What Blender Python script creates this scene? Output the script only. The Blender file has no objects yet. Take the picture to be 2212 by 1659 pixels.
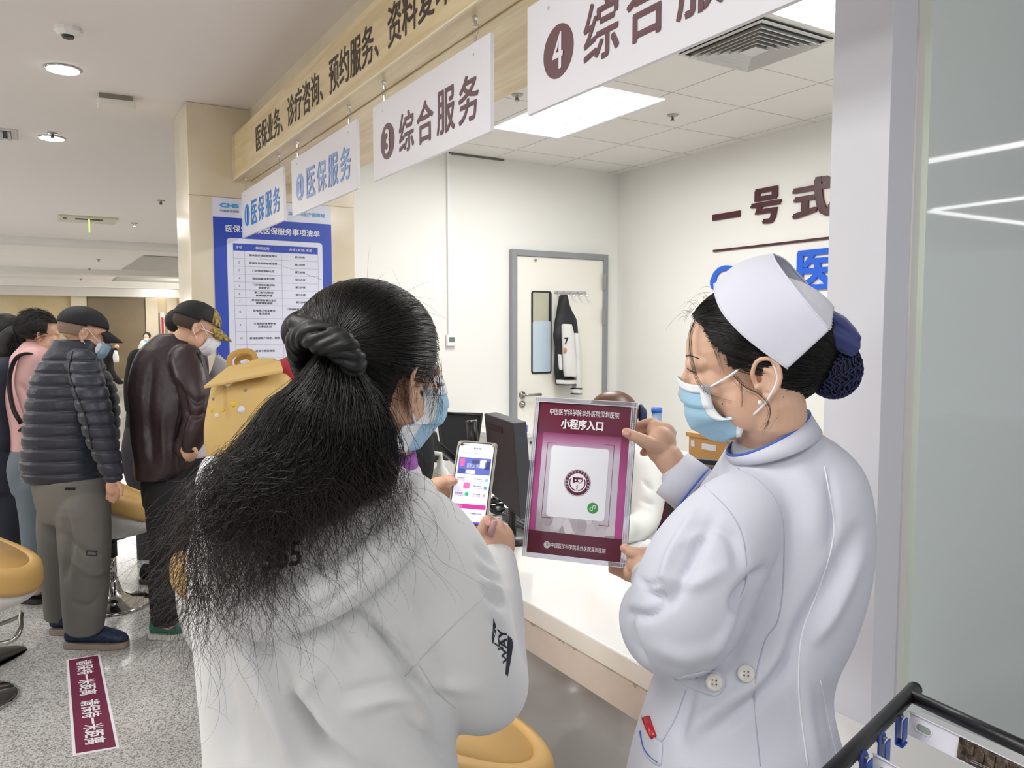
import bpy, bmesh, math, random
import numpy as np
from mathutils import Vector, Matrix
from mathutils.bvhtree import BVHTree
SC = bpy.context.scene
COL = SC.collection
PI = math.pi
# ---------------------------------------------------------------- camera
EYE = np.array([0.0, 0.0, 1.55])
FPX, PITCH, YAW, ROLL = 1693.0, math.radians(4.10), math.radians(31.4), math.radians(-0.06)
FW = np.array([math.sin(YAW)*math.cos(PITCH), math.cos(YAW)*math.cos(PITCH), -math.sin(PITCH)])
_r = np.array([math.cos(YAW), -math.sin(YAW), 0.0]); _u = np.cross(_r, FW)
RT = _r*math.cos(ROLL)+_u*math.sin(ROLL); UP = -_r*math.sin(ROLL)+_u*math.cos(ROLL)
cam_data = bpy.data.cameras.new('camera'); cam = bpy.data.objects.new('camera', cam_data); COL.objects.link(cam)
cam_data.sensor_fit = 'HORIZONTAL'; cam_data.sensor_width = 36.0; cam_data.lens = FPX/2212*36.0
cam_data.clip_start = 0.02; cam_data.clip_end = 200
M3 = Matrix(((RT[0], UP[0], -FW[0]), (RT[1], UP[1], -FW[1]), (RT[2], UP[2], -FW[2])))
cam.matrix_world = Matrix.Translation(EYE.tolist()) @ M3.to_4x4()
SC.camera = cam
# ---------------------------------------------------------------- light and exposure
vs = SC.view_settings
SC.display_settings.display_device = 'sRGB'
vs.view_transform = 'Standard'; vs.look = 'None'; vs.gamma = 1; vs.use_curve_mapping = False
vs.exposure = -0.08
SC.cycles.use_denoising = True
SC.cycles.max_bounces = 8; SC.cycles.diffuse_bounces = 4; SC.cycles.glossy_bounces = 3
SC.cycles.transparent_max_bounces = 12; SC.cycles.caustics_reflective = False; SC.cycles.caustics_refractive = False
SC.cycles.sample_clamp_indirect = 6
W = bpy.data.worlds.new('world'); SC.world = W; W.use_nodes = True
W.node_tree.nodes['Background'].inputs[0].default_value = (0.93, 0.96, 1.0, 1)
W.node_tree.nodes['Background'].inputs[1].default_value = 0.6
def area(name, loc, size, power, rot=(0, 0, 0), col=(1, 0.985, 0.96), sy=None):
    L = bpy.data.lights.new(name, 'AREA'); L.shape = 'RECTANGLE'; L.size = size; L.size_y = sy or size
    L.energy = power; L.color = col
    o = bpy.data.objects.new(name, L); COL.objects.link(o); o.location = loc; o.rotation_euler = rot
    return o
area('hall_ceiling_light', (-0.6, 1.2, 2.82), 1.2, 38, sy=1.2)
area('hall_ceiling_light', (0.2, -1.2, 2.82), 1.2, 30, sy=1.2)
area('hall_ceiling_light', (-0.8, 4.6, 2.82), 1.2, 16, sy=1.2)
area('hall_ceiling_light', (-0.8, 8.5, 2.82), 1.5, 40, sy=1.5)
area('hall_ceiling_light', (1.0, 11.0, 2.82), 2.0, 70, sy=2.0)
area('hall_ceiling_light', (1.0, 17.0, 2.70), 2.0, 90, sy=2.0)
area('hall_ceiling_light', (2.0, 23.0, 2.70), 2.0, 60, sy=1.5)
for q in ((-3.2, 0.5, 2.2), (-3.2, 5.5, 2.2), (-3.5, 11, 2.2), (-3.5, 17, 2.2), (-3.0, 22, 2.1), (3.8, 22.5, 2.1)):  # unseen fill points added to brighten the hall ceiling, no real fittings
    L = bpy.data.lights.new('hall_fill', 'POINT'); L.energy = 85; L.shadow_soft_size = 0.35; L.color = (1, 0.985, 0.96)
    o = bpy.data.objects.new('hall_fill', L); COL.objects.link(o); o.location = q
area('room_ceiling_light', (2.6, 3.6, 2.69), 0.45, 30, col=(1, 0.99, 0.985), sy=0.95)
area('room_ceiling_light', (2.6, 1.6, 2.69), 0.45, 26, col=(1, 0.99, 0.985), sy=0.95)
# ---------------------------------------------------------------- helpers
def ray(px, py): return FW + RT*(px-1106)/FPX - UP*(py-829.5)/FPX
def P(px, py, d): return EYE + ray(px, py)*d
def on(px, py, ax, v):
    k = ray(px, py); return EYE + k*((v-EYE[ax])/k[ax])
def pix(V):
    V = np.asarray(V, float)-EYE; w = V@FW
    return np.stack([1106+FPX*(V@RT)/w, 829.5-FPX*(V@UP)/w, w], -1)
def srgb(c):
    if isinstance(c, str): c = [int(c[i:i+2], 16)/255 for i in (0, 2, 4)]
    return tuple(((x/12.92) if x <= 0.04045 else ((x+0.055)/1.055)**2.4) for x in c)+(1.0,)
def mat(name, col, rough=0.6, metal=0.0, bump=None, var=None, emit=None, spec=None, trans=None, sheen=None, coat=None, alpha=None, ior=None, wave=None, sss=None):
    """bump=(scale, strength[, distance]); var=(scale, amount, other colour); wave=(scale, strength, dirvec)"""
    m = bpy.data.materials.new(name); m.use_nodes = True; nt = m.node_tree; b = nt.nodes['Principled BSDF']
    I = b.inputs; c = srgb(col); I['Base Color'].default_value = c; I['Roughness'].default_value = rough; I['Metallic'].default_value = metal
    m.diffuse_color = c
    tc = nt.nodes.new('ShaderNodeTexCoord')
    if spec is not None: I['Specular IOR Level'].default_value = spec
    if trans: I['Transmission Weight'].default_value = trans
    if ior: I['IOR'].default_value = ior
    if sheen: I['Sheen Weight'].default_value = sheen; I['Sheen Roughness'].default_value = 0.5
    if coat: I['Coat Weight'].default_value = coat; I['Coat Roughness'].default_value = 0.08
    if alpha is not None: I['Alpha'].default_value = alpha
    if sss: I['Subsurface Weight'].default_value = sss; I['Subsurface Radius'].default_value = (0.012, 0.005, 0.003); I['Subsurface Scale'].default_value = 1.0
    if emit:
        I['Emission Color'].default_value = srgb(emit[0]); I['Emission Strength'].default_value = emit[1]
    if var:
        n = nt.nodes.new('ShaderNodeTexNoise'); n.inputs['Scale'].default_value = var[0]; n.inputs['Detail'].default_value = 4
        r = nt.nodes.new('ShaderNodeMapRange'); r.inputs[1].default_value = 0.35; r.inputs[2].default_value = 0.65
        x = nt.nodes.new('ShaderNodeMix'); x.data_type = 'RGBA'; x.inputs[6].default_value = c; x.inputs[7].default_value = srgb(var[2])
        mu = nt.nodes.new('ShaderNodeMath'); mu.operation = 'MULTIPLY'; mu.inputs[1].default_value = var[1]
        nt.links.new(tc.outputs['Object'], n.inputs['Vector']); nt.links.new(n.outputs[0], r.inputs[0]); nt.links.new(r.outputs[0], mu.inputs[0])
        nt.links.new(mu.outputs[0], x.inputs[0]); nt.links.new(x.outputs[2], I['Base Color'])
    if bump or wave:
        bp = nt.nodes.new('ShaderNodeBump')
        if wave:
            n = nt.nodes.new('ShaderNodeTexWave'); n.inputs['Scale'].default_value = wave[0]; n.bands_direction = wave[2]
            n.inputs['Distortion'].default_value = wave[3] if len(wave) > 3 else 0.6; n.inputs['Detail'].default_value = 1
            bp.inputs['Strength'].default_value = wave[1]; bp.inputs['Distance'].default_value = 0.004
        else:
            n = nt.nodes.new('ShaderNodeTexNoise'); n.inputs['Scale'].default_value = bump[0]; n.inputs['Detail'].default_value = 3
            bp.inputs['Strength'].default_value = bump[1]; bp.inputs['Distance'].default_value = bump[2] if len(bump) > 2 else 0.01
        nt.links.new(tc.outputs['Object'], n.inputs['Vector'])
        nt.links.new(n.outputs[0], bp.inputs['Height']); nt.links.new(bp.outputs[0], I['Normal'])
    return m
def adopt(o, parent):
    if parent is not None:      # meshes are built in world coordinates
        o.parent = parent; o.matrix_parent_inverse = Matrix.Translation(-parent.location)
def tag(o, label=None, cat=None, group=None, kind=None):
    if label: o['label'] = label
    if cat: o['category'] = cat
    if group: o['group'] = group
    if kind: o['kind'] = kind
    return o
def thing(name, label, cat, loc=(0, 0, 0), group=None):
    o = bpy.data.objects.new(name, None); COL.objects.link(o); o.location = [float(x) for x in loc]; o.empty_display_size = 0.05
    return tag(o, label, cat, group)
class MB:
    def __init__(s): s.v = []; s.f = []; s.n = 0
    def add(s, v, f):
        v = np.asarray(v, float).reshape(-1, 3); s.v.append(v)
        s.f += [tuple(int(i)+s.n for i in q) for q in f]; s.n += len(v); return s
    def box(s, lo, hi, R=None, c=None):
        lo = np.array(lo, float); hi = np.array(hi, float)
        v = np.array([[x, y, z] for x in (lo[0], hi[0]) for y in (lo[1], hi[1]) for z in (lo[2], hi[2])])
        if R is not None: v = v@np.array(R).T
        if c is not None: v = v+np.array(c)
        return s.add(v, [(0, 1, 3, 2), (4, 6, 7, 5), (0, 4, 5, 1), (2, 3, 7, 6), (0, 2, 6, 4), (1, 5, 7, 3)])
    def loft(s, rings, caps=True, closed=False):
        n = len(rings[0]); v = np.concatenate([np.asarray(r, float) for r in rings]); f = []; m = len(rings)
        for i in range(m if closed else m-1):
            j = (i+1) % m
            for k in range(n): l = (k+1) % n; f.append((i*n+k, i*n+l, j*n+l, j*n+k))
        if caps and not closed:
            v = np.concatenate([v, [np.mean(rings[0], 0), np.mean(rings[-1], 0)]])
            a = m*n
            for k in range(n):
                l = (k+1) % n; f.append((a, l, k)); f.append((a+1, (m-1)*n+k, (m-1)*n+l))
        return s.add(v, f)
    def tube(s, pts, r, n=8, closed=False, caps=True, flat=1.0, up=None):
        p = np.array(pts, float); m = len(p); r = np.broadcast_to(np.asarray(r, float), (m,))
        T = np.gradient(p, axis=0) if not closed else np.roll(p, -1, 0)-np.roll(p, 1, 0)
        T /= np.linalg.norm(T, axis=1)[:, None]+1e-12
        a = np.array(up if up is not None else ([0, 0, 1] if abs(T[0][2]) < 0.9 else [1, 0, 0]), float); rings = []
        for i in range(m):
            b = np.cross(T[i], a); b /= np.linalg.norm(b)+1e-12; a = np.cross(b, T[i])
            if up is not None: a2 = a; a = np.array(up, float)
            else: a2 = a
            t = np.arange(n)*2*PI/n
            rings.append(p[i]+r[i]*(np.cos(t)[:, None]*b+flat*np.sin(t)[:, None]*a2))
        return s.loft(rings, caps, closed)
    def ell(s, c, r, R=None, nu=20, nv=12):
        c = np.array(c, float); r = np.broadcast_to(np.asarray(r, float), (3,)); rings = []
        for j in range(1, nv):
            ph = -PI/2+PI*j/nv; t = np.arange(nu)*2*PI/nu
            rings.append(np.stack([np.cos(ph)*np.cos(t), np.cos(ph)*np.sin(t), np.full(nu, math.sin(ph))], 1))
        v = np.concatenate(rings+[[[0, 0, -1]], [[0, 0, 1]]])*r
        if R is not None: v = v@np.array(R).T
        f = []
        for j in range(nv-2):
            for k in range(nu): l = (k+1) % nu; f.append((j*nu+k, j*nu+l, (j+1)*nu+l, (j+1)*nu+k))
        a = (nv-1)*nu
        for k in range(nu): l = (k+1) % nu; f.append((a, l, k)); f.append((a+1, (nv-2)*nu+k, (nv-2)*nu+l))
        return s.add(v+c, f)
    def lathe(s, prof, c=(0, 0, 0), n=32, R=None):
        t = np.arange(n)*2*PI/n; rings = []
        for (r, z) in prof: rings.append(np.stack([r*np.cos(t), r*np.sin(t), np.full(n, z)], 1))
        rings = [np.array(q) for q in rings]
        if R is not None: rings = [q@np.array(R).T for q in rings]
        return s.loft([q+np.array(c) for q in rings])
    def grid(s, G):
        G = np.asarray(G, float); a, b = G.shape[:2]
        return s.add(G.reshape(-1, 3), [(i*b+j, i*b+j+1, (i+1)*b+j+1, (i+1)*b+j) for i in range(a-1) for j in range(b-1)])
    def prism(s, poly, d):
        """polygon (n,3) pushed by vector d"""
        p = np.array(poly, float); n = len(p); d = np.array(d, float)
        return s.add(np.concatenate([p, p+d]), [tuple(range(n-1, -1, -1)), tuple(range(n, 2*n))]+[(k, (k+1) % n, n+(k+1) % n, n+k) for k in range(n)])
    def data(s, name):
        me = bpy.data.meshes.new(name); v = np.concatenate(s.v) if s.v else np.zeros((0, 3))
        me.from_pydata(v.tolist(), [], s.f); me.update(); return me
    def build(s, name, m, parent=None, smooth=False, bevel=0, seg=2, sub=0, solid=0, label=None, fix=True):
        me = s.data(name)
        if fix:
            bm = bmesh.new(); bm.from_mesh(me); bmesh.ops.recalc_face_normals(bm, faces=bm.faces); bm.to_mesh(me); bm.free()
        if smooth: me.polygons.foreach_set('use_smooth', [True]*len(me.polygons))
        me.materials.append(m)
        o = bpy.data.objects.new(name, me); COL.objects.link(o); adopt(o, parent)
        if solid: q = o.modifiers.new('s', 'SOLIDIFY'); q.thickness = solid; q.offset = 0
        if bevel: q = o.modifiers.new('b', 'BEVEL'); q.width = bevel; q.segments = seg; q.limit_method = 'ANGLE'; q.angle_limit = math.radians(40)
        if bevel and not smooth: me.polygons.foreach_set('use_smooth', [True]*len(me.polygons)); q = o.modifiers.new('w', 'WEIGHTED_NORMAL')
        if sub: q = o.modifiers.new('u', 'SUBSURF'); q.levels = sub; q.render_levels = sub
        if label: o['label'] = label
        return o
def box(name, lo, hi, m, parent=None, bevel=0, label=None):
    return MB().box(lo, hi).build(name, m, parent, bevel=bevel, label=label)
def struct(o): o['kind'] = 'structure'; return o
def spline(pts, n):
    """Catmull-Rom through pts, n samples per span"""
    p = np.array(pts, float); q = np.concatenate([[2*p[0]-p[1]], p, [2*p[-1]-p[-2]]]); out = []
    for i in range(1, len(q)-2):
        for t in np.arange(n)/n:
            a, b, c, d = q[i-1], q[i], q[i+1], q[i+2]
            out.append(0.5*((2*b)+(-a+c)*t+(2*a-5*b+4*c-d)*t*t+(-a+3*b-3*c+d)*t**3))
    out.append(p[-1]); return np.array(out)
def text_mesh(body, bold=0.0, extrude=0.0, res=3, space=1.0, shear=0):
    """text outline as (verts Nx2 scaled to height 1 for a CJK glyph box, faces); width returned"""
    c = bpy.data.curves.new('lettering', 'FONT'); c.body = body; c.size = 1; c.resolution_u = res; c.extrude = extrude; c.space_character = space; c.shear = shear
    o = bpy.data.objects.new('lettering', c); COL.objects.link(o)
    dg = bpy.context.evaluated_depsgraph_get(); me = bpy.data.meshes.new_from_object(o.evaluated_get(dg))
    v = np.array([q.co[:] for q in me.vertices]).reshape(-1, 3); f = [tuple(p.vertices) for p in me.polygons]
    bpy.data.objects.remove(o); bpy.data.curves.remove(c); bpy.data.meshes.remove(me)
    if bold and len(v):     # heavier strokes: the outline laid over itself, slightly shifted
        vs_, fs, n = [], [], len(v)
        for k, (dx, dy) in enumerate(((-1, -0.5), (-0.4, 0.6), (0.3, -0.6), (1, 0.5))):
            vs_.append(v+np.array([dx*bold, dy*bold, k*0.003])); fs += [tuple(i+k*n for i in q) for q in f]
        v, f = np.concatenate(vs_), fs
    return v, f
def lettering(body, org, ux, uy, width, height, m, parent, name='lettering', bold=0.012, depth=0.002, label=None, space=1.0, keep=False, mb=None, shear=0):
    """lay text in the plane (ux,uy) from its lower left corner org, fitted to width x height"""
    v, f = text_mesh(body, bold, 0, space=space, shear=shear)
    if len(v) == 0: return None
    lo = v.min(0); hi = v.max(0); w, h = (hi-lo)[:2]
    sx = width/w if width else height/h; sy = height/h if height else sx
    if keep: sx = sy = min(sx, sy)
    ux = np.array(ux, float); uy = np.array(uy, float); nz = np.cross(ux, uy)
    q = np.array(org)+(v[:, :1]-lo[0])*sx*ux+(v[:, 1:2]-lo[1])*sy*uy+nz*(depth+v[:, 2:3]*sx)
    if mb is not None: mb.add(q, f); return None
    return MB().add(q, f).build(name, m, parent, label=label, fix=False)
def rotm(ax, deg):
    return np.array(Matrix.Rotation(math.radians(deg), 3, ax))
def copy_tree(o, parent=None):
    c = o.copy(); COL.objects.link(c)
    if parent is not None: c.parent = parent
    for ch in list(o.children): copy_tree(ch, c)
    return c
# ================================================================ materials of the place
M = {}
M['white'] = mat('white paint', 'F0F0EE', 0.55, bump=(60, 0.03))
M['wall'] = mat('room wall paint', 'EFEEE9', 0.7, bump=(90, 0.04))
M['ceil'] = mat('hall ceiling paint', 'F2EEEC', 0.85, bump=(40, 0.05), var=(0.6, 0.35, 'E9E4E2'))
M['marble'] = mat('beige marble', 'E2D7C1', 0.16, var=(3.0, 0.8, 'D3C5A8'), bump=(2, 0.02))
M['marble2'] = mat('travertine', 'E0CFA8', 0.3, var=(1.2, 0.8, 'CFBB90'))
M['brown'] = mat('brown travertine', '8A7A60', 0.35, var=(1.0, 0.8, '77684E'))
M['wood'] = mat('pale wood laminate', 'DCC9A0', 0.35)
M['black'] = mat('black plastic', '15161A', 0.38)
M['dgrey'] = mat('dark grey plastic', '34353A', 0.5)
M['chrome'] = mat('chrome', 'D8D8DA', 0.08, metal=1)
M['steel'] = mat('brushed steel', 'A9A7A2', 0.3, metal=1)
M['cwhite'] = mat('counter white', 'F4F4F3', 0.12, coat=0.5)
M['apron'] = mat('worn cream apron', 'DED4CE', 0.35, var=(9, 0.5, 'CFC3BA'))
M['front'] = mat('glossy grey counter front', 'C9C6C4', 0.1, coat=0.6)
M['sign'] = mat('matt white acrylic', 'E3E2E9', 0.35)
M['maroon'] = mat('maroon lettering', '6A4A50', 0.5)
M['dmaroon'] = mat('dark maroon lettering', '4A1A24', 0.35)
M['blue1'] = mat('sky blue lettering', '2E86DC', 0.4)
M['blue2'] = mat('soft blue lettering', '86A4DE', 0.4)
M['bluel'] = mat('royal blue lettering', '2462D6', 0.3)
M['fasctext'] = mat('dark brown lettering', '43302E', 0.6)
M['edge'] = mat('grey edge', 'B9B9BE', 0.4)
M['paper'] = mat('paper', 'F2F3F8', 0.6)
M['lampon'] = mat('lit diffuser', 'FFFFFF', 0.5, emit=('FFFFFF', 5.0))
M['lampwarm'] = mat('lit warm panel', 'FFF7A0', 0.5, emit=('FFF79A', 2.0))
M['lampspot'] = mat('lit downlight', 'FFFFFF', 0.5, emit=('FFFFFF', 12.0))
M['louvre'] = mat('aluminium louvre', 'EDEEF2', 0.25, metal=0.3, emit=('F2F4FF', 0.55))
M['grille'] = mat('grille grey', 'D3D0CE', 0.5)
M['gdark'] = mat('duct dark', '55524F', 0.9)
# wood grain on the fascia
nt = M['wood'].node_tree; b = nt.nodes['Principled BSDF']
tc = nt.nodes.new('ShaderNodeTexCoord'); mp = nt.nodes.new('ShaderNodeMapping'); mp.inputs['Scale'].default_value = (9, 0.7, 9)
n = nt.nodes.new('ShaderNodeTexNoise'); n.inputs['Scale'].default_value = 3; n.inputs['Detail'].default_value = 7; n.inputs['Distortion'].default_value = 0.6
cr = nt.nodes.new('ShaderNodeValToRGB'); cr.color_ramp.elements[0].position = 0.35; cr.color_ramp.elements[1].position = 0.7
cr.color_ramp.elements[0].color = srgb('CDB78C'); cr.color_ramp.elements[1].color = srgb('E2D1AB')
nt.links.new(tc.outputs['Object'], mp.inputs[0]); nt.links.new(mp.outputs[0], n.inputs[0]); nt.links.new(n.outputs[0], cr.inputs[0]); nt.links.new(cr.outputs[0], b.inputs['Base Color'])
# terrazzo floor
m = M['floor'] = mat('speckled terrazzo', 'C3C2C0', 0.14); nt = m.node_tree; b = nt.nodes['Principled BSDF']
tc = nt.nodes.new('ShaderNodeTexCoord')
def vor(scale):
    v = nt.nodes.new('ShaderNodeTexVoronoi'); v.inputs['Scale'].default_value = scale; nt.links.new(tc.outputs['Object'], v.inputs['Vector']); return v
v1 = vor(190); cr = nt.nodes.new('ShaderNodeValToRGB'); cr.color_ramp.interpolation = 'CONSTANT'
el = cr.color_ramp.elements; el[0].position = 0; el[0].color = srgb('8F8E8D'); el[1].position = 0.16; el[1].color = srgb('BDBCBA')
for p_, c_ in ((0.42, 'D2D1CF'), (0.72, 'DFDEDC'), (0.9, 'A4A2A0')): e = el.new(p_); e.color = srgb(c_)
sp = nt.nodes.new('ShaderNodeSeparateColor'); nt.links.new(v1.outputs['Color'], sp.inputs[0]); nt.links.new(sp.outputs[0], cr.inputs[0])
nt.links.new(cr.outputs[0], b.inputs['Base Color'])
# frosted glass
m = M['frost'] = mat('frosted green glass', 'DCE6E5', 0.03, spec=0.8); M['gedge'] = mat('green glass edge', 'D5DED2', 0.15, emit=('DCE6D8', 0.05))
# ================================================================ the setting
F_ = struct(box('floor', (-9, -6, -0.05), (14, 30, 0), M['floor']))
# hall ceiling and its beams
ZC = 2.85
struct(MB().box((-9, 0.86, ZC), (1.57, 13.0, ZC+0.1)).box((-9, -6, ZC), (14, 0.86, ZC+0.1)).box((-9, 13.0, ZC), (9, 30, ZC+0.1)).box((1.57, 5.2, ZC), (9, 13.0, ZC+0.1)).build('ceiling', M['ceil']))
M['beam'] = mat('ceiling beam paint', 'E2E2DF', 0.8)
for i, (y0, y1, z) in enumerate(((13.2, 13.75, 2.77), (19.8, 20.4, 2.74), (24.2, 24.6, 2.66), (25.7, 26.0, 2.47))):
    struct(box('trim_%d' % (i+2), (-9, y0, z), (9, y1, ZC), M['beam']))
M['coffer'] = mat('ceiling coffer grey', 'B9B8B3', 0.8)  # each coffer is a flat slab, greyer than the ceiling around it
for (x0, x1, y0, y1) in ((1.75, 4.6, 15.5, 19.4), (1.9, 5.0, 21.0, 24.0)):
    o = MB().box((x0, y0, ZC-0.02), (x1, y1, ZC-0.005)).build('ceiling_coffer', M['coffer']); struct(o)
struct(box('wall_far', (-9, 26.3, 0), (9, 26.5, ZC), M['marble2']))
# wall facing details
for i, (a, b_) in enumerate(((0.2, 0.75),(0.78,0.98))):
    pass
A = on(190, 700, 1, 26.28); B = on(313, 700, 1, 26.28)
struct(box('wall_recess', (A[0], 26.22, 0.08), (B[0], 26.3, 2.5), M['brown']))
M['pil'] = mat('pale marble pilaster', 'EADFC6', 0.3, var=(2, 0.5, 'DDD0B2'))
for x0, x1 in ((A[0]-0.42, A[0]-0.02), (B[0]+0.02, B[0]+0.36), (B[0]+0.62, B[0]+0.9)):
    struct(box('trim_pilaster', (x0, 26.14, 0), (x1, 26.3, 2.5), M['pil']))
struct(box('wall_left', (-9.1, -6, 0), (-9, 30, ZC), M['marble2']))
struct(box('wall_hall_right', (4.6, 6.0, 0), (4.8, 26.3, ZC), M['marble2']))
# red notice on the far wall
c = on(351, 700, 1, 26.1)
nb = box('notice_sign', (c[0]-0.06, 26.09, c[2]-0.75), (c[0]+0.06, 26.30, c[2]+0.35), M['paper'])
tag(nb, 'narrow white sign with red writing on the far hall wall', 'sign')
MB().box((c[0]-0.03, 26.07, c[2]-0.5), (c[0]+0.03, 26.082, c[2]+0.2)).build('red_panel', mat('red print', 'C8322E', 0.6), nb)
# marble pillar with the poster
YP = 4.90
struct(MB().box((0.80, YP, 0), (1.80, 5.35, ZC)).build('pillar', M['marble'], bevel=0.006))
M['joint'] = mat('marble joint', 'BBA983', 0.6)
struct(MB().box((0.80, YP-0.001, 2.32), (1.80, YP, 2.324)).box((0.80, YP-0.001, 1.2), (1.80, YP, 1.204)).build('trim_6', M['joint']))
# upper bulkhead above the fascia, marble clad
struct(box('wall_bulkhead', (1.155, 0.78, 2.43), (1.57, YP, ZC), M['marble']))
# fascia board
fas = struct(MB().box((1.055, 0.78, 2.43), (1.155, YP-0.002, 2.685)).box((1.155, 0.78, 2.424), (1.57, YP-0.002, 2.43)).build('trim_1', M['wood'], bevel=0.003))
M['trimw'] = mat('cream edge strip', 'E6DCC0', 0.4)
MB().box((1.049, YP-0.012, 2.425), (1.056, YP-0.002, 2.69)).box((1.05, 0.78, 2.422), (1.058, YP-0.002, 2.428)).build('edge_strip', M['trimw'], fas)
# fascia text: runs from far (left) to near (right)
TY0 = on(553, 300, 0, 1.055)[1]
lettering('医保业务、诊疗咨询、预约服务、资料复印', (1.055, TY0, 2.480), (0, -1, 0), (0, 0, 1), TY0-2.05, 0.140, M['fasctext'], fas, bold=0.014, depth=0.0015)
# room behind the counter
ZR, YB, XR = 2.76, 4.94, 4.00
struct(box('ceiling_room', (1.57, 0.9, ZR), (XR, YB, ZR+0.1), mat('ceiling tile', 'EBE8E3', 0.8, bump=(300, 0.05))))
M['grid'] = mat('tile joint', 'C6C2BB', 0.8)
g = MB()
for x in (1.9, 2.38, 2.86, 3.38, 3.9): g.box((x, 0.9, ZR-0.0015), (x+0.004, YB, ZR))
for y in (4.63, 4.12, 3.62, 3.10, 2.60, 2.1, 1.6, 1.1): g.box((1.57, y, ZR-0.0015), (XR, y+0.004, ZR))
struct(g.build('trim_7', M['grid']))
struct(box('wall_back', (1.80, YB, 0), (XR+0.1, YB+0.1, ZR+0.2), M['wall']))
struct(box('wall_right', (XR, 0.9, 0), (XR+0.1, YB, ZR+0.2), M['wall']))
M['gap'] = mat('dark gap filler', '6E6C68', 0.9)
a = on(968, 331, 1, YB-0.01); b_ = on(1088, 345, 1, YB-0.01)
struct(box('trim_8', (a[0], YB-0.02, ZR-0.012), (b_[0], YB, ZR-0.002), M['gap']))  # dark strip along the top of the back wall
# ---- door
DX0, DX1 = on(1099, 541, 1, YB)[0], on(1306, 551, 1, YB)[0]; DZ = 2.12
M['dframe'] = mat('grey door frame', '8F9294', 0.45); M['dleaf'] = mat('cream door leaf', 'EFECE2', 0.45)
door = struct(MB().box((DX0+0.04, YB-0.035, 0.02), (DX1-0.04, YB-0.005, DZ-0.045)).build('door_1', M['dleaf'], bevel=0.003))
MB().box((DX0, YB-0.05, 0), (DX0+0.045, YB, DZ)).box((DX1-0.045, YB-0.05, 0), (DX1, YB, DZ)).box((DX0+0.045, YB-0.05, DZ-0.045), (DX1-0.045, YB, DZ)).build('door_frame', M['dframe'], door, bevel=0.004)
wa = on(1148, 628, 1, YB-0.04); wb = on(1191, 806, 1, YB-0.04)
def rrect(x0, z0, x1, z1, r, y, n=5):
    pts = []
    for (cx, cz, a0) in ((x1-r, z1-r, 0), (x0+r, z1-r, 90), (x0+r, z0+r, 180), (x1-r, z0+r, 270)):
        for k in range(n+1): t = math.radians(a0+90*k/n); pts.append((cx+r*math.cos(t), y, cz+r*math.sin(t)))
    return np.array(pts)
M['rubber'] = mat('black rubber', '23272B', 0.6)
dw = MB().prism(rrect(wa[0], wb[2], wb[0], wa[2], 0.02, YB-0.036), (0, -0.006, 0)).build('door_window', M['rubber'], door)
zs = on(1170, 694, 1, YB-0.04)[2]
MB().prism(rrect(wa[0]+0.012, zs, wb[0]-0.03, wa[2]-0.012, 0.006, YB-0.042), (0, -0.002, 0)).build('clear_pane', mat('clear pane', 'B9B7A2', 0.1), dw)
MB().prism(rrect(wa[0]+0.01, wb[2]+0.012, wb[0]-0.012, zs, 0.012, YB-0.042), (0, -0.003, 0)).build('frosted_pane', mat('frosted film', 'BFD0DC', 0.35), dw, label='frosted lower half of the door glass')
h = on(1128, 853, 1, YB-0.04); h2 = on(1158, 851, 1, YB-0.04); k2 = on(1128, 873, 1, YB-0.04)
MB().lathe([(0, 0), (0.026, 0), (0.026, 0.01), (0.01, 0.012), (0.01, 0.05)], (h[0], YB-0.036, h[2]), 20, rotm('X', 90)).tube([(h[0], YB-0.08, h[2]), (h[0]+0.03, YB-0.085, h[2]), (h[0]+0.14, YB-0.085, h[2])], 0.01, 10).build('handle', M['steel'], door, smooth=True)
MB().lathe([(0, 0), (0.024, 0), (0.024, 0.01), (0.012, 0.012), (0.012, 0.03)], (k2[0], YB-0.036, k2[2]), 20, rotm('X', 90)).build('lock', M['steel'], door, smooth=True)
for q in (610, 685):
    z = on(1303, q, 1, YB)[2]; box('hinge', (DX1-0.055, YB-0.058, z-0.06), (DX1-0.03, YB-0.05, z+0.06), M['steel'], door)
e = on(1157, 562, 1, YB-0.04); MB().lathe([(0, 0), (0.009, 0), (0.009, 0.008), (0, 0.008)], (e[0], YB-0.036, e[2]), 12, rotm('X', 90)).build('peephole', M['steel'], door)
# ---- right wall lettering
XW = XR-0.002
def wl(px, py): return on(px, py, 0, XW)
def wtext(body, p0, p1, h, m, name='wall_lettering', label=None, cat='lettering', bold=0.03, shear=0, dep=0.012):
    """from far point p0 to near point p1 on the right wall (lower left, lower right)"""
    v, f = text_mesh(body, bold, 0, shear=shear); lo = v.min(0); hi = v.max(0); w = hi[0]-lo[0]; hh = hi[1]-lo[1]
    q = np.zeros_like(v); q[:, 0] = XW-dep; q[:, 1] = p0[1]+(p1[1]-p0[1])*(v[:, 0]-lo[0])/w; q[:, 2] = p0[2]+(v[:, 1]-lo[1])/hh*h; q[:, 0] -= v[:, 2]*0.12
    n_ = len(q); bk = q.copy(); bk[:, 0] = XW; ed = {}
    for g_ in f:
        for i_ in range(len(g_)): e_ = (g_[i_], g_[(i_+1) % len(g_)]); ed[tuple(sorted(e_))] = ed.get(tuple(sorted(e_)), 0)+1
    side = [(a_, b2, b2+n_, a_+n_) for (a_, b2), k_ in ed.items() if k_ == 1]
    o = MB().add(np.concatenate([q, bk]), list(f)+side).build(name, m, None, fix=False)
    return tag(o, label, cat)
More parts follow.
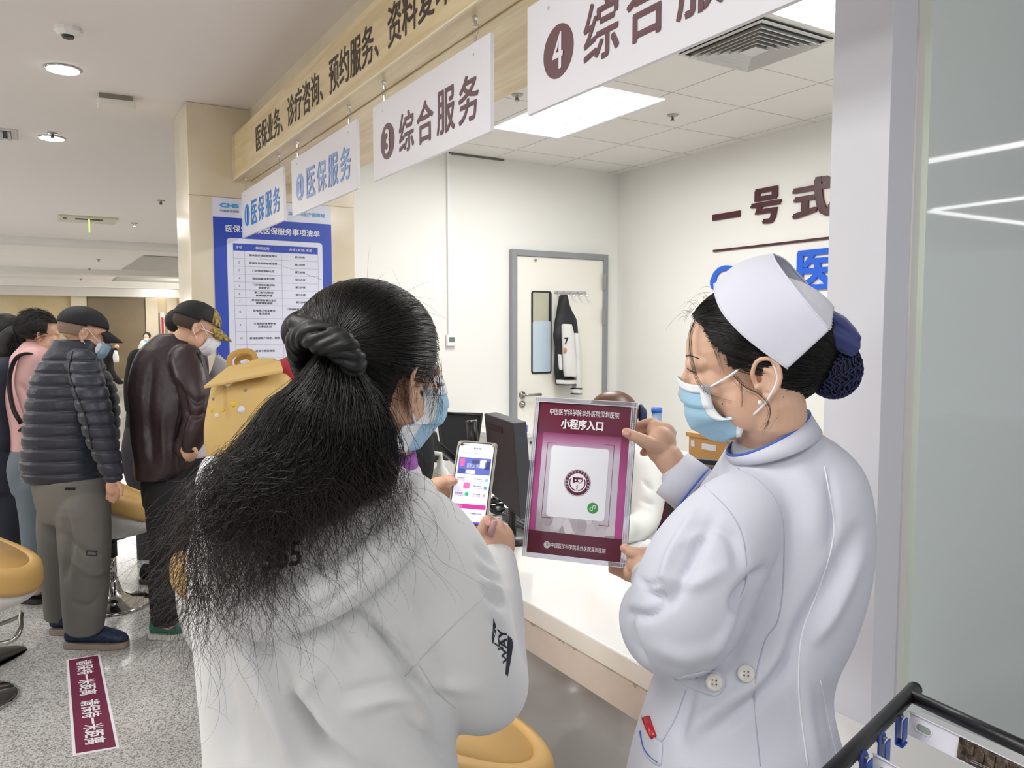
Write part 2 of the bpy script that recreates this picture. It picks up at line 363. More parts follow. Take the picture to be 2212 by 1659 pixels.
a, b_ = wl(1541, 474), wl(1600, 464); box_ = MB().box((XW-0.012, b_[1], a[2]-0.01), (XW, a[1], a[2]+0.03)); tag(box_.build('wall_lettering', M['dmaroon']), 'maroon character 一, far end of the wall heading', 'lettering')
a, b_ = wl(1623, 488), wl(1688, 476); wtext('号', a, b_, wl(1660, 415)[2]-a[2]+0.03, M['dmaroon'], label='maroon character 号 in the wall heading', bold=0.045)
a, b_ = wl(1713, 477), wl(1806, 455); wtext('式', a, b_, wl(1760, 395)[2]-a[2]+0.03, M['dmaroon'], label='maroon character 式 cut off by the white post', bold=0.045)
a, b_ = wl(1542, 542), wl(1900, 500); tag(MB().box((XW-0.01, b_[1], a[2]-0.008), (XW, a[1], a[2]+0.006)).build('wall_rule', M['dmaroon']), 'thin maroon rule under the heading on the room wall', 'rule line')
a, b_ = wl(1536, 630), wl(1665, 610); wtext('CHS', a, b_, 0.17, M['bluel'], 'wall_logo', 'big blue logo letters partly behind the white cap', 'logo', 0.05, 0.25)
a, b_ = wl(1722, 628), wl(1806, 618); wtext('医', a, b_, 0.24, M['bluel'], label='big blue character 医 on the room wall', bold=0.04)
# ---- thermostat and conduit
t0 = on(972, 735, 1, YB); cx = on(968, 500, 1, YB)[0]
con = box('cable_conduit', (cx-0.012, YB-0.02, t0[2]+0.03), (cx+0.012, YB, ZR), M['white']); tag(con, 'slim white cable conduit running up the room wall to the ceiling', 'conduit')
th = MB().box((t0[0]-0.036, YB-0.03, t0[2]-0.04), (t0[0]+0.036, YB-0.0005, t0[2]+0.04)).build('thermostat', M['white'], bevel=0.004); tag(th, 'small white thermostat at the foot of the wall conduit', 'thermostat')
box('display', (t0[0]-0.022, YB-0.032, t0[2]-0.012), (t0[0]+0.022, YB-0.0295, t0[2]+0.022), mat('lcd', '6C7C76', 0.3), th)
# ---- ceiling fittings of the room
def troffer(x0, x1, y0, y1, label):
    z = ZR; t = thing('ceiling_light', label, 'light', ((x0+x1)/2, (y0+y1)/2, z))
    MB().box((x0, y0, z-0.006), (x1, y0+0.02, z)).box((x0, y1-0.02, z-0.006), (x1, y1, z)).box((x0, y0, z-0.006), (x0+0.02, y1, z)).box((x1-0.02, y0, z-0.006), (x1, y1, z)).build('frame', M['louvre'], t)
    box('diffuser', (x0+0.02, y0+0.02, z-0.003), (x1-0.02, y1-0.02, z-0.001), M['lampon'], t)
    g = MB(); nx, ny = 3, 8
    for i in range(1, nx): x = x0+(x1-x0)*i/nx; g.box((x-0.010, y0+0.02, z-0.006), (x+0.010, y1-0.02, z-0.0035))
    for j in range(1, ny): y = y0+(y1-y0)*j/ny; g.box((x0+0.02, y-0.003, z-0.010), (x1-0.02, y+0.003, z-0.0035))
    g.build('louvre', M['louvre'], t)
a = on(1067, 273, 2, ZR); b_ = on(1206, 297, 2, ZR); c = on(1434, 213, 2, ZR)
troffer(a[0], b_[0], c[1], b_[1], 'long lit louvred ceiling light behind the number 4 sign')
a = on(1668, 20, 2, ZR); b_ = on(1790, 70, 2, ZR); troffer(a[0], b_[0]+0.1, b_[1]-0.75, a[1]+0.02, 'lit louvred ceiling light cut off at the top, beside the square air vent')
# square diffuser
q = [on(*p_, 2, ZR) for p_ in ((1465, 113), (1608, 151), (1790, 78))]
x0, x1, y0, y1 = q[0][0], q[1][0], q[2][1], q[0][1]
v = thing('air_vent', 'square white louvred air vent in the room ceiling', 'air vent', ((x0+x1)/2, (y0+y1)/2, ZR))
box('backing', (x0, y0, ZR-0.004), (x1, y1, ZR-0.001), M['gdark'], v)
cx, cy, hw, hh = (x0+x1)/2, (y0+y1)/2, (x1-x0)/2, (y1-y0)/2
for k in range(7):
    s0 = 1-k*0.135; s1 = s0-0.085; z0 = ZR-0.010-(0.004 if k == 0 else 0); z1 = ZR-0.003-0.0*k
    r0 = np.array([(cx+hw*s0*a, cy+hh*s0*b, z0 if k else ZR-0.001) for a, b in ((-1, -1), (1, -1), (1, 1), (-1, 1))])
    r1 = np.array([(cx+hw*s1*a, cy+hh*s1*b, ZR-0.012) for a, b in ((-1, -1), (1, -1), (1, 1), (-1, 1))])
    r0[:, 2] = ZR-0.028 if k else ZR-0.012; r1[:, 2] = ZR-0.006 if k else ZR-0.012
    MB().loft([r0, r1], caps=(k == 6)).build('frame' if k == 0 else 'slat', M['grille'], v, solid=0.003)
def sprinkler(p, label, parent=None, s=1.0, group=None):
    t = thing('sprinkler', label, 'sprinkler', p, group)
    MB().lathe([(0, 0), (0.032*s, 0), (0.028*s, -0.006*s), (0.01*s, -0.008*s), (0.008*s, -0.03*s), (0.0, -0.03*s)], p, 16).build('escutcheon', M['steel'], t, smooth=True)
    MB().lathe([(0, -0.03*s), (0.014*s, -0.031*s), (0.014*s, -0.034*s), (0, -0.035*s)], p, 12).tube([np.array(p)+(-0.009*s, 0, -0.01*s), np.array(p)+(-0.009*s, 0, -0.03*s)], 0.002*s, 6).tube([np.array(p)+(0.009*s, 0, -0.01*s), np.array(p)+(0.009*s, 0, -0.03*s)], 0.002*s, 6).build('deflector', M['steel'], t)
    return t
sprinkler(on(1453, 248, 2, ZR), 'chrome sprinkler head between tiles of the room ceiling')
sprinkler(on(1117, 204, 2, ZR), 'sprinkler in the room ceiling beside the left edge of sign 4')
for i, (px, py) in enumerate(((347, 433), (290, 482), (252, 528), (213, 560), (193, 580), (175, 602))):
    sprinkler(on(px, py, 2, ZC), 'hall ceiling sprinkler, %s in the row running off to the far wall' % ('nearest', 'second', 'third', 'fourth', 'fifth', 'farthest')[i], s=1.3, group='row of hall sprinklers')
# ---- hall ceiling fittings
def downlight(px, py, label):
    c = on(px, py, 2, ZC); t = thing('downlight', label, 'light', c)
    MB().lathe([(0.070, -0.002), (0.082, -0.001), (0.082, -0.006), (0.070, -0.009)], c, 28).build('trim_ring', M['chrome'], t, smooth=True)
    MB().lathe([(0, -0.003), (0.074, -0.003), (0.074, -0.011), (0, -0.014)], c, 28).build('lens', M['lampspot'], t, smooth=True)
    L = bpy.data.lights.new('downlight_beam', 'SPOT'); L.energy = 22; L.spot_size = 2.4; L.spot_blend = 0.6; L.shadow_soft_size = 0.06
    o = bpy.data.objects.new('downlight_beam', L); COL.objects.link(o); o.location = c-np.array([0, 0, 0.03])
downlight(136, 148, 'larger lit round downlight nearest the smoke detector'); downlight(112, 297, 'lit round downlight with a sprinkler beside it')
sprinkler(on(113, 287, 2, ZC), 'sprinkler right behind the second downlight')
c = on(146, 60, 2, ZC); sd = thing('smoke_detector', 'round white smoke detector on the hall ceiling', 'smoke detector', c)
MB().lathe([(0, 0), (0.052, 0), (0.055, -0.018), (0.035, -0.034), (0, -0.034)], c, 10).build('housing', M['white'], sd)
MB().lathe([(0, -0.034), (0.026, -0.034), (0.022, -0.044), (0, -0.046)], c, 16).build('sensor_head', M['dgrey'], sd)
c = on(251, 208, 2, ZC); em = thing('emergency_light', 'white rectangular emergency light box with a slotted skirt', 'ceiling fitting', c)  # emergency light housing below a dark mount
MB().box((-0.095, -0.05, -0.07), (0.095, 0.05, -0.028), rotm('Z', -4), c).build('housing', mat('aged white plastic', 'E6E3DA', 0.5, wave=(30, 0.3, 'Z')), em, bevel=0.006)
MB().box((-0.085, -0.04, -0.028), (0.085, 0.04, 0), rotm('Z', -4), c).build('mounting', mat('old base', '8C8880', 0.8), em)
c = on(0, 287, 2, ZC); ve = thing('return_grille', 'silver slotted return air grille at the left edge of the ceiling', 'air vent', c)
x1 = on(38, 300, 2, ZC)[0]; MB().box((x1-0.4, c[1]-0.16, ZC-0.008), (x1, c[1]+0.16, ZC)).build('frame', M['grille'], ve, bevel=0.002)
box('backing', (x1-0.37, c[1]-0.12, ZC-0.010), (x1-0.035, c[1]+0.12, ZC-0.007), M['gdark'], ve)
for k in range(8): MB().box((x1-0.37+k*0.045, c[1]-0.12, ZC-0.022), (x1-0.352+k*0.045, c[1]+0.12, ZC-0.009)).build('slat', M['edge'], ve)
a = on(124, 470, 2, ZC); b_ = on(249, 480, 2, ZC); ac = thing('air_conditioner', 'flat cream ceiling cassette air conditioner with a green ribbon', 'air conditioner', ((a[0]+b_[0])/2, a[1], ZC))
y = a[1]; MB().box((a[0], y-0.32, ZC-0.022), (b_[0], y+0.2, ZC-0.0)).build('casing', mat('cream casing', 'D6D4C2', 0.6), ac, bevel=0.006)
w = b_[0]-a[0]; box('outlet', (a[0]+0.28*w, y-0.25, ZC-0.025), (b_[0]-0.25*w, y-0.13, ZC-0.018), M['gdark'], ac)
box('sensor', (a[0]+0.08*w, y-0.24, ZC-0.025), (a[0]+0.14*w, y-0.13, ZC-0.018), M['gdark'], ac)
box('ribbon', (a[0]+0.5*w-0.008, y-0.33, ZC-0.19), (a[0]+0.5*w+0.008, y-0.32, ZC-0.02), mat('green ribbon', '9CCB4A', 0.5), ac)
for px0, px1, py, m_, lab in ((317, 368, 617, M['lampon'], 'large lit white ceiling panel at the far end of the hall'), (266, 296, 641, M['lampwarm'], 'yellowish lit ceiling panel near the brown far wall'), (-8, 8, 635, M['lampwarm'], 'small warm lamp at the left edge of the far ceiling')):
    a = on(px0, py, 2, ZC-0.03 if m_ is M['lampon'] else 2.72); b_ = on(px1, py, 2, a[2]); d = 2.4 if m_ is M['lampon'] else 1.6
    t = MB().box((a[0], a[1]-d/2, a[2]-0.02), (b_[0], a[1]+d/2, a[2])).build('ceiling_light', m_); tag(t, lab, 'light')
    MB().tube([(a[0]+0.1, a[1], a[2]), (a[0]+0.1, a[1], ZC)], 0.01, 6).tube([(b_[0]-0.1, a[1], a[2]), (b_[0]-0.1, a[1], ZC)], 0.01, 6).build('hanger', M['steel'], t)
for (a, b_, lab) in (((5.97, -1.9), (6.05, 0.84), 'linear ceiling lamp nearest the glass, seen mirrored in it'), ((8.48, -3.3), (8.56, 0.84), 'long linear ceiling lamp mirrored lower in the glass'), ((8.6, -3.42), (13.5, -3.34), 'crosswise linear ceiling lamp meeting the long one')):
    t = MB().box((a[0], a[1], ZC-0.02), (b_[0], b_[1], ZC)).build('linear_light', M['lampon']); tag(t, lab, 'light')
# ---- counter
CX, CZ = 1.16, 0.78
ct = thing('service_counter', 'long white service counter with a worn cream apron', 'counter', (1.5, 2, 0))
MB().prism([(CX, -0.6, CZ-0.055), (1.50, -0.6, CZ-0.055), (1.50, 0.87, CZ-0.055), (1.86, 0.92, CZ-0.055), (1.86, 4.88, CZ-0.055), (CX, 4.88, CZ-0.055)], (0, 0, 0.055)).build('countertop', M['cwhite'], ct, bevel=0.005)
MB().box((CX+0.006, -0.6, CZ-0.145), (CX+0.03, 4.88, CZ-0.0555)).build('apron', M['apron'], ct, bevel=0.003)
box('front_panel', (CX+0.10, -0.6, 0.0), (CX+0.13, 4.88, CZ-0.14), M['front'], ct)
MB().box((CX+0.03, -0.6, CZ-0.145), (CX+0.10, 4.88, CZ-0.14)).build('soffit', M['apron'], ct)
box('back_panel', (1.80, 0.92, 0), (1.83, 4.88, CZ-0.056), M['front'], ct)
# chipped edge stains along the apron joint
M['stain'] = mat('worn glue stain', 'B5A99C', 0.7); g = MB(); rnd = random.Random(4)
y = 0.9
while y < 2.4:
    n = 7; L = rnd.uniform(0.02, 0.09); t = np.linspace(0, 1, n); d = [0.001+rnd.random()*rnd.choice((0.003, 0.003, 0.012)) for _ in t]
    top = np.stack([np.full(n, CX+0.0052), y+L*t, np.full(n, CZ-0.0545)], 1); bot = top.copy(); bot[:, 2] -= d
    g.grid(np.stack([top, bot])); y += L+rnd.uniform(0.0, 0.05)
g.build('stain', M['stain'], ct)
# white post standing on the counter
Ypost = 0.887
M['post'] = mat('post white', 'DDDEE6', 0.4, var=(1.5, 0.4, 'D2D6DE'))
po = struct(MB().box((1.35, Ypost, CZ), (1.425, 1.01, 2.85)).build('trim_post', M['post'], bevel=0.001))
MB().box((1.425, Ypost-0.004, 0), (1.447, Ypost+0.05, 2.85)).build('channel', mat('channel silver', 'DCDAD8', 0.35), po)
gl = struct(MB().box((1.449, Ypost-0.016, 0.0), (4.1, Ypost+0.0, 2.85)).build('window_1', M['frost']))
MB().box((1.447, Ypost-0.016, 0.0), (1.449, Ypost, 2.85)).build('glass_edge', M['gedge'], gl)
# ---- hanging signs
YS = [(4.872, 3.962), (3.816, 2.928), (2.759, 1.897), (1.71, 0.83)]
SZ0, SZ1 = 2.086, 2.350
TX = [('1', '医保服务', M['blue1']), ('2', '医保服务', M['blue2']), ('3', '综合服务', M['maroon']), ('4', '综合服务', M['maroon'])]
LB = ['white hanging sign numbered 1 with bright blue writing, farthest', 'white hanging sign numbered 2 with pale blue writing', 'white hanging sign numbered 3 with maroon writing', 'large near hanging sign numbered 4 with maroon writing, cut off by the top']
for (ya, yb), (dg_, tx, m_), lab in zip(YS, TX, LB):
    XS = 1.09; L = ya-yb
    t = thing('hanging_sign', lab, 'sign', (XS, (ya+yb)/2, SZ0), 'numbered hanging window signs')
    MB().box((XS, yb, SZ0), (XS+0.012, ya, SZ1)).build('panel', M['sign'], t, bevel=0.001)
    # badge
    r = 0.062; cy = ya-0.075-r; cz = SZ0+0.118
    ang = np.arange(40)*2*PI/40; ring = np.stack([np.full(40, XS-0.0012), cy-r*np.cos(ang), cz+r*1.0*np.sin(ang)], 1)
    bd = MB().prism(ring, (0.0012, 0, 0)).build('number_badge', m_, t)
    lettering(dg_, (XS-0.0012, cy+0.022, cz-0.042), (0, -1, 0), (0, 0, 1), 0.044 if dg_ != '1' else 0.026, 0.084, M['sign'], bd, 'number', bold=0.02, depth=0.0008)
    y0 = cy-r-0.03; x = y0; w_ = (y0-(yb+0.05))/4
    for ch in tx:
        lettering(ch, (XS, x-0.008, cz-0.066), (0, -1, 0), (0, 0, 1), w_-0.022, 0.132, m_, t, 'lettering', bold=0.022, depth=0.0008); x -= w_
    for yy in (ya-0.095, yb+0.095):
        # hanging cable with ferrule, loop and rose
        cb = MB().tube([(XS+0.006, yy, SZ1), (XS+0.006, yy, 2.424)], 0.0008, 5).build('cable', M['steel'], t)
        q = spline([(XS+0.006, yy, 2.402), (XS+0.004, yy-0.02, 2.395), (XS+0.002, yy-0.027, 2.378), (XS+0.004, yy-0.012, 2.366), (XS+0.006, yy+0.012, 2.376), (XS+0.008, yy+0.022, 2.392)], 6)
        MB().tube(q, 0.0007, 5).build('wire_loop', M['steel'], cb)
        MB().lathe([(0, 0), (0.0045, 0), (0.0045, 0.028), (0.002, 0.03), (0, 0.03)], (XS+0.006, yy, SZ1-0.008), 10).build('ferrule', M['chrome'], cb)
        MB().lathe([(0, 0), (0.008, 0), (0.008, -0.006), (0.005, -0.012), (0.005, -0.03), (0, -0.03)], (XS+0.006, yy, 2.424), 10).build('ceiling_rose', M['chrome'], cb)
        ang2 = np.arange(12)*2*PI/12
        MB().prism(np.stack([np.full(12, XS-0.0008), yy+0.0042*np.cos(ang2), SZ1-0.032+0.0042*np.sin(ang2)], 1), (0.0008, 0, 0)).build('hole', M['edge'], t)
# ---- floor sticker
fc = [on(143, 1425, 2, 0.002), on(216, 1413, 2, 0.002), on(258, 1615, 2, 0.002), on(157, 1633, 2, 0.002)]
st = thing('floor_sticker', 'maroon floor sticker with white writing asking to keep distance', 'sticker', np.mean(fc, 0))
MB().prism(fc, (0, 0, -0.0015)).build('border', M['paper'], st)
cen = np.mean(fc, 0); inn = [cen+(p_-cen)*np.array([0.86, 0.972, 1]) for p_ in fc]; inn = [p_+np.array([0, 0, 0.0008]) for p_ in inn]
MB().prism(inn, (0, 0, -0.0006)).build('background', mat('sticker maroon', '7A2B4C', 0.4), st)
# text runs away-from-camera to near, glyph tops to the left... laid with affine corners
def quadtext(body, A, B, D, m_, parent, bold=0.02, lift=0.0006, name='lettering', mb=None):
    """A lower-left, B lower-right, D upper-left of the text box"""
    v, f = text_mesh(body, bold); lo = v.min(0); hi = v.max(0); s = (v-lo)/(hi-lo+1e-9); A, B, D = (np.array(q, float) for q in (A, B, D))
    n_ = np.cross(B-A, D-A); n_ /= np.linalg.norm(n_)
    q = A+s[:, :1]*(B-A)+s[:, 1:2]*(D-A)+n_*(lift+v[:, 2:3]*0.05)
    if mb is not None: mb.add(q, f); return
    return MB().add(q, f).build(name, m_, parent, fix=False)
for (u0, u1) in ((0.035, 0.465), (0.52, 0.95)):
    far_l, far_r, near_r, near_l = inn
    def lerp(s_, t_): return (far_l*(1-s_)+far_r*s_)*(1-t_)+(near_l*(1-s_)+near_r*s_)*t_
    quadtext('请保持一米距离', lerp(0.24, u0), lerp(0.24, u1), lerp(0.80, u0), M['paper'], st, bold=0.03)
# ================================================================ body-building helpers
def ringpx(y, xl, xr, dc, th, tilt=0.0, n=36, sup=2.4, yaw=0.0):
    """closed ring whose outline meets pixels (xl,y) and (xr,y) at depth dc; th = front-to-back thickness in metres; tilt = pixel rise to the right"""
    a = P(xl, y+tilt/2, dc); b = P(xr, y-tilt/2, dc); c = (a+b)/2; e1 = (b-a)/2; fwd = np.array([FW[0], FW[1], 0]); fwd /= np.linalg.norm(fwd); e2 = fwd*th/2
    t = np.arange(n)*2*PI/n; ct, st = np.cos(t), np.sin(t)
    cc = np.sign(ct)*np.abs(ct)**(2/sup); ss = np.sign(st)*np.abs(st)**(2/sup)
    return c+cc[:, None]*e1+ss[:, None]*e2
def rings(rows, sub=4, **k):
    """rows of (y, xl, xr, d, th[, tilt]) smoothly interpolated"""
    q = spline([tuple(r)+(0,)*(6-len(r)) for r in rows], sub)
    return [ringpx(*r, **k) for r in q]
def limb(mb, pts, sub=4, n=18, flat=1.0):
    """pts of (px, py, depth, radius)"""
    q = spline([tuple(P(a, b, c))+(r,) for a, b, c, r in pts], sub); mb.tube(q[:, :3], q[:, 3], n)
    for e in (q[0], q[-1]): mb.ell(e[:3], e[3]*0.98, nu=n, nv=10)
    return mb
def limbw(mb, pts, sub=4, n=18):
    q = spline(pts, sub); mb.tube(q[:, :3], q[:, 3], n)
    for e in (q[0], q[-1]): mb.ell(e[:3], e[3]*0.98, nu=n, nv=10)
    return mb
def fuse(name, mb, m, parent, voxel=0.005, smooth=6, post=None, label=None, adapt=0.0, root=False):
    me = mb.data(name); bm = bmesh.new(); bm.from_mesh(me); bmesh.ops.recalc_face_normals(bm, faces=bm.faces); bm.to_mesh(me); bm.free()
    t = bpy.data.objects.new('tmp', me); COL.objects.link(t)
    r = t.modifiers.new('r', 'REMESH'); r.mode = 'VOXEL'; r.voxel_size = voxel; r.adaptivity = adapt
    if smooth: s = t.modifiers.new('s', 'SMOOTH'); s.iterations = smooth; s.factor = 0.5
    dg = bpy.context.evaluated_depsgraph_get(); out = bpy.data.meshes.new_from_object(t.evaluated_get(dg))
    bpy.data.objects.remove(t); bpy.data.meshes.remove(me); out.name = name
    out.materials.clear(); out.materials.append(m)
    if post:
        n = len(out.vertices); co = np.empty(n*3); out.vertices.foreach_get('co', co); no = np.empty(n*3); out.vertices.foreach_get('normal', no)
        co = co.reshape(-1, 3); no = no.reshape(-1, 3)
        for fn in (post if isinstance(post, (list, tuple)) else [post]): co = fn(co, no)
        out.vertices.foreach_set('co', co.ravel()); out.update()
    out.polygons.foreach_set('use_smooth', [True]*len(out.polygons))
    o = bpy.data.objects.new(name, out); COL.objects.link(o); adopt(o, parent)
    if label: o['label'] = label
    return o
def seg_dist(p, L):
    """distance of 2D points p to polyline L and parameter along it 0..1"""
    best = np.full(len(p), 1e9); par = np.zeros(len(p)); L = np.array(L, float); m = len(L)-1
    for i in range(m):
        a, b = L[i], L[i+1]; ab = b-a; t = np.clip(((p-a)@ab)/(ab@ab+1e-9), 0, 1); d = np.linalg.norm(p-(a+t[:, None]*ab), axis=1)
        k = d < best; best[k] = d[k]; par[k] = (i+t[k])/m
    return best, par
def folds(lst):
    """cloth folds: (polyline in pixels, width px, height m); raised if height>0, sunk if <0; only on the side seen from the hall"""
    def fn(co, no):
        q = pix(co); view = co-EYE; view /= np.linalg.norm(view, axis=1)[:, None]; face = np.clip(-(no*view).sum(1)*2.5, 0, 1); h = np.zeros(len(co))
        for L, w, a in lst:
            L = spline([(x, y) for x, y in L], 4) if len(L) > 2 else L
            d, t = seg_dist(q[:, :2], L); h += a*np.exp(-(d/w)**2)*np.sin(np.clip(t*0.94+0.03, 0, 1)*PI)**0.5
        return co+no*(h*face)[:, None]
    return fn
def rumple(scale, amp, seed=0, stretch=(1, 1, 1)):
    rs = np.random.RandomState(seed); K = rs.normal(size=(14, 3))*scale*np.array(stretch); ph = rs.rand(14)*6.28; am = rs.rand(14)
    def fn(co, no):
        h = (np.sin(co@K.T+ph)*am).sum(1)/3; return co+no*(amp*h)[:, None]
    return fn
def quilt(z_list, amp, w):
    def fn(co, no):
        h = np.zeros(len(co))
        for z in z_list: h -= amp*np.exp(-((co[:, 2]-z)/w)**2)
        return co+no*h[:, None]
    return fn
def bvh_of(o):
    me = o.data; return BVHTree.FromPolygons([v.co[:] for v in me.vertices], [tuple(p.vertices) for p in me.polygons])
def cast(bvh, px, py, lift=0.0):
    d = Vector(ray(px, py).tolist()).normalized(); h = bvh.ray_cast(Vector(EYE.tolist()), d)
    if h[0] is None: return None
    return np.array(h[0])-np.array(d)*lift
def seam(o, pts, r, m, name='seam', parent=None, lift=0.0, step=6, label=None, bv=None):
    bv = bv or bvh_of(o); L = spline(pts, max(2, int(len(pts) and 12))); q = []
    for x, y in L:
        c = cast(bv, x, y, lift)
        if c is not None and (not q or np.linalg.norm(c-q[-1]) > 0.002): q.append(c)
    if len(q) < 2: return None
    q = np.array(q)
    for _ in range(3): q[1:-1] = (q[:-2]+2*q[1:-1]+q[2:])/4
    return MB().tube(q, r, 6).build(name, m, parent or o, smooth=True, label=label)
def decal(o, body, quad, m, bold=0.02, lift=0.0008, name='lettering', shape=None, label=None, bv=None, cut=2):
    """writing on cloth: text box mapped to pixel quad (ll, lr, ur, ul), laid on the surface"""
    if shape is None: v, f = text_mesh(body, bold, res=2)
    else: v, f = shape
    lo = v.min(0); hi = v.max(0); s = ((v-lo)/(hi-lo+1e-9))[:, :2]
    bm = bmesh.new(); vs_ = [bm.verts.new((a, b, c[2])) for (a, b), c in zip(s, v)]
    for q in f:
        try: bm.faces.new([vs_[i] for i in q])
        except Exception: pass
    bmesh.ops.triangulate(bm, faces=bm.faces); bmesh.ops.subdivide_edges(bm, edges=bm.edges, cuts=cut, use_grid_fill=True)
    ll, lr, ur, ul = (np.array(q, float) for q in quad); bv = bv or bvh_of(o); ok = True
    for x in bm.verts:
        u, w = x.co.x, x.co.y; p = (ll*(1-u)+lr*u)*(1-w)+(ul*(1-u)+ur*u)*w; c = cast(bv, p[0], p[1], lift+x.co.z*0.06)
        if c is None: ok = False; x.co = (0, 0, -99)
        else: x.co = c.tolist()
    bmesh.ops.delete(bm, geom=[x for x in bm.verts if x.co.z < -50], context='VERTS')
    me = bpy.data.meshes.new(name); bm.to_mesh(me); bm.free(); me.materials.append(m); d = bpy.data.objects.new(name, me); COL.objects.link(d); adopt(d, o)
    if label: d['label'] = label
    return d
def pad(bv, outline, cen, bulge, under=0.01, rings_=10, power=3, sub=6, dflt=None):
    """a soft flat thing lying on a surface: outline in pixels"""
    O = spline(list(outline)+[outline[0]], sub)[:-1]; c = np.array(cen, float); F_, B_ = [], []
    for k in range(rings_+1):
        s = max(k/rings_, 0.02); a, b = [], []
        for o_ in O:
            p = c+(o_-c)*s; h = cast(bv, p[0], p[1])
            if h is None: h = P(p[0], p[1], dflt)
            d = (h-EYE); d /= np.linalg.norm(d); t = bulge*(1-s**power)**0.5 if s < 1 else 0
            a.append(h-d*(t+0.001)); b.append(h+d*under)
        F_.append(a); B_.append(b)
    R = [np.array(q) for q in F_]+[np.array(q) for q in B_[::-1]]
    return R
def onF(F, px, py, y):
    k = ray(px, py); n = F.R[:, 1]; return EYE+k*(((F.o-EYE)@n+y*F.s)/(k@n))
class Frame:
    """x forward (facing), y to the person's left, z up; angles in degrees"""
    def __init__(s, pos, face, nod=0, tilt=0, scale=1.0):
        A = rotm('Z', face)@rotm('Y', nod)@rotm('X', tilt); s.R = A; s.o = np.array(pos, float); s.s = scale; s.low = 1.0
    def __call__(s, x, y=0, z=0): return s.o+s.R@(np.array([x, y, z])*s.s)
    def pts(s, v): return s.o+(np.asarray(v, float)*s.s)@s.R.T
def head(mb, F0, chin=True, jaw=1.0, nose=1.0, ears=True, neck=None, neckr=0.054):
    F = Frame(F0.o, 0, 0, 0, F0.s); F.R = F0.R; lw = F0.low; base_ = Frame.__call__
    class Q:
        R, s, o = F0.R, F0.s, F0.o
        def __call__(s_, x, y=0, z=0): return F0(x, y, z*lw if z < -0.015 else z)
    F = Q()
    E = lambda c, r, R=None: mb.ell(F(*c), np.array(r)*F.s, F.R if R is None else F.R@R)
    E((-0.014, 0, 0.032), (0.094, 0.075, 0.082)); E((0.030, 0, 0.03), (0.062, 0.068, 0.068))
    E((0.034, 0, -0.032), (0.058, 0.060*jaw, 0.078)); E((0.046, 0, -0.076), (0.042, 0.043*jaw, 0.036)); E((0.074, 0, -0.098), (0.019, 0.023, 0.018))
    for s in (1, -1):
        E((0.060, 0.036*s, -0.026), (0.029, 0.027, 0.03)); E((0.072, 0.030*s, 0.014), (0.020, 0.03, 0.014)); E((0.012, 0.052*s, -0.062), (0.035, 0.018, 0.038), rotm('Y', 20))
        E((0.076, 0.031*s, -0.004), (0.0135, 0.0155, 0.012))
    E((0.080, 0, 0.012), (0.014, 0.02, 0.02))
    mb.tube([F(0.086, 0, 0.008), F(0.096, 0, -0.012), F(0.108*nose, 0, -0.034)], np.array([0.007, 0.009, 0.011])*F.s, 12); E((0.106*nose, 0, -0.038), (0.011, 0.013, 0.010)); E((0.096, 0, -0.04), (0.012, 0.0175, 0.009))
    E((0.088, 0, -0.062), (0.012, 0.022, 0.008)); E((0.086, 0, -0.073), (0.011, 0.018, 0.007))
    if neck is not None:
        q = spline([tuple(F(-0.012, 0, -0.03))+(neckr*0.97,)]+[tuple(p) for p in neck], 4); mb.tube(q[:, :3], q[:, 3], 24)
    if ears:
        for s in (1, -1): ear(mb, F0, s)
    return mb
def ear(mb, F, s, k=1.0):
    """helix rim, concha floor, tragus and lobe; s=+1 left ear"""
    ax = np.array([-0.010, 0.069*s, -0.014])
    def L(a, b, o): return F(*(ax+np.array([a-0.10*o*0, o*s, b])*k))
    hel = [(0.010, -0.004, 0.004), (0.013, 0.012, 0.010), (0.006, 0.028, 0.014), (-0.008, 0.031, 0.017), (-0.019, 0.022, 0.019), (-0.022, 0.006, 0.018), (-0.017, -0.010, 0.014), (-0.008, -0.022, 0.009)]
    q = spline([tuple(L(a, b, o)) for a, b, o in hel], 5); mb.tube(q, 0.0036*F.s*k, 8)
    ant = [(-0.001, 0.018, 0.011), (-0.011, 0.010, 0.013), (-0.012, -0.004, 0.011), (-0.005, -0.013, 0.008)]
    mb.tube(spline([tuple(L(*t)) for t in ant], 4), 0.0032*F.s*k, 8)
    mb.ell(L(-0.003, -0.024, 0.006), np.array([0.0075, 0.0045, 0.0085])*F.s*k, F.R); mb.ell(L(0.008, -0.008, 0.007), np.array([0.0045, 0.004, 0.0055])*F.s*k, F.R)
    mb.ell(L(-0.005, 0.004, 0.004), np.array([0.017, 0.006, 0.026])*F.s*k, F.R@rotm('Z', -18*s)); mb.ell(L(-0.012, 0.005, 0.010), np.array([0.009, 0.004, 0.020])*F.s*k, F.R@rotm('Z', -25*s))
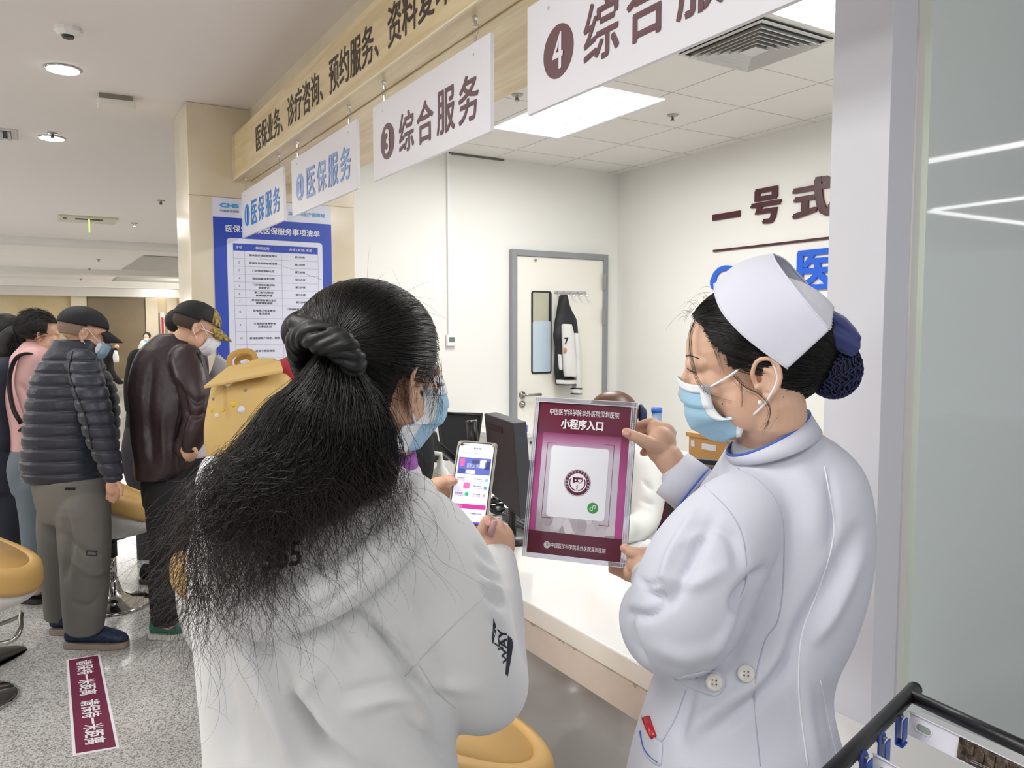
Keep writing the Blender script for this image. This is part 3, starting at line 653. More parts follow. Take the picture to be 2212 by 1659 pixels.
def strands(name, paths, r, m, parent, tip=0.25, label=None, kind=None):
    """hair: paths (N,K,3), each a fine three-sided tapering tube"""
    p = np.asarray(paths, float); N, K, _ = p.shape; T = np.gradient(p, axis=1); T /= np.linalg.norm(T, axis=2)[..., None]+1e-9
    up = np.array([0.3, 0.2, 0.93]); a = np.cross(T, up); a /= np.linalg.norm(a, axis=2)[..., None]+1e-9; b = np.cross(T, a)
    r = np.broadcast_to(np.asarray(r, float).reshape(-1, 1), (N, 1)); w = r*(1-(1-tip)*np.linspace(0, 1, K)**2)[None]
    V = np.stack([p+w[..., None]*(math.cos(t)*a+math.sin(t)*b) for t in (0, 2.094, 4.189)], 2)   # N,K,3,3
    idx = np.arange(N*K*3).reshape(N, K, 3); q = []
    for k in range(3):
        l = (k+1) % 3; q.append(np.stack([idx[:, :-1, k], idx[:, :-1, l], idx[:, 1:, l], idx[:, 1:, k]], -1).reshape(-1, 4))
    q = np.concatenate(q); me = bpy.data.meshes.new(name); V = V.reshape(-1, 3)
    me.vertices.add(len(V)); me.vertices.foreach_set('co', V.ravel()); me.loops.add(len(q)*4); me.loops.foreach_set('vertex_index', q.ravel().astype(np.int32))
    me.polygons.add(len(q)); me.polygons.foreach_set('loop_start', np.arange(0, len(q)*4, 4, dtype=np.int32)); me.update(); me.validate()
    me.polygons.foreach_set('use_smooth', [True]*len(me.polygons)); me.materials.append(m)
    o = bpy.data.objects.new(name, me); COL.objects.link(o); adopt(o, parent)
    if label: o['label'] = label
    if kind: o['kind'] = kind
    return o
def finger(mb, pts, r0, r1):
    """pts of (px,py,depth)"""
    q = spline([tuple(P(*p)) for p in pts], 4); r = np.linspace(r0, r1, len(q)); mb.tube(q, r, 12); mb.ell(q[-1], r1, nu=12, nv=8); mb.ell(q[0], r0, nu=12, nv=8)
    return mb
def nail(F0, p, n, t, w, l, m, parent):
    """small oval plate at p, normal n, along t"""
    n = np.array(n)/np.linalg.norm(n); t = np.array(t, float); t -= n*(t@n); t /= np.linalg.norm(t); b = np.cross(n, t); a = np.arange(14)*2*PI/14
    R = [np.array(p)+n*0.0006*h+s*(np.cos(a)[:, None]*b*w+np.sin(a)[:, None]*t*l) for s, h in ((1, -1), (1, 0.2), (0.6, 0.9), (0.1, 1.2))]
    return MB().loft(R).build('fingernail', m, parent, smooth=True)
def mask(F, parent, m, mw, mid, side, ys, loops, pleats=3, depth=0.003, label=None):
    """pleated mask: mid = pixels down the middle line of the face, side = pixels down the near side edge, ys = signed sideways distance of that edge"""
    mid = (spline([tuple(F.R.T@(onF(F, a, b, 0.0)-F.o)/F.s) for a, b in mid], 8) if ys else spline([(a, 0, b) for a, b in mid], 8)); side = (spline([tuple(F.R.T@(onF(F, a, b, c)-F.o)/F.s) for (a, b), c in zip(side, ys)], 8) if ys else spline(side, 8))
    nr = 33; mi = np.array([[np.interp(i, np.linspace(0, nr-1, len(q)), q[:, j]) for j in range(3)] for q in (mid, side) for i in range(nr)]); mid, side = mi[:nr], mi[nr:]
    nc = 33; th = np.linspace(-1, 1, nc); G = np.zeros((nr, nc, 3)); 
    for i in range(nr):
        v = i/(nr-1); pl = depth*(((v*pleats) % 1.0)-0.5)*(0.18 < v < 0.9)
        for j, t in enumerate(th):
            a = abs(t)*PI/2; c, s = math.cos(a), math.sin(a); p = np.array([side[i][0]+(mid[i][0]-side[i][0])*c**0.75, abs(side[i][1])*s*np.sign(t) if t else 0.0, mid[i][2]+(side[i][2]-mid[i][2])*s**1.6])
            p[0] += pl*c; p[1] += np.sign(t)*pl*s*0.8; G[i, j] = F(*p)
    o = MB().grid(G).build('face_mask', m, parent, smooth=True, solid=0.0014, label=label)
    c_ = F(0.03, 0, -0.05); out = lambda g: c_+(g-c_)*1.024
    MB().grid(out(G[:5])).build('white_border', mw, o, smooth=True, solid=0.0006)
    for sl in (slice(0, 3), slice(nc-3, nc)): MB().grid(out(G[:, sl])).build('side_border', mw, o, smooth=True, solid=0.0006)
    for s in (1, -1):
        j = -1 if s > 0 else 0
        t = [G[1, j]]+[F(a, b*s, c) for a, b, c in loops]+[G[int(nr*0.86), j]]
        MB().tube(spline([tuple(x) for x in t], 6), 0.0017, 8).build('ear_loop', mw, o, smooth=True)
    return o, G
M['skin'] = mat('skin', 'DAB095', 0.5, var=(28, 0.5, 'CFA085'), bump=(420, 0.12, 0.002), sss=0.12)
M['skin2'] = mat('lighter skin', 'DDB59C', 0.5, var=(28, 0.5, 'D2A68B'), bump=(420, 0.12, 0.002), sss=0.12)
M['hair'] = mat('black hair', '13110F', 0.30, spec=0.5); M['hairbase'] = mat('dark hair base', '0F0D0C', 0.6)
M['hairb'] = mat('dark brown hair', '1F1815', 0.45, spec=0.4); M['hairbr'] = mat('brown hair', '5A3A26', 0.4)
M['maskb'] = mat('blue surgical mask', 'A4CDE6', 0.7, bump=(500, 0.15)); M['maskw'] = mat('white mask fabric', 'EEF1F6', 0.7)
M['nail'] = mat('fingernail', 'E0A79A', 0.25)

LOOPS = [(0.030, 0.070, -0.004), (0.0, 0.077, 0.020), (-0.018, 0.083, 0.014), (-0.026, 0.084, -0.010), (-0.014, 0.078, -0.034), (0.004, 0.070, -0.05)]
def mask_std(F, parent, m, mw, label=None, k=1.0, pleats=3):
    return mask(F, parent, m, mw, [(0.108*k, -0.012), (0.124*k, -0.034), (0.122, -0.055), (0.114, -0.080), (0.100, -0.105), (0.075, -0.120)], [(0.056, 0.060, -0.020), (0.052, 0.064, -0.04), (0.045, 0.065, -0.065), (0.035, 0.062, -0.085), (0.022, 0.058, -0.105)], None, LOOPS, pleats=pleats, label=label)
def cap_hat(F, label, m, mbrim, pos_label=True, k=1.0, brim=0.075):
    t = thing('baseball_cap', label, 'cap', F(0, 0, 0.08)); mb = MB(); c = (-0.010, 0, 0.040); r = (0.108*k, 0.086*k, 0.084*k)
    mb.ell((0, 0, 0), 1, nu=40, nv=28); v = mb.v[0]; keep = v[:, 2] > -0.12+0.06*v[:, 0]; idx = -np.ones(len(v), int); idx[keep] = np.arange(keep.sum())
    f = [tuple(idx[i] for i in q) for q in mb.f if all(keep[i] for i in q)]
    MB().add(np.array([F(*(np.array(c)+np.array(r)*p)) for p in v[keep]]), f).build('crown', m, t, smooth=True, solid=0.004)
    G = []
    for a in np.linspace(-1, 1, 21):
        row = []
        for s in np.linspace(0, 1, 8): x0 = 0.030+0.062*math.cos(a*1.15); x = x0+s*brim*math.cos(a*1.3)**0.8; y = 0.076*math.sin(a*1.25)*(1-0.05*s); row.append(F(x, y, 0.036-0.030*s-0.020*abs(a)**2-0.010*s*s))
        G.append(row)
    MB().grid(np.array(G)).build('brim', mbrim, t, smooth=True, solid=0.004); MB().ell(F(-0.010, 0, 0.040+0.084*k), (0.008, 0.008, 0.004), F.R).build('top_button', m, t, smooth=True)
    return t
# ================================================================ woman in the white hoodie
M['hoodie'] = mat('white hoodie fleece', 'DADBDC', 0.85, bump=(700, 0.10, 0.002), sheen=0.25)
M['hoodseam'] = mat('hoodie seam shade', 'C9CBCB', 0.9)
M['navy'] = mat('navy print', '1C2035', 0.6)
M['purple'] = mat('purple patterned shirt', 'A24BB0', 0.6, var=(26, 1.0, '6B2A80'))
M['scrunch'] = mat('black satin', '08080A', 0.5)
EW = P(893, 842, 1.04)
Fw = Frame((0, 0, 0), 30, 4, 0); Fw.o = EW-Fw.R@np.array([-0.010, -0.075, -0.014]); Fw.low = 0.80
wm = thing('person', 'woman with long frizzy ponytail and white hoodie holding up a phone, back to us', 'person', (0.42, 1.0, 0))
# ---- torso of the hoodie
DT = 1.10
torso = [(1010, 690, 905, DT, 0.17), (1050, 560, 915, DT, 0.20), (1100, 455, 930, DT, 0.23), (1170, 425, 960, DT, 0.26), (1280, 430, 985, DT+0.01, 0.28), (1400, 442, 990, DT+0.01, 0.29),
         (1520, 452, 985, DT+0.02, 0.29), (1640, 458, 986, DT+0.02, 0.30), (1760, 452, 1005, DT+0.03, 0.31), (1900, 440, 1030, DT+0.04, 0.32), (2010, 450, 1030, DT+0.04, 0.31)]
mb = MB(); mb.loft(rings(torso, 3))
# right arm: shoulder, elbow, wrist
limb(mb, [(840, 1130, 1.08, 0.075), (905, 1200, 1.08, 0.086), (965, 1310, 1.10, 0.088), (1010, 1430, 1.13, 0.078), (1040, 1475, 1.19, 0.073), (1055, 1400, 1.27, 0.062), (1064, 1300, 1.34, 0.053), (1065, 1215, 1.39, 0.043)], 5, 24)
# left arm mostly behind her
limb(mb, [(560, 1180, 1.16, 0.08), (640, 1330, 1.24, 0.075), (760, 1420, 1.33, 0.062), (850, 1280, 1.38, 0.052), (922, 1120, 1.40, 0.036)], 5, 20)
W_FOLDS = folds([
 ([(560, 1340), (590, 1450), (650, 1560), (700, 1659)], 26, -0.0217), ([(640, 1480), (720, 1570), (820, 1659)], 24, 0.0186), ([(700, 1430), (640, 1500)], 20, 0.0093),
 ([(730, 1310), (790, 1340), (850, 1400), (890, 1460), (930, 1530)], 16, -0.0248), ([(790, 1330), (850, 1370), (890, 1430)], 13, 0.0155), ([(700, 1330), (750, 1410), (770, 1430)], 18, -0.0124),
 ([(760, 1530), (840, 1500), (900, 1520), (920, 1590)], 20, 0.0139), ([(640, 1530), (700, 1610), (760, 1700)], 22, -0.0186), ([(880, 1560), (930, 1600), (985, 1650)], 14, -0.0124),
 ([(470, 1400), (490, 1500), (520, 1620)], 18, -0.0093), ([(740, 1500), (860, 1480), (960, 1500)], 14, -0.0093), ([(530, 1420), (600, 1560), (640, 1690)], 20, 0.0124),
 ([(1030, 1180), (1060, 1210), (1085, 1225)], 9, -0.0093), ([(1035, 1225), (1070, 1250), (1092, 1260)], 9, -0.0109), ([(1045, 1265), (1075, 1300), (1095, 1310)], 9, -0.0109), ([(1050, 1250), (1085, 1280)], 7, 0.0078),
 ([(1060, 1330), (1085, 1370), (1100, 1420)], 10, -0.0093), ([(900, 1500), (960, 1480), (1030, 1490)], 16, 0.0078)])
hd = fuse('hoodie', mb, M['hoodie'], wm, 0.0055, 10, post=[rumple(5, 0.0018, 2), W_FOLDS])
bw = bvh_of(hd)
seam(hd, [(1047, 1287), (1000, 1330), (940, 1390), (893, 1440), (876, 1460)], 0.0011, M['hoodseam'], bv=bw)
seam(hd, [(905, 1435), (940, 1490), (985, 1530)], 0.0009, M['hoodseam'], bv=bw)
# ---- hood lying on the back
out = [(862, 1000), (905, 1075), (880, 1140), (820, 1215), (745, 1290), (660, 1360), (585, 1391), (520, 1375), (470, 1335), (432, 1240), (420, 1130), (424, 1020), (470, 985), (600, 1090), (700, 1120), (790, 1070)]
R = pad(bw, out, (640, 1240), 0.030, under=0.02, rings_=12, power=4, dflt=1.05)
mbh = MB().loft(R)
rim = spline([tuple(P(a, b, c)) for a, b, c in ((868, 1010, 1.20), (880, 1040, 1.12), (905, 1072, 1.02), (882, 1128, 0.985), (820, 1195, 0.965), (740, 1255, 0.955), (640, 1300, 0.95), (540, 1300, 0.955))], 5)
mbh.tube(rim, np.interp(np.arange(len(rim)), [0, 10, 20, len(rim)-1], [0.012, 0.026, 0.034, 0.04]), 16)
limb(mbh, [(862, 1003, 1.16, 0.010), (840, 1050, 1.03, 0.026), (780, 1120, 0.99, 0.032), (690, 1180, 0.97, 0.034), (600, 1200, 0.97, 0.03), (480, 1120, 1.0, 0.03)], 5, 16)
for e in ((845, 1075, 1.03), (800, 1140, 1.0), (740, 1190, 0.985)): mbh.ell(P(*e), (0.04, 0.04, 0.03))
hood = fuse('hood', mbh, M['hoodie'], hd, 0.0045, 8, post=[rumple(7, 0.0015, 5), folds([([(900, 1120), (820, 1215), (730, 1290), (640, 1345)], 12, -0.007), ([(850, 1090), (770, 1170), (690, 1225)], 10, -0.004), ([(880, 1150), (800, 1240), (700, 1320)], 9, 0.003)])], label='hood lying folded on her back')
bh = bvh_of(hood)
decal(hood, '365', [(566, 1236), (652, 1220), (650, 1166), (570, 1184)], M['navy'], bold=0.03, name='printed_number', bv=bh, cut=1)
# ---- sleeve print
for body_, qd in (('WAY', [(1096, 1434), (1095, 1360), (1074, 1358), (1087, 1434)]), ('K', [(1088, 1402), (1076, 1376), (1064, 1384), (1079, 1406)])):
    decal(hd, body_, qd, M['navy'], 0.03, name='sleeve_print', bv=bw, cut=1)
def poly_decal(pts):
    p = np.array(pts, float); lo, hi = p.min(0), p.max(0); s = np.concatenate([(p-lo)/(hi-lo), np.zeros((len(p), 1))], 1); s[:, 1] = 1-s[:, 1]
    decal(hd, '', [(lo[0], hi[1]), (hi[0], hi[1]), (hi[0], lo[1]), (lo[0], lo[1])], M['navy'], shape=(s, [tuple(range(len(p)))]), name='sleeve_print', bv=bw, cut=4)
poly_decal([(1066, 1334), (1071, 1350), (1072, 1364), (1065, 1391), (1063, 1384), (1065, 1350)]); poly_decal([(1097, 1372), (1106, 1380), (1109, 1391), (1104, 1425), (1097, 1462), (1092, 1456), (1096, 1400)])
# ---- purple shirt at the neck
mb = MB(); limb(mb, [(800, 990, 1.13, 0.068), (790, 1050, 1.10, 0.075), (770, 1110, 1.08, 0.08)], 4, 24)
sh = fuse('shirt', mb, M['purple'], wm, 0.005, 4, post=rumple(14, 0.002, 3), label='purple patterned shirt collar')
# ---- body: head, neck, hands
mb = MB(); nk = [tuple(P(806, 930, 1.10))+(0.055,), tuple(P(800, 1000, 1.11))+(0.060,), tuple(P(790, 1080, 1.12))+(0.07,)]
head(mb, Fw, neck=nk, nose=0.84, jaw=0.93)
limb(mb, [(790, 1080, 1.12, 0.07), (760, 1180, 1.13, 0.09), (720, 1400, 1.13, 0.10), (720, 1900, 1.15, 0.11)], 3, 16)
# left hand behind and beside the phone
limb(mb, [(880, 1190, 1.40, 0.025), (918, 1108, 1.42, 0.024), (938, 1083, 1.43, 0.026)], 4, 16); mb.ell(P(945, 1070, 1.435), (0.030, 0.022, 0.034))
finger(mb, [(935, 1062, 1.425), (953, 1042, 1.41), (970, 1036, 1.398), (980, 1040, 1.392)], 0.0115, 0.0080)
for k in range(4): finger(mb, [(948, 1066+k*17, 1.435), (968, 1062+k*17, 1.455), (1000, 1058+k*17, 1.458), (1028, 1058+k*17, 1.450)], 0.0095, 0.0075)
# right hand under the phone
limb(mb, [(1066, 1230, 1.385, 0.026), (1072, 1195, 1.40, 0.027)], 3, 16); mb.ell(P(1070, 1172, 1.40), (0.036, 0.026, 0.036)); mb.ell(P(1088, 1172, 1.41), (0.020, 0.024, 0.034))
finger(mb, [(1040, 1180, 1.395), (1037, 1155, 1.385), (1046, 1135, 1.378), (1052, 1124, 1.375)], 0.0125, 0.0095)
finger(mb, [(1088, 1160, 1.40), (1078, 1135, 1.395), (1068, 1128, 1.40), (1058, 1122, 1.415)], 0.0105, 0.0085)
finger(mb, [(1092, 1168, 1.415), (1075, 1138, 1.43), (1050, 1120, 1.435), (1035, 1115, 1.432)], 0.010, 0.0080)
finger(mb, [(1085, 1180, 1.425), (1060, 1160, 1.44), (1035, 1148, 1.435), (1018, 1152, 1.42)], 0.010, 0.0078)
finger(mb, [(1075, 1192, 1.425), (1050, 1180, 1.44), (1030, 1168, 1.435), (1016, 1163, 1.42)], 0.0095, 0.0075)
body = fuse('body', mb, M['skin'], wm, 0.0026, 3)
nail(None, P(1054, 1128, 1.366), -FW+UP*0.3, P(1050, 1110, 1.38)-P(1050, 1135, 1.38), 0.0056, 0.0072, M['nail'], body)
nail(None, P(978, 1036, 1.383), -FW+UP*0.5, P(985, 1040, 1.39)-P(965, 1036, 1.39), 0.0045, 0.006, M['nail'], body)
# cuffs
for pts in ([(1066, 1216, 1.392, 0.0), (1070, 1196, 1.40, 0.0)], [(925, 1112, 1.42, 0), (932, 1096, 1.425, 0)]):
    pass
mb = MB(); limb(mb, [(1064, 1240, 1.375, 0.042), (1068, 1206, 1.395, 0.037)], 3, 20); limb(mb, [(908, 1135, 1.412, 0.036), (924, 1104, 1.422, 0.033)], 3, 20)
fuse('cuff', mb, mat('cream rib cuff', 'E6E5DC', 0.9, wave=(160, 0.3, 'X')), hd, 0.004, 3)
# legs and shoes, hidden below the frame
mb = MB(); rw = rings([(1980, 470, 1010, 1.15, 0.28), (2150, 480, 990, 1.15, 0.28)], 3); mb.loft(rw)
base = np.array([0.40, 1.02, 0])
for s in (-1, 1): limbw(mb, [(0.40+s*0.09, 1.02-s*0.06, 0.80, 0.10), (0.42+s*0.09, 1.05-s*0.06, 0.45, 0.07), (0.40+s*0.10, 1.03-s*0.06, 0.08, 0.05)], 4)
M['jeans'] = mat('dark trousers', '2B2E38', 0.85)
fuse('trousers', mb, M['jeans'], wm, 0.008, 4)
for s in (-1, 1):
    c = np.array([0.43+s*0.10, 1.05-s*0.06, 0.045]); MB().ell(c, (0.13, 0.05, 0.045), rotm('Z', 25)).build('shoe', M['white'], wm, smooth=True)
# ---- mask
mk, _ = mask(Fw, wm, M['maskb'], M['maskw'], [(928, 822), (934, 850), (933, 880), (922, 910), (905, 935), (880, 960)], [(912, 838), (914, 868), (908, 900), (890, 916), (868, 924), (843, 980)], [-0.060, -0.064, -0.068, -0.070, -0.071, -0.060], [(0.004, 0.070, 0.004), (-0.010, 0.076, 0.026), (-0.024, 0.080, 0.012), (-0.026, 0.080, -0.015), (-0.012, 0.074, -0.040), (0.005, 0.070, -0.07)], label='pale blue pleated mask over her nose and mouth')
# ---- hair
HPw = [(600, 500), (1010, 500), (1010, 760), (958, 812), (938, 838), (922, 806), (896, 800), (872, 812), (852, 850), (838, 905), (800, 950), (600, 950)]
HC = np.array([-0.016, 0, 0.037]); HR = np.array([0.107, 0.088, 0.092])
SCR = P(722, 752, 0.965)                      # where the ponytail is gathered
hl = Fw.R.T@(SCR-Fw.o)
def shell_pt(d, k=1.0): return Fw.o+Fw.R@(HC+HR*d*k)
def inpoly(x, y, Q):
    c = False; j = len(Q)-1
    for i in range(len(Q)):
        if (Q[i][1] > y) != (Q[j][1] > y) and x < (Q[j][0]-Q[i][0])*(y-Q[i][1])/(Q[j][1]-Q[i][1])+Q[i][0]: c = not c
        j = i
    return c
def hair_cap(name, F, HC, HR, m, parent, cut, k=0.985, nu=110, nv=76):
    mb = MB(); mb.ell((0, 0, 0), 1, nu=nu, nv=nv); v = mb.v[0]; keep = np.array([cut(p) for p in v]); idx = -np.ones(len(v), int); idx[keep] = np.arange(keep.sum())
    f = [tuple(idx[i] for i in q) for q in mb.f if all(keep[i] for i in q)]
    vv = np.array([F.o+F.R@((HC+HR*p*k)*F.s) for p in v[keep]])
    return MB().add(vv, f).build(name, m, parent, smooth=True, solid=0.004)
def wcut(p):
    q = Fw.o+Fw.R@(HC+HR*np.array([p[0], -abs(p[1]), p[2]])); a = pix(q[None])[0]; return inpoly(a[0], a[1], HPw) and not (p[0] > 0.80 and p[2] < 0.2)
def wcut_old(p):
    return not ((p[0] > 0.50 and p[2] < 0.30) or p[2] < -0.80 or (p[0] > 0.02 and p[2] < -0.22) or (p[0] > -0.45 and p[2] < -0.30-0.9*(0.02-p[0])))
hair = hair_cap('hair', Fw, HC, HR, M['hairbase'], wm, wcut)
rs = np.random.RandomState(7)
gd = (hl-HC)/HR; gd /= np.linalg.norm(gd)
paths = []
N = 5200
while len(paths) < N:
    d = rs.normal(size=3); d /= np.linalg.norm(d)
    if not wcut(d+rs.normal(size=3)*0.03): continue
    ang = math.acos(np.clip(d@gd, -1, 1))
    if ang < 0.15: continue
    # roots sit ahead of this point; strand runs along the great circle to the scrunchie
    K = 15; so = math.sin(ang); L = []
    lift = 1.0+rs.rand()*0.045
    wob = rs.normal()*0.03
    for t in np.linspace(0, 1, K):
        e = (math.sin((1-t)*ang)*d+math.sin(t*ang)*gd)/so; side = np.cross(e, gd); n_ = np.linalg.norm(side); side = side/n_ if n_ > 1e-3 else side
        e = e+side*(wob*math.sin(t*PI)+0.02*math.sin(t*PI*2+wob*60))
        L.append(shell_pt(e, lift*(1+0.02*math.sin(t*PI))))
    paths.append(L)
strands('hair_strands', paths, 0.00042, M['hair'], hair, kind='stuff', label='fine black hair drawn back to the ponytail')
# fly-aways on the crown and loose locks by the cheek
paths = []
for k in range(70):
    d = np.array([rs.uniform(-0.6, 0.8), rs.normal()*0.4, rs.uniform(0.6, 1)]); d /= np.linalg.norm(d); p = shell_pt(d, 1.0); K = 10
    v = np.array([rs.normal(), rs.normal(), rs.normal()*0.4+0.35]); v -= 0; v = v*0.5+FW*0+RT*0.2*np.sign(rs.normal()); v /= np.linalg.norm(v); c = rs.normal(size=3)*0.9-np.array([0, 0, 0.8]); L = []; le = rs.uniform(0.02, 0.055)
    for t in np.linspace(0, 1, K): L.append(p+v*le*t+c*le*t*t*0.8+np.array([0, 0, 0.0]))
    paths.append(L)
for k in range(45):
    s = rs.rand(); a0 = P(925+28*s, 770+50*rs.rand(), 1.08-0.03*s); K = 16; x1 = 925+rs.normal()*16; y1 = rs.uniform(860, 960); L = []; amp = rs.uniform(2, 9); ph = rs.rand()*6
    q0 = pix(a0[None])[0]
    for t in np.linspace(0, 1, K): L.append(P(q0[0]*(1-t)+x1*t+amp*math.sin(t*7+ph)*t+12*math.sin(t*PI), q0[1]*(1-t)+y1*t, q0[2]+0.02*t))
    paths.append(L)
for k in range(45):
    x0 = rs.uniform(840, 950); y0 = rs.uniform(760, 850); L = []; x1 = x0+rs.normal()*25; y1 = y0+rs.uniform(60, 160); ph = rs.rand()*6
    for t in np.linspace(0, 1, 14): L.append(P(x0*(1-t)+x1*t+6*math.sin(t*6+ph), y0*(1-t)+y1*t, 0.985+0.03*t))
    paths.append(L)
strands('loose_hair', [L if len(L) == 16 else np.array([np.array(L)[min(int(i*len(L)/16), len(L)-1)] for i in range(16)]) for L in paths], 0.00022, M['hairb'], hair, kind='stuff')
# ponytail: dense core and curly ends
LE = spline([(700, 745), (640, 820), (575, 880), (520, 960), (470, 1010), (425, 1080), (410, 1160), (418, 1240), (440, 1330)], 10)
RE = spline([(745, 760), (800, 830), (835, 900), (850, 980), (835, 1050), (770, 1080), (680, 1115), (640, 1170), (600, 1270)], 10)
def pony(u, t, h):
    i = t*(len(LE)-1); a = int(min(i, len(LE)-2)); w = i-a; l = LE[a]*(1-w)+LE[a+1]*w; r = RE[a]*(1-w)+RE[a+1]*w
    p = l+(r-l)*u; d = 0.955-0.055*math.sin(min(t*2.2, 1)*PI/2)*math.sin(np.clip(u, 0, 1)*PI)**0.6-0.0*t+h
    return P(p[0], p[1], d)
core = MB(); rg = []
for t in np.linspace(0.0, 0.60, 16):
    a = [pony(0.07+0.86*u, t, 0.008) for u in np.linspace(0, 1, 14)]; b_ = [pony(0.07+0.86*u, t, 0.075+0.03*t) for u in np.linspace(1, 0, 14)]
    c = pony(0.5, t, 0.04); sc = 1 if t < 0.5 else 1-(t-0.5)*1.8
    rg.append(np.array([c+(q-c)*(0.55+0.45*sc if t > 0.5 else 1) for q in a+b_]))
core.loft(rg); core.build('ponytail', M['hairbase'], hair, smooth=True)
paths = []
for k in range(5200):
    u0 = rs.rand(); sp_ = (u0-0.5)*(1+rs.normal()*0.05)+0.5; h0 = -abs(rs.normal())*0.006+rs.rand()**2*0.06; te = min(1.03, rs.uniform(0.40, 0.66)+rs.rand()**3*0.42); ph = rs.rand(4)*6.28; fr = rs.uniform(3, 7, 2); am = rs.uniform(0.2, 1.0); K = 30; L = []
    du = rs.normal()*0.10
    for t in np.linspace(0, 1, K):
        T = t*te; g = max(0, T-0.15); u = sp_+du*T+am*0.045*g*math.sin(fr[0]*6*T+ph[0])+am*0.02*math.sin(22*T+ph[1])*g
        p = pony(u, T, h0); amp = 0.0012+0.028*max(0, T-0.30)*am
        p = p+RT*amp*math.sin(fr[1]*9*T+ph[2])+UP*amp*math.cos(fr[1]*9*T+ph[3])
        L.append(p)
    paths.append(L)
strands('ponytail_strands', paths, 0.00040, M['hair'], hair, kind='stuff', label='frizzy black ponytail hair')
paths = []
for k in range(1500):       # curly wisps leaving the outline
    u0 = rs.rand() if k % 3 else (0.0 if rs.rand() < 0.75 else 1.0)+rs.normal()*0.05; T0 = rs.uniform(0.3, 0.95); p = pony(u0, T0, -0.006); K = 30; L = []; le = rs.uniform(0.04, 0.11)+0.09*rs.rand()**3; ph = rs.rand()*6.28; R_ = rs.uniform(0.004, 0.016); fr = rs.uniform(5, 14); c = -UP*0.9+RT*(rs.normal()*0.45-0.25*(u0 < 0.2)); c /= np.linalg.norm(c)
    for t in np.linspace(0, 1, K): L.append(p+c*le*t+R_*t*(RT*math.sin(fr*t+ph)+UP*math.cos(fr*t+ph))-FW*0.0)
    paths.append(L)
strands('hair_wisps', paths, 0.00026, mat('brown tinged hair ends', '2A1D18', 0.4), hair, kind='stuff', label='thin brown-tinged curly ends')
# scrunchie: bunched tube around the gather
ax = (P(650, 830, 0.93)-SCR); ax /= np.linalg.norm(ax); b1 = np.cross(ax, UP); b1 /= np.linalg.norm(b1); b2 = np.cross(ax, b1)
mb = MB(); t = np.linspace(0, 2*PI, 140, endpoint=False); cs = SCR+ax*0.016
for k in range(5):
    ph_ = k*2*PI/5+0.3*np.sin(5*t); rr_ = 0.0105+0.002*np.sin(3*t+k); rad = np.cos(t)[:, None]*b1*1.25+np.sin(t)[:, None]*b2; rn = rad/np.linalg.norm(rad, axis=1)[:, None]
    q = cs+0.034*rad+rn*(rr_*np.cos(4*t+ph_))[:, None]+ax*(rr_*1.3*np.sin(4*t+ph_))[:, None]; mb.tube(q, 0.0062+0.0014*np.sin(11*t+k*2), 10, closed=True)
mb.tube(cs+0.034*(np.cos(t)[:, None]*b1*1.25+np.sin(t)[:, None]*b2), 0.010, 10, closed=True)
limb(mb, [(640, 700, 0.955, 0.012), (665, 712, 0.95, 0.016), (700, 728, 0.94, 0.018)], 3, 12)
fuse('scrunchie', mb, M['scrunch'], wm, 0.0018, 1, post=rumple(110, 0.0008, 9), label='black satin scrunchie')
# ---- phone in both hands
def plate(c0, ux, uy, w, h, t, r=0.01, n=5):
    """rounded slab: centre, unit axes, width, height, thickness; returns front outline"""
    nz = np.cross(ux, uy); pts = []
    for (sx, sy, a0) in ((1, 1, 0), (-1, 1, 90), (-1, -1, 180), (1, -1, 270)):
        for k in range(n+1): a = math.radians(a0+90*k/n); pts.append(c0+ux*(sx*(w/2-r)+r*math.cos(a))+uy*(sy*(h/2-r)+r*math.sin(a)))
    return np.array(pts), nz
tl, tr, br, bl = P(996, 951, 1.445), P(1081, 957, 1.435), P(1043, 1141, 1.375), P(957, 1133, 1.385)
pc = (tl+tr+br+bl)/4; ux = (tr-tl)+(br-bl); ux /= np.linalg.norm(ux); uy = (tl-bl)+(tr-br); uy -= ux*(uy@ux); uy /= np.linalg.norm(uy); nz = np.cross(ux, uy)
pw, phh = np.linalg.norm(tr-tl), np.linalg.norm(tl-bl)
ph = thing('smartphone', 'smartphone in a clear bumper case showing an app, held by the woman', 'phone', pc)
o_, _ = plate(pc-nz*0.004, ux, uy, pw, phh, 0, 0.012); MB().prism(o_-nz*0.005, nz*0.0098).build('case', mat('clear yellowed bumper', 'A39B8A', 0.12, spec=0.8, coat=0.6), ph, bevel=0.0015)
for sx in (1, -1):
    for sy in (1, -1): MB().ell(pc+ux*sx*(pw/2-0.006)+uy*sy*(phh/2-0.006)-nz*0.004, (0.0066, 0.0066, 0.0062)).build('bumper_corner', bpy.data.materials['clear yellowed bumper'], ph, smooth=True)
o_, _ = plate(pc, ux, uy, pw-0.006, phh-0.006, 0, 0.011); MB().prism(o_-nz*0.002, nz*0.0032).build('body', M['black'], ph)
sw, shh = pw-0.0095, phh-0.010; zz = 0.0016
def scr(u0, v0, u1, v1, m, name, lift, parent=None, r=0.0):
    """rectangle on the screen, u 0..1 from left, v 0..1 from top"""
    c = pc+nz*(zz+lift)+ux*sw*((u0+u1)/2-0.5)+uy*shh*(0.5-(v0+v1)/2); w, h = sw*(u1-u0), shh*(v1-v0); r = min(r, w/2.01, h/2.01)
    o_, _ = plate(c, ux, uy, w, h, 0, max(r, 1e-5), 4); return MB().prism(o_, -nz*0.0001).build(name, m, parent or ph)
def em(name, c, s=0.9): return mat(name, c, 0.3, emit=(c, s))
screen = scr(0, 0, 1, 1, em('screen white', 'E0DDF0', 0.5), 'screen', 0, r=0.009)
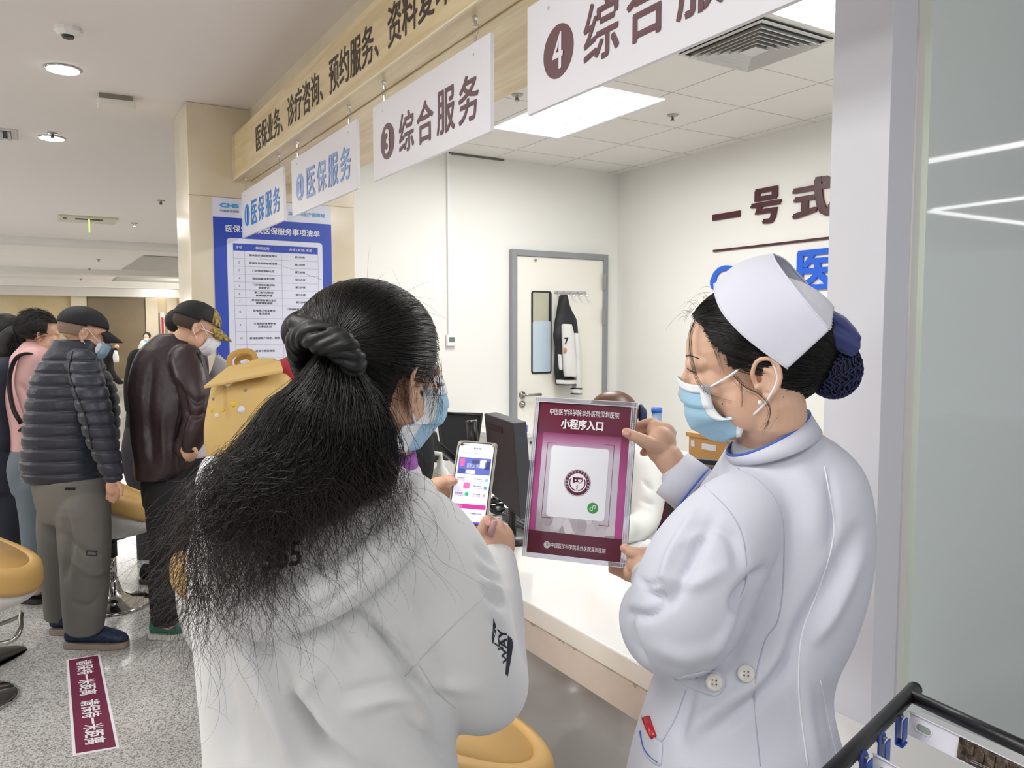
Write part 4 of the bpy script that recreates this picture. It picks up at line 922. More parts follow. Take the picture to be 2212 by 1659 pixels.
def stext(body, u, v, w, h, m, mb=None):
    c = pc+nz*(zz+0.0006)+ux*sw*(u-0.5)+uy*shh*(0.5-v-h)
    return lettering(body, c, ux, uy, sw*w, shh*h, m, screen, 'screen_text', bold=0.01, depth=0)
sk = em('screen ink', '3A3440', 0.1); sg = em('screen grey', '9A93A8', 0.4)
scr(0.05, 0.10, 0.95, 0.155, em('search bar', 'D9D6E6', 0.7), 'search_bar', 0.0002, screen, 0.002)
scr(0.04, 0.185, 0.97, 0.395, em('banner blue', '5560B0', 0.5), 'banner', 0.0002, screen)
for (a, b_, c_, d_, col) in ((0.08, 0.20, 0.22, 0.30, 'C85A90'), (0.42, 0.21, 0.62, 0.27, '39406F'), (0.66, 0.20, 0.84, 0.31, 'DCE2F5'), (0.80, 0.22, 0.95, 0.33, '2B3468'), (0.28, 0.34, 0.56, 0.39, 'E8ECFA'), (0.06, 0.33, 0.26, 0.39, '37408A')):
    scr(a, b_, c_, d_, em('banner '+col, col, 0.5), 'banner_patch', 0.0003, screen, 0.003)
stext('医者仁心 外科的', 0.30, 0.255, 0.44, 0.06, M['paper']); stext('阜外深...', 0.42, 0.052, 0.26, 0.026, sk); stext('09:41', 0.13, 0.012, 0.14, 0.016, sk); stext('搜索医院科室医生', 0.12, 0.118, 0.5, 0.018, sg)
for (u, v, s_) in ((0.06, 0.44, '预约挂号'), (0.56, 0.44, '在线问诊'), (0.56, 0.53, '复诊配药'), (0.06, 0.63, '检查预约'), (0.56, 0.63, '诊疗缴费')):
    stext(s_, u, v, 0.22, 0.018, sk); stext('选择门诊科室医生', u, v+0.028, 0.26, 0.012, sg)
for (u, v, w, col) in ((0.27, 0.50, 0.18, 'E060A0'), (0.86, 0.435, 0.10, '6FB6E6'), (0.85, 0.53, 0.10, '5C86E0'), (0.34, 0.62, 0.11, '35B07A'), (0.85, 0.63, 0.08, 'E58A8A')):
    scr(u, v, u+w, v+w*sw/shh, em('icon '+col, col, 0.6), 'icon', 0.0003, screen, 0.003)
scr(0.02, 0.765, 0.98, 0.82, em('magenta bar', 'B8308E', 0.6), 'magenta_bar', 0.0002, screen, 0.002); stext('暂无就诊人', 0.05, 0.78, 0.26, 0.024, M['paper'])
stext('去外院已有诊断?', 0.05, 0.865, 0.34, 0.018, sk); stext('不能看什么号?', 0.55, 0.865, 0.34, 0.018, sk); scr(0.05, 0.90, 0.26, 0.92, em('pill', '8E2352', 0.4), 'button', 0.0002, screen, 0.002)
scr(0.0, 0.975, 1, 1, em('blue strip', '5A4CB8', 0.5), 'bottom_bar', 0.0002, screen, 0.004)
MB().lathe([(0, 0), (0.0028, 0), (0.0028, 0.0003), (0, 0.0003)], pc+nz*(zz+0.0003)-ux*sw*0.43+uy*shh*0.475, 16, np.stack([ux, uy, nz], 1)).build('camera_hole', M['black'], screen)
a, b_ = P(1059, 1158, 1.366), P(1068, 1124, 1.366)
st_ = MB().tube([a, a*0.02+b_*0.98, b_], [0.0062, 0.0062, 0.0045], 16).build('capped_stick', mat('dusty pink', 'B89090', 0.3), None, smooth=True); tag(st_, 'short dusty pink stick pinched beside the phone in her right hand', 'stick')
# ================================================================ nurse
M['coat'] = mat('white nurse coat cotton', 'CFD2DF', 0.8, bump=(900, 0.06, 0.002))
M['coatseam'] = mat('coat seam', 'B4B8C8', 0.9); M['stitch'] = mat('coat stitching', 'F1F3FA', 0.8)
M['piping'] = mat('blue piping', '3F62BE', 0.6); M['capw'] = mat('starched white cap', 'D6D8E6', 0.75, bump=(40, 0.25, 0.004))
M['bow'] = mat('navy bow fabric', '25306E', 0.6, sheen=0.3); M['net'] = mat('navy crochet net', '1A2350', 0.6)
Fn = Frame((0, 0, 0), 134, 5, 0, 1.03); Fn.o = P(1648, 824, 1.09)-Fn.R@np.array([-0.010, 0.075, -0.014])*1.03; Fn.low = 0.74
nu = thing('person', 'nurse in white coat and folded white cap holding up an acrylic sign', 'person', (1.0, 0.83, 0))
DN = 1.19
rows = [(925, 1612, 1750, DN-.01, 0.13), (955, 1590, 1800, DN, 0.17), (1000, 1568, 1843, DN, 0.21), (1060, 1558, 1862, DN, 0.24), (1150, 1540, 1868, DN, 0.25), (1250, 1520, 1856, DN, 0.25), (1350, 1490, 1826, DN, 0.245),
        (1420, 1450, 1794, DN, 0.24), (1480, 1418, 1782, DN, 0.24), (1540, 1396, 1790, DN, 0.25), (1600, 1378, 1806, DN, 0.27), (1660, 1362, 1822, DN, 0.28), (1800, 1335, 1862, DN+0.01, 0.30), (1950, 1320, 1890, DN+0.02, 0.31), (2120, 1315, 1900, DN+0.03, 0.31)]
mb = MB(); mb.loft(rings(rows, 3))
limb(mb, [(1640, 1090, 1.13, 0.058), (1590, 1130, 1.11, 0.070), (1525, 1220, 1.09, 0.080), (1480, 1318, 1.09, 0.080), (1452, 1352, 1.12, 0.072), (1425, 1330, 1.21, 0.062), (1417, 1300, 1.31, 0.045), (1413, 1274, 1.355, 0.034)], 5, 26)
mb.ell(P(1474, 1338, 1.10), (0.080, 0.072, 0.070))
limb(mb, [(1640, 1010, 1.28, 0.062), (1585, 1075, 1.38, 0.058), (1545, 1095, 1.44, 0.052), (1505, 1060, 1.455, 0.047), (1478, 1035, 1.46, 0.044)], 5, 22)
N_FOLDS = folds([
 ([(1850, 1150), (1790, 1260), (1737, 1350), (1700, 1430), (1670, 1480)], 18, -0.0160), ([(1860, 1200), (1800, 1320), (1760, 1380)], 16, 0.0112), ([(1650, 1232), (1620, 1262), (1596, 1292), (1590, 1320)], 11, -0.0256),
 ([(1640, 1260), (1600, 1350), (1570, 1420)], 16, -0.0128), ([(1600, 1310), (1580, 1360), (1540, 1410)], 14, 0.0096), ([(1700, 1400), (1640, 1470), (1560, 1520), (1470, 1600)], 18, 0.0112), ([(1690, 1440), (1620, 1520), (1540, 1580)], 16, -0.0112),
 ([(1540, 1120), (1500, 1200), (1450, 1290), (1400, 1290)], 15, -0.0128), ([(1500, 1110), (1450, 1200), (1430, 1260)], 10, 0.0112), ([(1355, 1330), (1365, 1390), (1390, 1430)], 10, -0.0144), ([(1345, 1320), (1400, 1330), (1450, 1300)], 11, -0.0112),
 ([(1520, 1140), (1580, 1160), (1600, 1230)], 16, -0.0080), ([(1470, 1180), (1520, 1150), (1560, 1160)], 10, 0.0064), ([(1790, 1020), (1800, 1110), (1795, 1180)], 10, -0.0064), ([(1720, 1000), (1760, 1080), (1760, 1180)], 25, 0.0064),
 ([(1790, 1480), (1800, 1560), (1815, 1650)], 12, -0.0096), ([(1740, 1480), (1750, 1580), (1770, 1659)], 14, 0.0080), ([(1500, 1460), (1480, 1540), (1470, 1620)], 14, -0.0096), ([(1390, 1270), (1410, 1285), (1440, 1280)], 6, -0.0080), ([(1380, 1250), (1400, 1262), (1440, 1258)], 5, -0.0064),
 ([(1420, 1400), (1480, 1420), (1550, 1400)], 18, 0.0064), ([(1440, 1250), (1500, 1260), (1560, 1230)], 16, 0.0064)])
coat = fuse('coat', mb, M['coat'], nu, 0.0055, 9, post=[rumple(6, 0.0014, 12), N_FOLDS])
bn = bvh_of(coat)
seam(coat, [(1594, 1012), (1650, 1048), (1689, 1115), (1693, 1238), (1681, 1338), (1654, 1381), (1634, 1457), (1630, 1528), (1642, 1655)], 0.0009, M['coatseam'], bv=bn)
seam(coat, [(1522, 1050), (1578, 1107), (1606, 1167), (1612, 1250), (1598, 1292)], 0.0009, M['coatseam'], bv=bn)
seam(coat, [(1781, 1008), (1800, 1119), (1797, 1179), (1769, 1270), (1733, 1365), (1725, 1457), (1729, 1536), (1745, 1655)], 0.0012, M['stitch'], bv=bn)
seam(coat, [(1772, 1470), (1790, 1560), (1812, 1655)], 0.0009, M['stitch'], bv=bn)
seam(coat, [(1482, 1490), (1460, 1550), (1432, 1600)], 0.0009, M['coatseam'], bv=bn)
# collar band with blue piping
t0, t1 = ringpx(934, 1574, 1742, 1.165, 0.130, 96, sup=2.0), ringpx(962, 1578, 1764, 1.17, 0.165, 74, sup=2.0); tm = (t0+t1)/2+(t1-tm if False else 0)
col_ = MB().loft([t0, t0*0.6+t1*0.4, t1], caps=False).build('collar', M['coat'], coat, smooth=True, solid=0.003)
MB().tube(t0, 0.0022, 8, closed=True).build('piping', M['piping'], coat, smooth=True); MB().tube(t1, 0.0009, 6, closed=True).build('seam', M['coatseam'], coat, smooth=True)
plk = pad(bn, [(1570, 990), (1592, 978), (1590, 1010), (1578, 1030), (1567, 1020)], (1580, 1005), 0.004, dflt=1.12)
# cuffs
def cuff(pts, r, piping_at, name='cuff'):
    a, b = P(*pts[0]), P(*pts[1]); L = [a*(1-t)+b*t for t in (0, 0.5, 1)]
    o = MB().tube(L, [r*1.03, r, r*0.98], 28, caps=False, flat=1.0).build(name, M['coat'], coat, smooth=True, solid=0.003)
    d = (b-a)/np.linalg.norm(b-a); c = a+(b-a)*piping_at; u = np.cross(d, UP); u /= np.linalg.norm(u); w = np.cross(d, u); t = np.arange(28)*2*PI/28
    MB().tube(c+(np.cos(t)[:, None]*u+np.sin(t)[:, None]*w)*r*1.04, 0.0021, 8, closed=True).build('piping', M['piping'], o, smooth=True); return o
cuff([(1503, 1062, 1.452), (1452, 1022, 1.468)], 0.0475, 0.12); cuff([(1413, 1288, 1.345), (1405, 1250, 1.385)], 0.034, 0.35)
# half belt and buttons
R = pad(bn, [(1452, 1466), (1505, 1453), (1545, 1448), (1562, 1462), (1566, 1482), (1546, 1504), (1505, 1492), (1470, 1478)], (1515, 1475), 0.006, under=0.004, power=6)
hb = MB().loft(R).build('half_belt', M['coat'], coat, smooth=True)
def button(px, py, bv, r=0.0115, lf=0.004):
    c = cast(bv, px, py, lf); n_ = (EYE-c)/np.linalg.norm(EYE-c); u = np.cross(n_, [0, 0, 1]); u /= np.linalg.norm(u); w = np.cross(n_, u); Rm = np.stack([u, w, n_], 1)
    b = MB().lathe([(0, -0.002), (r, -0.002), (r*1.02, 0.001), (r*0.9, 0.003), (r*0.75, 0.0018), (0, 0.0016)], c, 28, Rm).build('button', mat('ivory button', 'D9D6CE', 0.3), coat, smooth=True)
    for a, e in ((1, 1), (1, -1), (-1, 1), (-1, -1)): MB().lathe([(0, 0.0018), (0.0011, 0.0018), (0.0011, 0.0024), (0, 0.0024)], c+(u*a+w*e)*0.0026, 8, Rm).build('thread_hole', M['dgrey'], b)
button(1543, 1474, bn, lf=0.012); button(1612, 1455, bn)
# pocket with blue edge
R = pad(bn, [(1384, 1545), (1392, 1572), (1412, 1592), (1430, 1603), (1430, 1640), (1424, 1655), (1400, 1640), (1386, 1610)], (1405, 1605), 0.005, under=0.003, power=6)
pk = MB().loft(R).build('pocket', M['coat'], coat, smooth=True); seam(coat, [(1383, 1580), (1390, 1612), (1403, 1632), (1423, 1648)], 0.0019, M['piping'], 'piping', lift=0.003, bv=bn)
seam(coat, [(1384, 1545), (1393, 1573), (1412, 1593), (1430, 1603)], 0.0010, M['coatseam'], bv=bn, lift=0.004)
c0, c1 = cast(bn, 1398, 1552, 0.008), cast(bn, 1412, 1592, 0.006)
rc = thing('pocket_clip', 'red plastic clip sticking out of the nurse coat pocket', 'clip', c0)
MB().tube([c0, (c0+c1)/2, c1], [0.0085, 0.0082, 0.006], 14, flat=0.6).build('clip_body', mat('glossy red plastic', 'B51F2C', 0.25), rc, smooth=True)
MB().ell(c0+UP*-0.004-FW*0.006, (0.0035, 0.0035, 0.005)).build('eyelet', M['black'], rc, smooth=True)
# body
mb = MB(); nk = [tuple(P(1668, 880, 1.135))+(0.047,), tuple(P(1670, 930, 1.16))+(0.050,), tuple(P(1695, 1000, 1.18))+(0.06,), tuple(P(1690, 1200, 1.19))+(0.08,), tuple(P(1640, 1700, 1.2))+(0.09,)]
head(mb, Fn, neck=nk, neckr=0.046, nose=0.87)
# upper hand: wrist, palm, thumb in front of the sign, fingers behind
limb(mb, [(1490, 1045, 1.46, 0.030), (1462, 1015, 1.462, 0.027), (1440, 985, 1.468, 0.027)], 4, 16)
mb.ell(P(1428, 962, 1.472), (0.032, 0.024, 0.036)); mb.ell(P(1436, 945, 1.485), (0.022, 0.020, 0.030)); mb.ell(P(1418, 930, 1.49), (0.020, 0.018, 0.020))
finger(mb, [(1432, 968, 1.460), (1405, 958, 1.450), (1378, 946, 1.446), (1353, 934, 1.448)], 0.0155, 0.0090)
for k, (x, y) in enumerate(((1410, 912), (1424, 926), (1434, 946), (1438, 966))): finger(mb, [(x+12, y+18, 1.478), (x, y, 1.502), (x-26, y+6, 1.512), (x-48, y+12, 1.508)], 0.0105, 0.0075)
# lower hand
limb(mb, [(1412, 1262, 1.37, 0.028), (1402, 1235, 1.39, 0.026), (1392, 1222, 1.405, 0.026)], 4, 16); mb.ell(P(1386, 1214, 1.42), (0.030, 0.024, 0.028)); mb.ell(P(1374, 1232, 1.435), (0.025, 0.022, 0.022))
finger(mb, [(1400, 1210, 1.405), (1378, 1198, 1.405), (1362, 1192, 1.408), (1349, 1184, 1.413)], 0.0145, 0.0085)
for k in range(4): finger(mb, [(1378, 1222+k*8, 1.430), (1358, 1228+k*6, 1.456), (1342, 1214+k*8, 1.468), (1322, 1204+k*9, 1.468)], 0.0105, 0.0075)
nb_ = fuse('body', mb, M['skin2'], nu, 0.0024, 3)
nail(None, P(1353, 934, 1.438), -FW+UP*0.35, RT*-1+UP*0.35, 0.0062, 0.0085, M['nail'], nb_); nail(None, P(1351, 1184, 1.404), -FW+UP*0.35, RT*-1+UP*0.4, 0.0055, 0.0075, M['nail'], nb_)
# ear hollow shade as dark colour, eye, brow, mole, earring
bf = bvh_of(nb_)
seam(nb_, [(1485, 795), (1492, 801), (1503, 804)], 0.0011, M['hairbase'], 'eyelashes', bv=bf); seam(nb_, [(1480, 770), (1490, 768), (1512, 776)], 0.0012, M['hairb'], 'eyebrow', bv=bf, lift=-0.0006)
MB().ell(Fn(-0.006, 0.0745, -0.010), (0.0055, 0.003, 0.0065), Fn.R).build('ear_hollow_shade', mat('ear shade', '9C6850', 0.6), nb_, smooth=True)  # dark blob puts the shade inside the ear into colour
MB().ell(Fn(-0.004, 0.0835, -0.0415), 0.0034).build('pearl_earring', mat('pearl', 'F4F2F0', 0.15), nu, smooth=True)
for q in ((0.045, 0.064, -0.042), (0.02, 0.066, -0.05)): MB().ell(Fn(*q), 0.0012).build('mole', M['hairb'], nb_)
# wristband
a, b_ = P(1402, 1234, 1.392), P(1397, 1221, 1.402); d = (b_-a)/np.linalg.norm(b_-a)
wb_ = MB().tube([a-d*0.006, a+d*0.006], 0.0300, 28, caps=False).build('wristband', mat('cream strap', 'DAD9CB', 0.5), nu, smooth=True, solid=0.002)
for k in range(7):
    an = PI*(0.12*k-0.15); u = np.cross(d, UP); u /= np.linalg.norm(u); w = np.cross(d, u); MB().ell(a+(u*math.cos(an)-FW*0+w*math.sin(an))*0.0312, 0.0018).build('eyelet', M['hairb'], wb_)
# ---- mask
mk2, G2 = mask(Fn, nu, M['maskb'], M['maskw'], [(1466, 814), (1468, 836), (1474, 865), (1480, 896), (1500, 929), (1534, 949), (1568, 955)], [(1533, 832), (1536, 855), (1543, 880), (1560, 900), (1585, 905), (1612, 897), (1600, 942)], [0.061, 0.063, 0.064, 0.064, 0.063, 0.062, 0.054], [(0.030, 0.072, -0.002), (-0.002, 0.077, 0.020), (-0.020, 0.0835, 0.016), (-0.028, 0.085, -0.010), (-0.016, 0.080, -0.036), (0.0, 0.070, -0.055)], pleats=3, depth=0.005, label='pale blue pleated surgical mask in profile')
# ---- hair
HCn = np.array([-0.013, 0, 0.034]); HRn = np.array([0.107, 0.083, 0.092])
HP = [(1460, 560), (1466, 690), (1492, 682), (1516, 712), (1534, 745), (1560, 768), (1572, 792), (1590, 802), (1612, 797), (1630, 782), (1655, 780), (1674, 800), (1682, 822), (1694, 856), (1712, 880), (1735, 862), (1790, 850), (1900, 800), (1900, 500), (1470, 500)]
def ncut(p):
    q = Fn.o+Fn.R@(HCn+HRn*np.array([p[0], abs(p[1]), p[2]]))*Fn.s; a = pix(q[None])[0]; return inpoly(a[0], a[1], HP)
nhair = hair_cap('hair', Fn, HCn, HRn, M['hairbase'], nu, ncut, nu=120, nv=80)
BUN = onF(Fn, 1800, 790, 0.0); gl_ = Fn.R.T@(onF(Fn, 1765, 775, 0.0)-Fn.o); g2 = (gl_/Fn.s-HCn)/HRn; g2 /= np.linalg.norm(g2); paths = []
rs = np.random.RandomState(3)
while len(paths) < 4200:
    d = rs.normal(size=3); d /= np.linalg.norm(d)
    if not ncut(d) or d[1] < -0.5: continue
    ang = math.acos(np.clip(d@g2, -1, 1))
    if ang < 0.12: continue
    so = math.sin(ang); L = []; lift = 1.0+rs.rand()*0.035; wob = rs.normal()*0.015
    for t in np.linspace(0, 1, 14):
        e = (math.sin((1-t)*ang)*d+math.sin(t*ang)*g2)/so; sd_ = np.cross(e, g2); n_ = np.linalg.norm(sd_); sd_ = sd_/n_ if n_ > 1e-3 else sd_; e = e+sd_*wob*math.sin(t*PI)
        L.append(Fn.o+Fn.R@(HCn+HRn*e*lift)*Fn.s)
    paths.append(L)
strands('hair_strands', paths, 0.00034, M['hair'], nhair, kind='stuff')
paths = []
def lock(pts, n, spread, y0=0.07, r=16):
    q = spline([tuple(onF(Fn, a, b, c)) for a, b, c in pts], 6); K = 24; idx = np.linspace(0, len(q)-1, K); base_ = np.array([[np.interp(i, np.arange(len(q)), q[:, j]) for j in range(3)] for i in idx])
    for _ in range(n):
        o_ = rs.normal(size=3)*spread; o2 = rs.normal(size=3)*spread*0.7; t = np.linspace(0, 1, K)[:, None]; paths.append(base_+o_*(1-t*0.6)+o2*t*t)
lock([(1500, 690, 0.045), (1490, 720, 0.055), (1492, 770, 0.062), (1506, 820, 0.072), (1532, 850, 0.076), (1580, 868, 0.076)], 13, 0.003)
lock([(1510, 695, 0.05), (1530, 720, 0.06), (1550, 770, 0.068), (1562, 800, 0.072)], 8, 0.003)
lock([(1585, 810, 0.073), (1610, 835, 0.075), (1640, 850, 0.088), (1662, 880, 0.088), (1655, 915, 0.085), (1645, 930, 0.083)], 9, 0.003)
lock([(1600, 830, 0.074), (1603, 860, 0.074), (1602, 880, 0.074)], 6, 0.001)
lock([(1690, 850, 0.06), (1680, 890, 0.065), (1655, 925, 0.07)], 14, 0.004)
for k in range(20):
    x, y = rs.uniform(1478, 1540), 0; y = 690-(x-1478)*1.05; q = onF(Fn, x, y, 0.0); v = UP*rs.uniform(0.2, 1)-RT*rs.uniform(0.1, 1); le = rs.uniform(0.01, 0.045); t = np.linspace(0, 1, 24)[:, None]; paths.append(q+v*le*t+UP*le*-0.9*t*t+FW*rs.normal()*0.02*t)
strands('loose_locks', paths, 0.00026, M['hair'], nhair, kind='stuff')
# ---- bun in a net, with a bow
bun = MB(); bun.ell(BUN-UP*0.004, np.array([0.036, 0.034, 0.040]), Fn.R); bun.ell(onF(Fn, 1768, 780, 0.0), (0.03, 0.03, 0.035), Fn.R)
bo = fuse('bun', bun, M['hairbase'], nhair, 0.003, 2, post=rumple(70, 0.0018, 4))
bb = bvh_of(bo); net = MB(); q = BUN-UP*0.004
for k in range(26):
    th_ = k*2*PI/26
    for sgn in (1, -1):
        L = []
        for t in np.linspace(0.03, 0.97, 34):
            ph_ = t*PI; a = th_+sgn*t*2.4+0.10*math.sin(t*40+k); e = np.array([math.sin(ph_)*math.cos(a), math.sin(ph_)*math.sin(a), math.cos(ph_)]); L.append(q+Fn.R@(e*np.array([0.039, 0.037, 0.043])*(1+0.03*math.sin(t*60+k*2))))
        net.tube(L, 0.0012, 5)
net.build('crochet_net', M['net'], bo, smooth=True)
bow = thing('hair_bow', 'navy fabric bow clipped above the nurse bun', 'hair bow', onF(Fn, 1800, 710, 0.0))
def petal(pts, y0, th_, w=0.03):
    R_ = [];
    for (a, b, ww) in pts:
        c = onF(Fn, a, b, y0); t = np.arange(16)*2*PI/16; R_.append(c+np.cos(t)[:, None]*Fn.R[:, 1]*w+np.sin(t)[:, None]*(UP*0.9+RT*0.4)*ww)
    return R_
mb = MB(); mb.loft(petal([(1762, 672, 0.006), (1788, 684, 0.012), (1815, 702, 0.015), (1838, 722, 0.012), (1852, 732, 0.006)], 0.0, 0, 0.042)); mb.loft(petal([(1768, 705, 0.012), (1795, 722, 0.020), (1825, 738, 0.020), (1848, 752, 0.012)], 0.0, 0, 0.046)); mb.loft(petal([(1772, 730, 0.006), (1800, 745, 0.012), (1838, 765, 0.008)], 0, 0, 0.044))
fuse('bow_loops', mb, M['bow'], bow, 0.0028, 3, post=rumple(45, 0.0015, 8))
MB().box((-0.012, -0.02, -0.003), (0.012, 0.02, 0.003), Fn.R, onF(Fn, 1775, 742, 0.0)).build('metal_clip', M['chrome'], bow)
# ---- folded cap
A_ = [(1543, 613, 0.0), (1546, 640, 0.030), (1562, 676, 0.052), (1596, 715, 0.072), (1640, 752, 0.083), (1702, 797, 0.090)]
B_ = [(1668, 548, 0.0), (1676, 566, 0.034), (1697, 596, 0.060), (1722, 628, 0.078), (1755, 668, 0.088), (1793, 713, 0.090)]
def onEll(px, py, k):
    o_ = (Fn.R.T@(EYE-Fn.o)/Fn.s-HCn)/(HRn*k); d_ = (Fn.R.T@ray(px, py)/Fn.s)/(HRn*k); a, b, c = d_@d_, 2*o_@d_, o_@o_-1; D = b*b-4*a*c
    return None if D < 0 else Fn.R.T@(EYE+ray(px, py)*((-b-math.sqrt(D))/(2*a))-Fn.o)/Fn.s
def capat(q, k):
    e = onEll(q[0], q[1], k); l = Fn.R.T@(onF(Fn, *q)-Fn.o)/Fn.s
    return tuple(l if (e is None or q[2] == 0 or e[1] < l[1]) else e)
fa = spline([capat(q, 1.09) for q in A_], 5); fb = spline([capat(q, 1.09) for q in B_], 5)
fa[:, 1] = np.maximum(fa[:, 1], 0); rowsL = []
for kk, (a, b_) in enumerate(zip(fa, fb)):
    rowsL.append([a*(1-t)+b_*t+np.array([0.004, 0, 0.010])*math.sin(t*PI)*(1-kk/(len(fa)-1)) for t in np.linspace(0, 1, 12)])
B2 = [(1668, 548, 0.0), (1696, 562, -0.034), (1722, 590, -0.060), (1748, 620, -0.078), (1766, 662, -0.088), (1780, 700, -0.090)]
fc2 = spline([tuple(Fn.R.T@(onF(Fn, *q)-Fn.o)/Fn.s) for q in B2], 5); G = np.array(rowsL)
Gm = np.array([[a*(1-t)+b_*t+np.array([0.004, 0, 0.010])*math.sin(t*PI) for t in np.linspace(0, 1, 12)] for a, b_ in zip(fa*np.array([1, -1, 1]), fc2)])[::-1]; G = np.concatenate([Gm[:-1], G]); GW = np.einsum('ij,abj->abi', Fn.R, G)*Fn.s+Fn.o
cap = thing('nurse_cap', 'starched folded white cap on the nurse head', 'cap', GW.mean((0, 1)))
cp = MB().grid(GW).build('band', M['capw'], cap, smooth=True, solid=0.0022, sub=1)
# crown cloth gathered inside the back of the band
CP = [(1668, 545), (1700, 550), (1755, 595), (1800, 660), (1796, 710), (1750, 750), (1702, 790), (1640, 742), (1600, 705), (1575, 650), (1600, 590)]
def ccut(p): q = Fn.o+Fn.R@(HCn+HRn*1.05*p)*Fn.s; a = pix(q[None])[0]; return inpoly(a[0], a[1], CP) and p[2] > -0.1
hair_cap('crown', Fn, HCn, HRn, mat('soft cap cotton', 'D8DAE4', 0.85, bump=(60, 0.5, 0.004)), cap, ccut, k=1.055, nu=200, nv=140)
for s, a in ((0, 0.012), (0, 0)): pass
hem = GW[:, -1, :]; MB().tube(hem, 0.0016, 6).build('hem', M['capw'], cap, smooth=True); MB().tube(GW[:, 0, :], 0.0014, 6).build('hem', M['capw'], cap, smooth=True)
# legs
for s in (-1, 1):
    mb = MB(); limbw(mb, [(1.0+s*0.08, 0.83+s*0.05, 0.75, 0.085), (1.0+s*0.08, 0.83+s*0.05, 0.42, 0.062), (1.0+s*0.08, 0.82+s*0.05, 0.07, 0.045)], 4); mb.build('trouser_leg', M['coat'], nu, smooth=True)
    MB().ell((0.97+s*0.08, 0.86+s*0.05, 0.04), (0.12, 0.045, 0.04), rotm('Z', 125)).build('shoe', M['white'], nu, smooth=True)
# ================================================================ acrylic sign
TL, TR, BR, BL = P(1160, 861, 1.525), P(1392, 867, 1.470), P(1338, 1230, 1.435), P(1127, 1196, 1.495)
sc = (TL+TR+BR+BL)/4; ux = (TR-TL)+(BR-BL); ux /= np.linalg.norm(ux); uy = (TL-BL)+(TR-BR); uy -= ux*(uy@ux); uy /= np.linalg.norm(uy); nz = np.cross(ux, uy); sw, shh = np.linalg.norm((TR-TL)+(BR-BL))/2, np.linalg.norm((TL-BL)+(TR-BR))/2
print('SIGN', sw, shh, [pix((sc+ux*a*sw/2+uy*b*shh/2)[None])[0].round(1) for a, b in ((-1, 1), (1, 1), (1, -1), (-1, -1))])
sg_ = thing('acrylic_sign', 'maroon notice in a clear acrylic holder with mini program entry heading', 'sign', sc)
M['acryl'] = mat('clear acrylic', 'DCDDEE', 0.05, trans=0.75, ior=1.3, spec=0.6)
def spt(u, v, l=0.0): return sc+ux*sw*(u-0.5)+uy*shh*(0.5-v)+nz*l
def srect(u0, v0, u1, v1, m, name, l, parent=sg_, r=0.0005, t=0.0002):
    c = (spt(u0, v0, l)+spt(u1, v1, l))/2; o_, _ = plate(c, ux, uy, sw*(u1-u0), shh*(v1-v0), 0, r, 4); return MB().prism(o_, -nz*t).build(name, m, parent)
for (u0, v0, u1, v1) in ((0, 0, 1, 0.03), (0, 0.972, 1, 1), (0, 0.03, 0.04, 0.972), (0.945, 0.03, 1, 0.972)): srect(u0, v0, u1, v1, M['acryl'], 'acrylic_edge', 0.004, t=0.008)
for u in (0.004, 0.022, 0.040, 0.950, 0.970, 0.994): srect(u-0.002, 0.0, u+0.002, 1.0, mat('acrylic rim', 'F4F4FA', 0.1), 'acrylic_rim', 0.0046, t=0.0004)
for v in (0.002, 0.03, 0.972, 0.997): srect(0, v-0.0015, 1, v+0.0015, bpy.data.materials['acrylic rim'], 'acrylic_rim', 0.0047, t=0.0004)
# printed sheet: maroon fading to pink down the middle
m = mat('printed maroon sheet', '6A2440', 0.18, coat=0.5); nt = m.node_tree; b = nt.nodes['Principled BSDF']; tc = nt.nodes.new('ShaderNodeTexCoord')
pr_ = srect(0.04, 0.03, 0.945, 0.972, m, 'printed_sheet', 0.0012); me = pr_.data; uv = me.uv_layers.new(name='uv')
for lp in me.loops:
    p = np.array(me.vertices[lp.vertex_index].co[:])-sc; uv.data[lp.index].uv = (p@ux/sw+0.5, p@uy/shh+0.5)
sx_ = nt.nodes.new('ShaderNodeSeparateXYZ'); cr = nt.nodes.new('ShaderNodeValToRGB'); nt.links.new(tc.outputs['UV'], sx_.inputs[0]); nt.links.new(sx_.outputs[1], cr.inputs[0]); nt.links.new(cr.outputs[0], b.inputs['Base Color'])
el = cr.color_ramp.elements; el[0].position = 0.165; el[0].color = srgb('5C1F36'); el[1].position = 1.0; el[1].color = srgb('632238')
for p_, c_ in ((0.17, 'B44F92'), (0.45, 'B85A96'), (0.72, '9A3E70'), (0.785, '6A2440')): e = el.new(p_); e.color = srgb(c_)
m2 = mat('grey photo panel', 'C9C6D2', 0.2, coat=0.5); nt = m2.node_tree; b = nt.nodes['Principled BSDF']; tc = nt.nodes.new('ShaderNodeTexCoord')
pn = srect(0.105, 0.22, 0.87, 0.835, m2, 'photo_panel', 0.0016); me = pn.data; uv = me.uv_layers.new(name='uv')
for lp in me.loops:
    p = np.array(me.vertices[lp.vertex_index].co[:])-sc; uv.data[lp.index].uv = (p@ux/sw+0.5, p@uy/shh+0.5)
sx_ = nt.nodes.new('ShaderNodeSeparateXYZ'); cr = nt.nodes.new('ShaderNodeValToRGB'); nz_ = nt.nodes.new('ShaderNodeTexVoronoi'); nz_.inputs['Scale'].default_value = 14; mx = nt.nodes.new('ShaderNodeMix'); mx.data_type = 'RGBA'
nt.links.new(tc.outputs['UV'], sx_.inputs[0]); nt.links.new(sx_.outputs[1], cr.inputs[0]); nt.links.new(tc.outputs['UV'], nz_.inputs['Vector'])
gt = nt.nodes.new('ShaderNodeMapRange'); gt.inputs[1].default_value = 0.32; gt.inputs[2].default_value = 0.24; nt.links.new(sx_.outputs[1], gt.inputs[0])
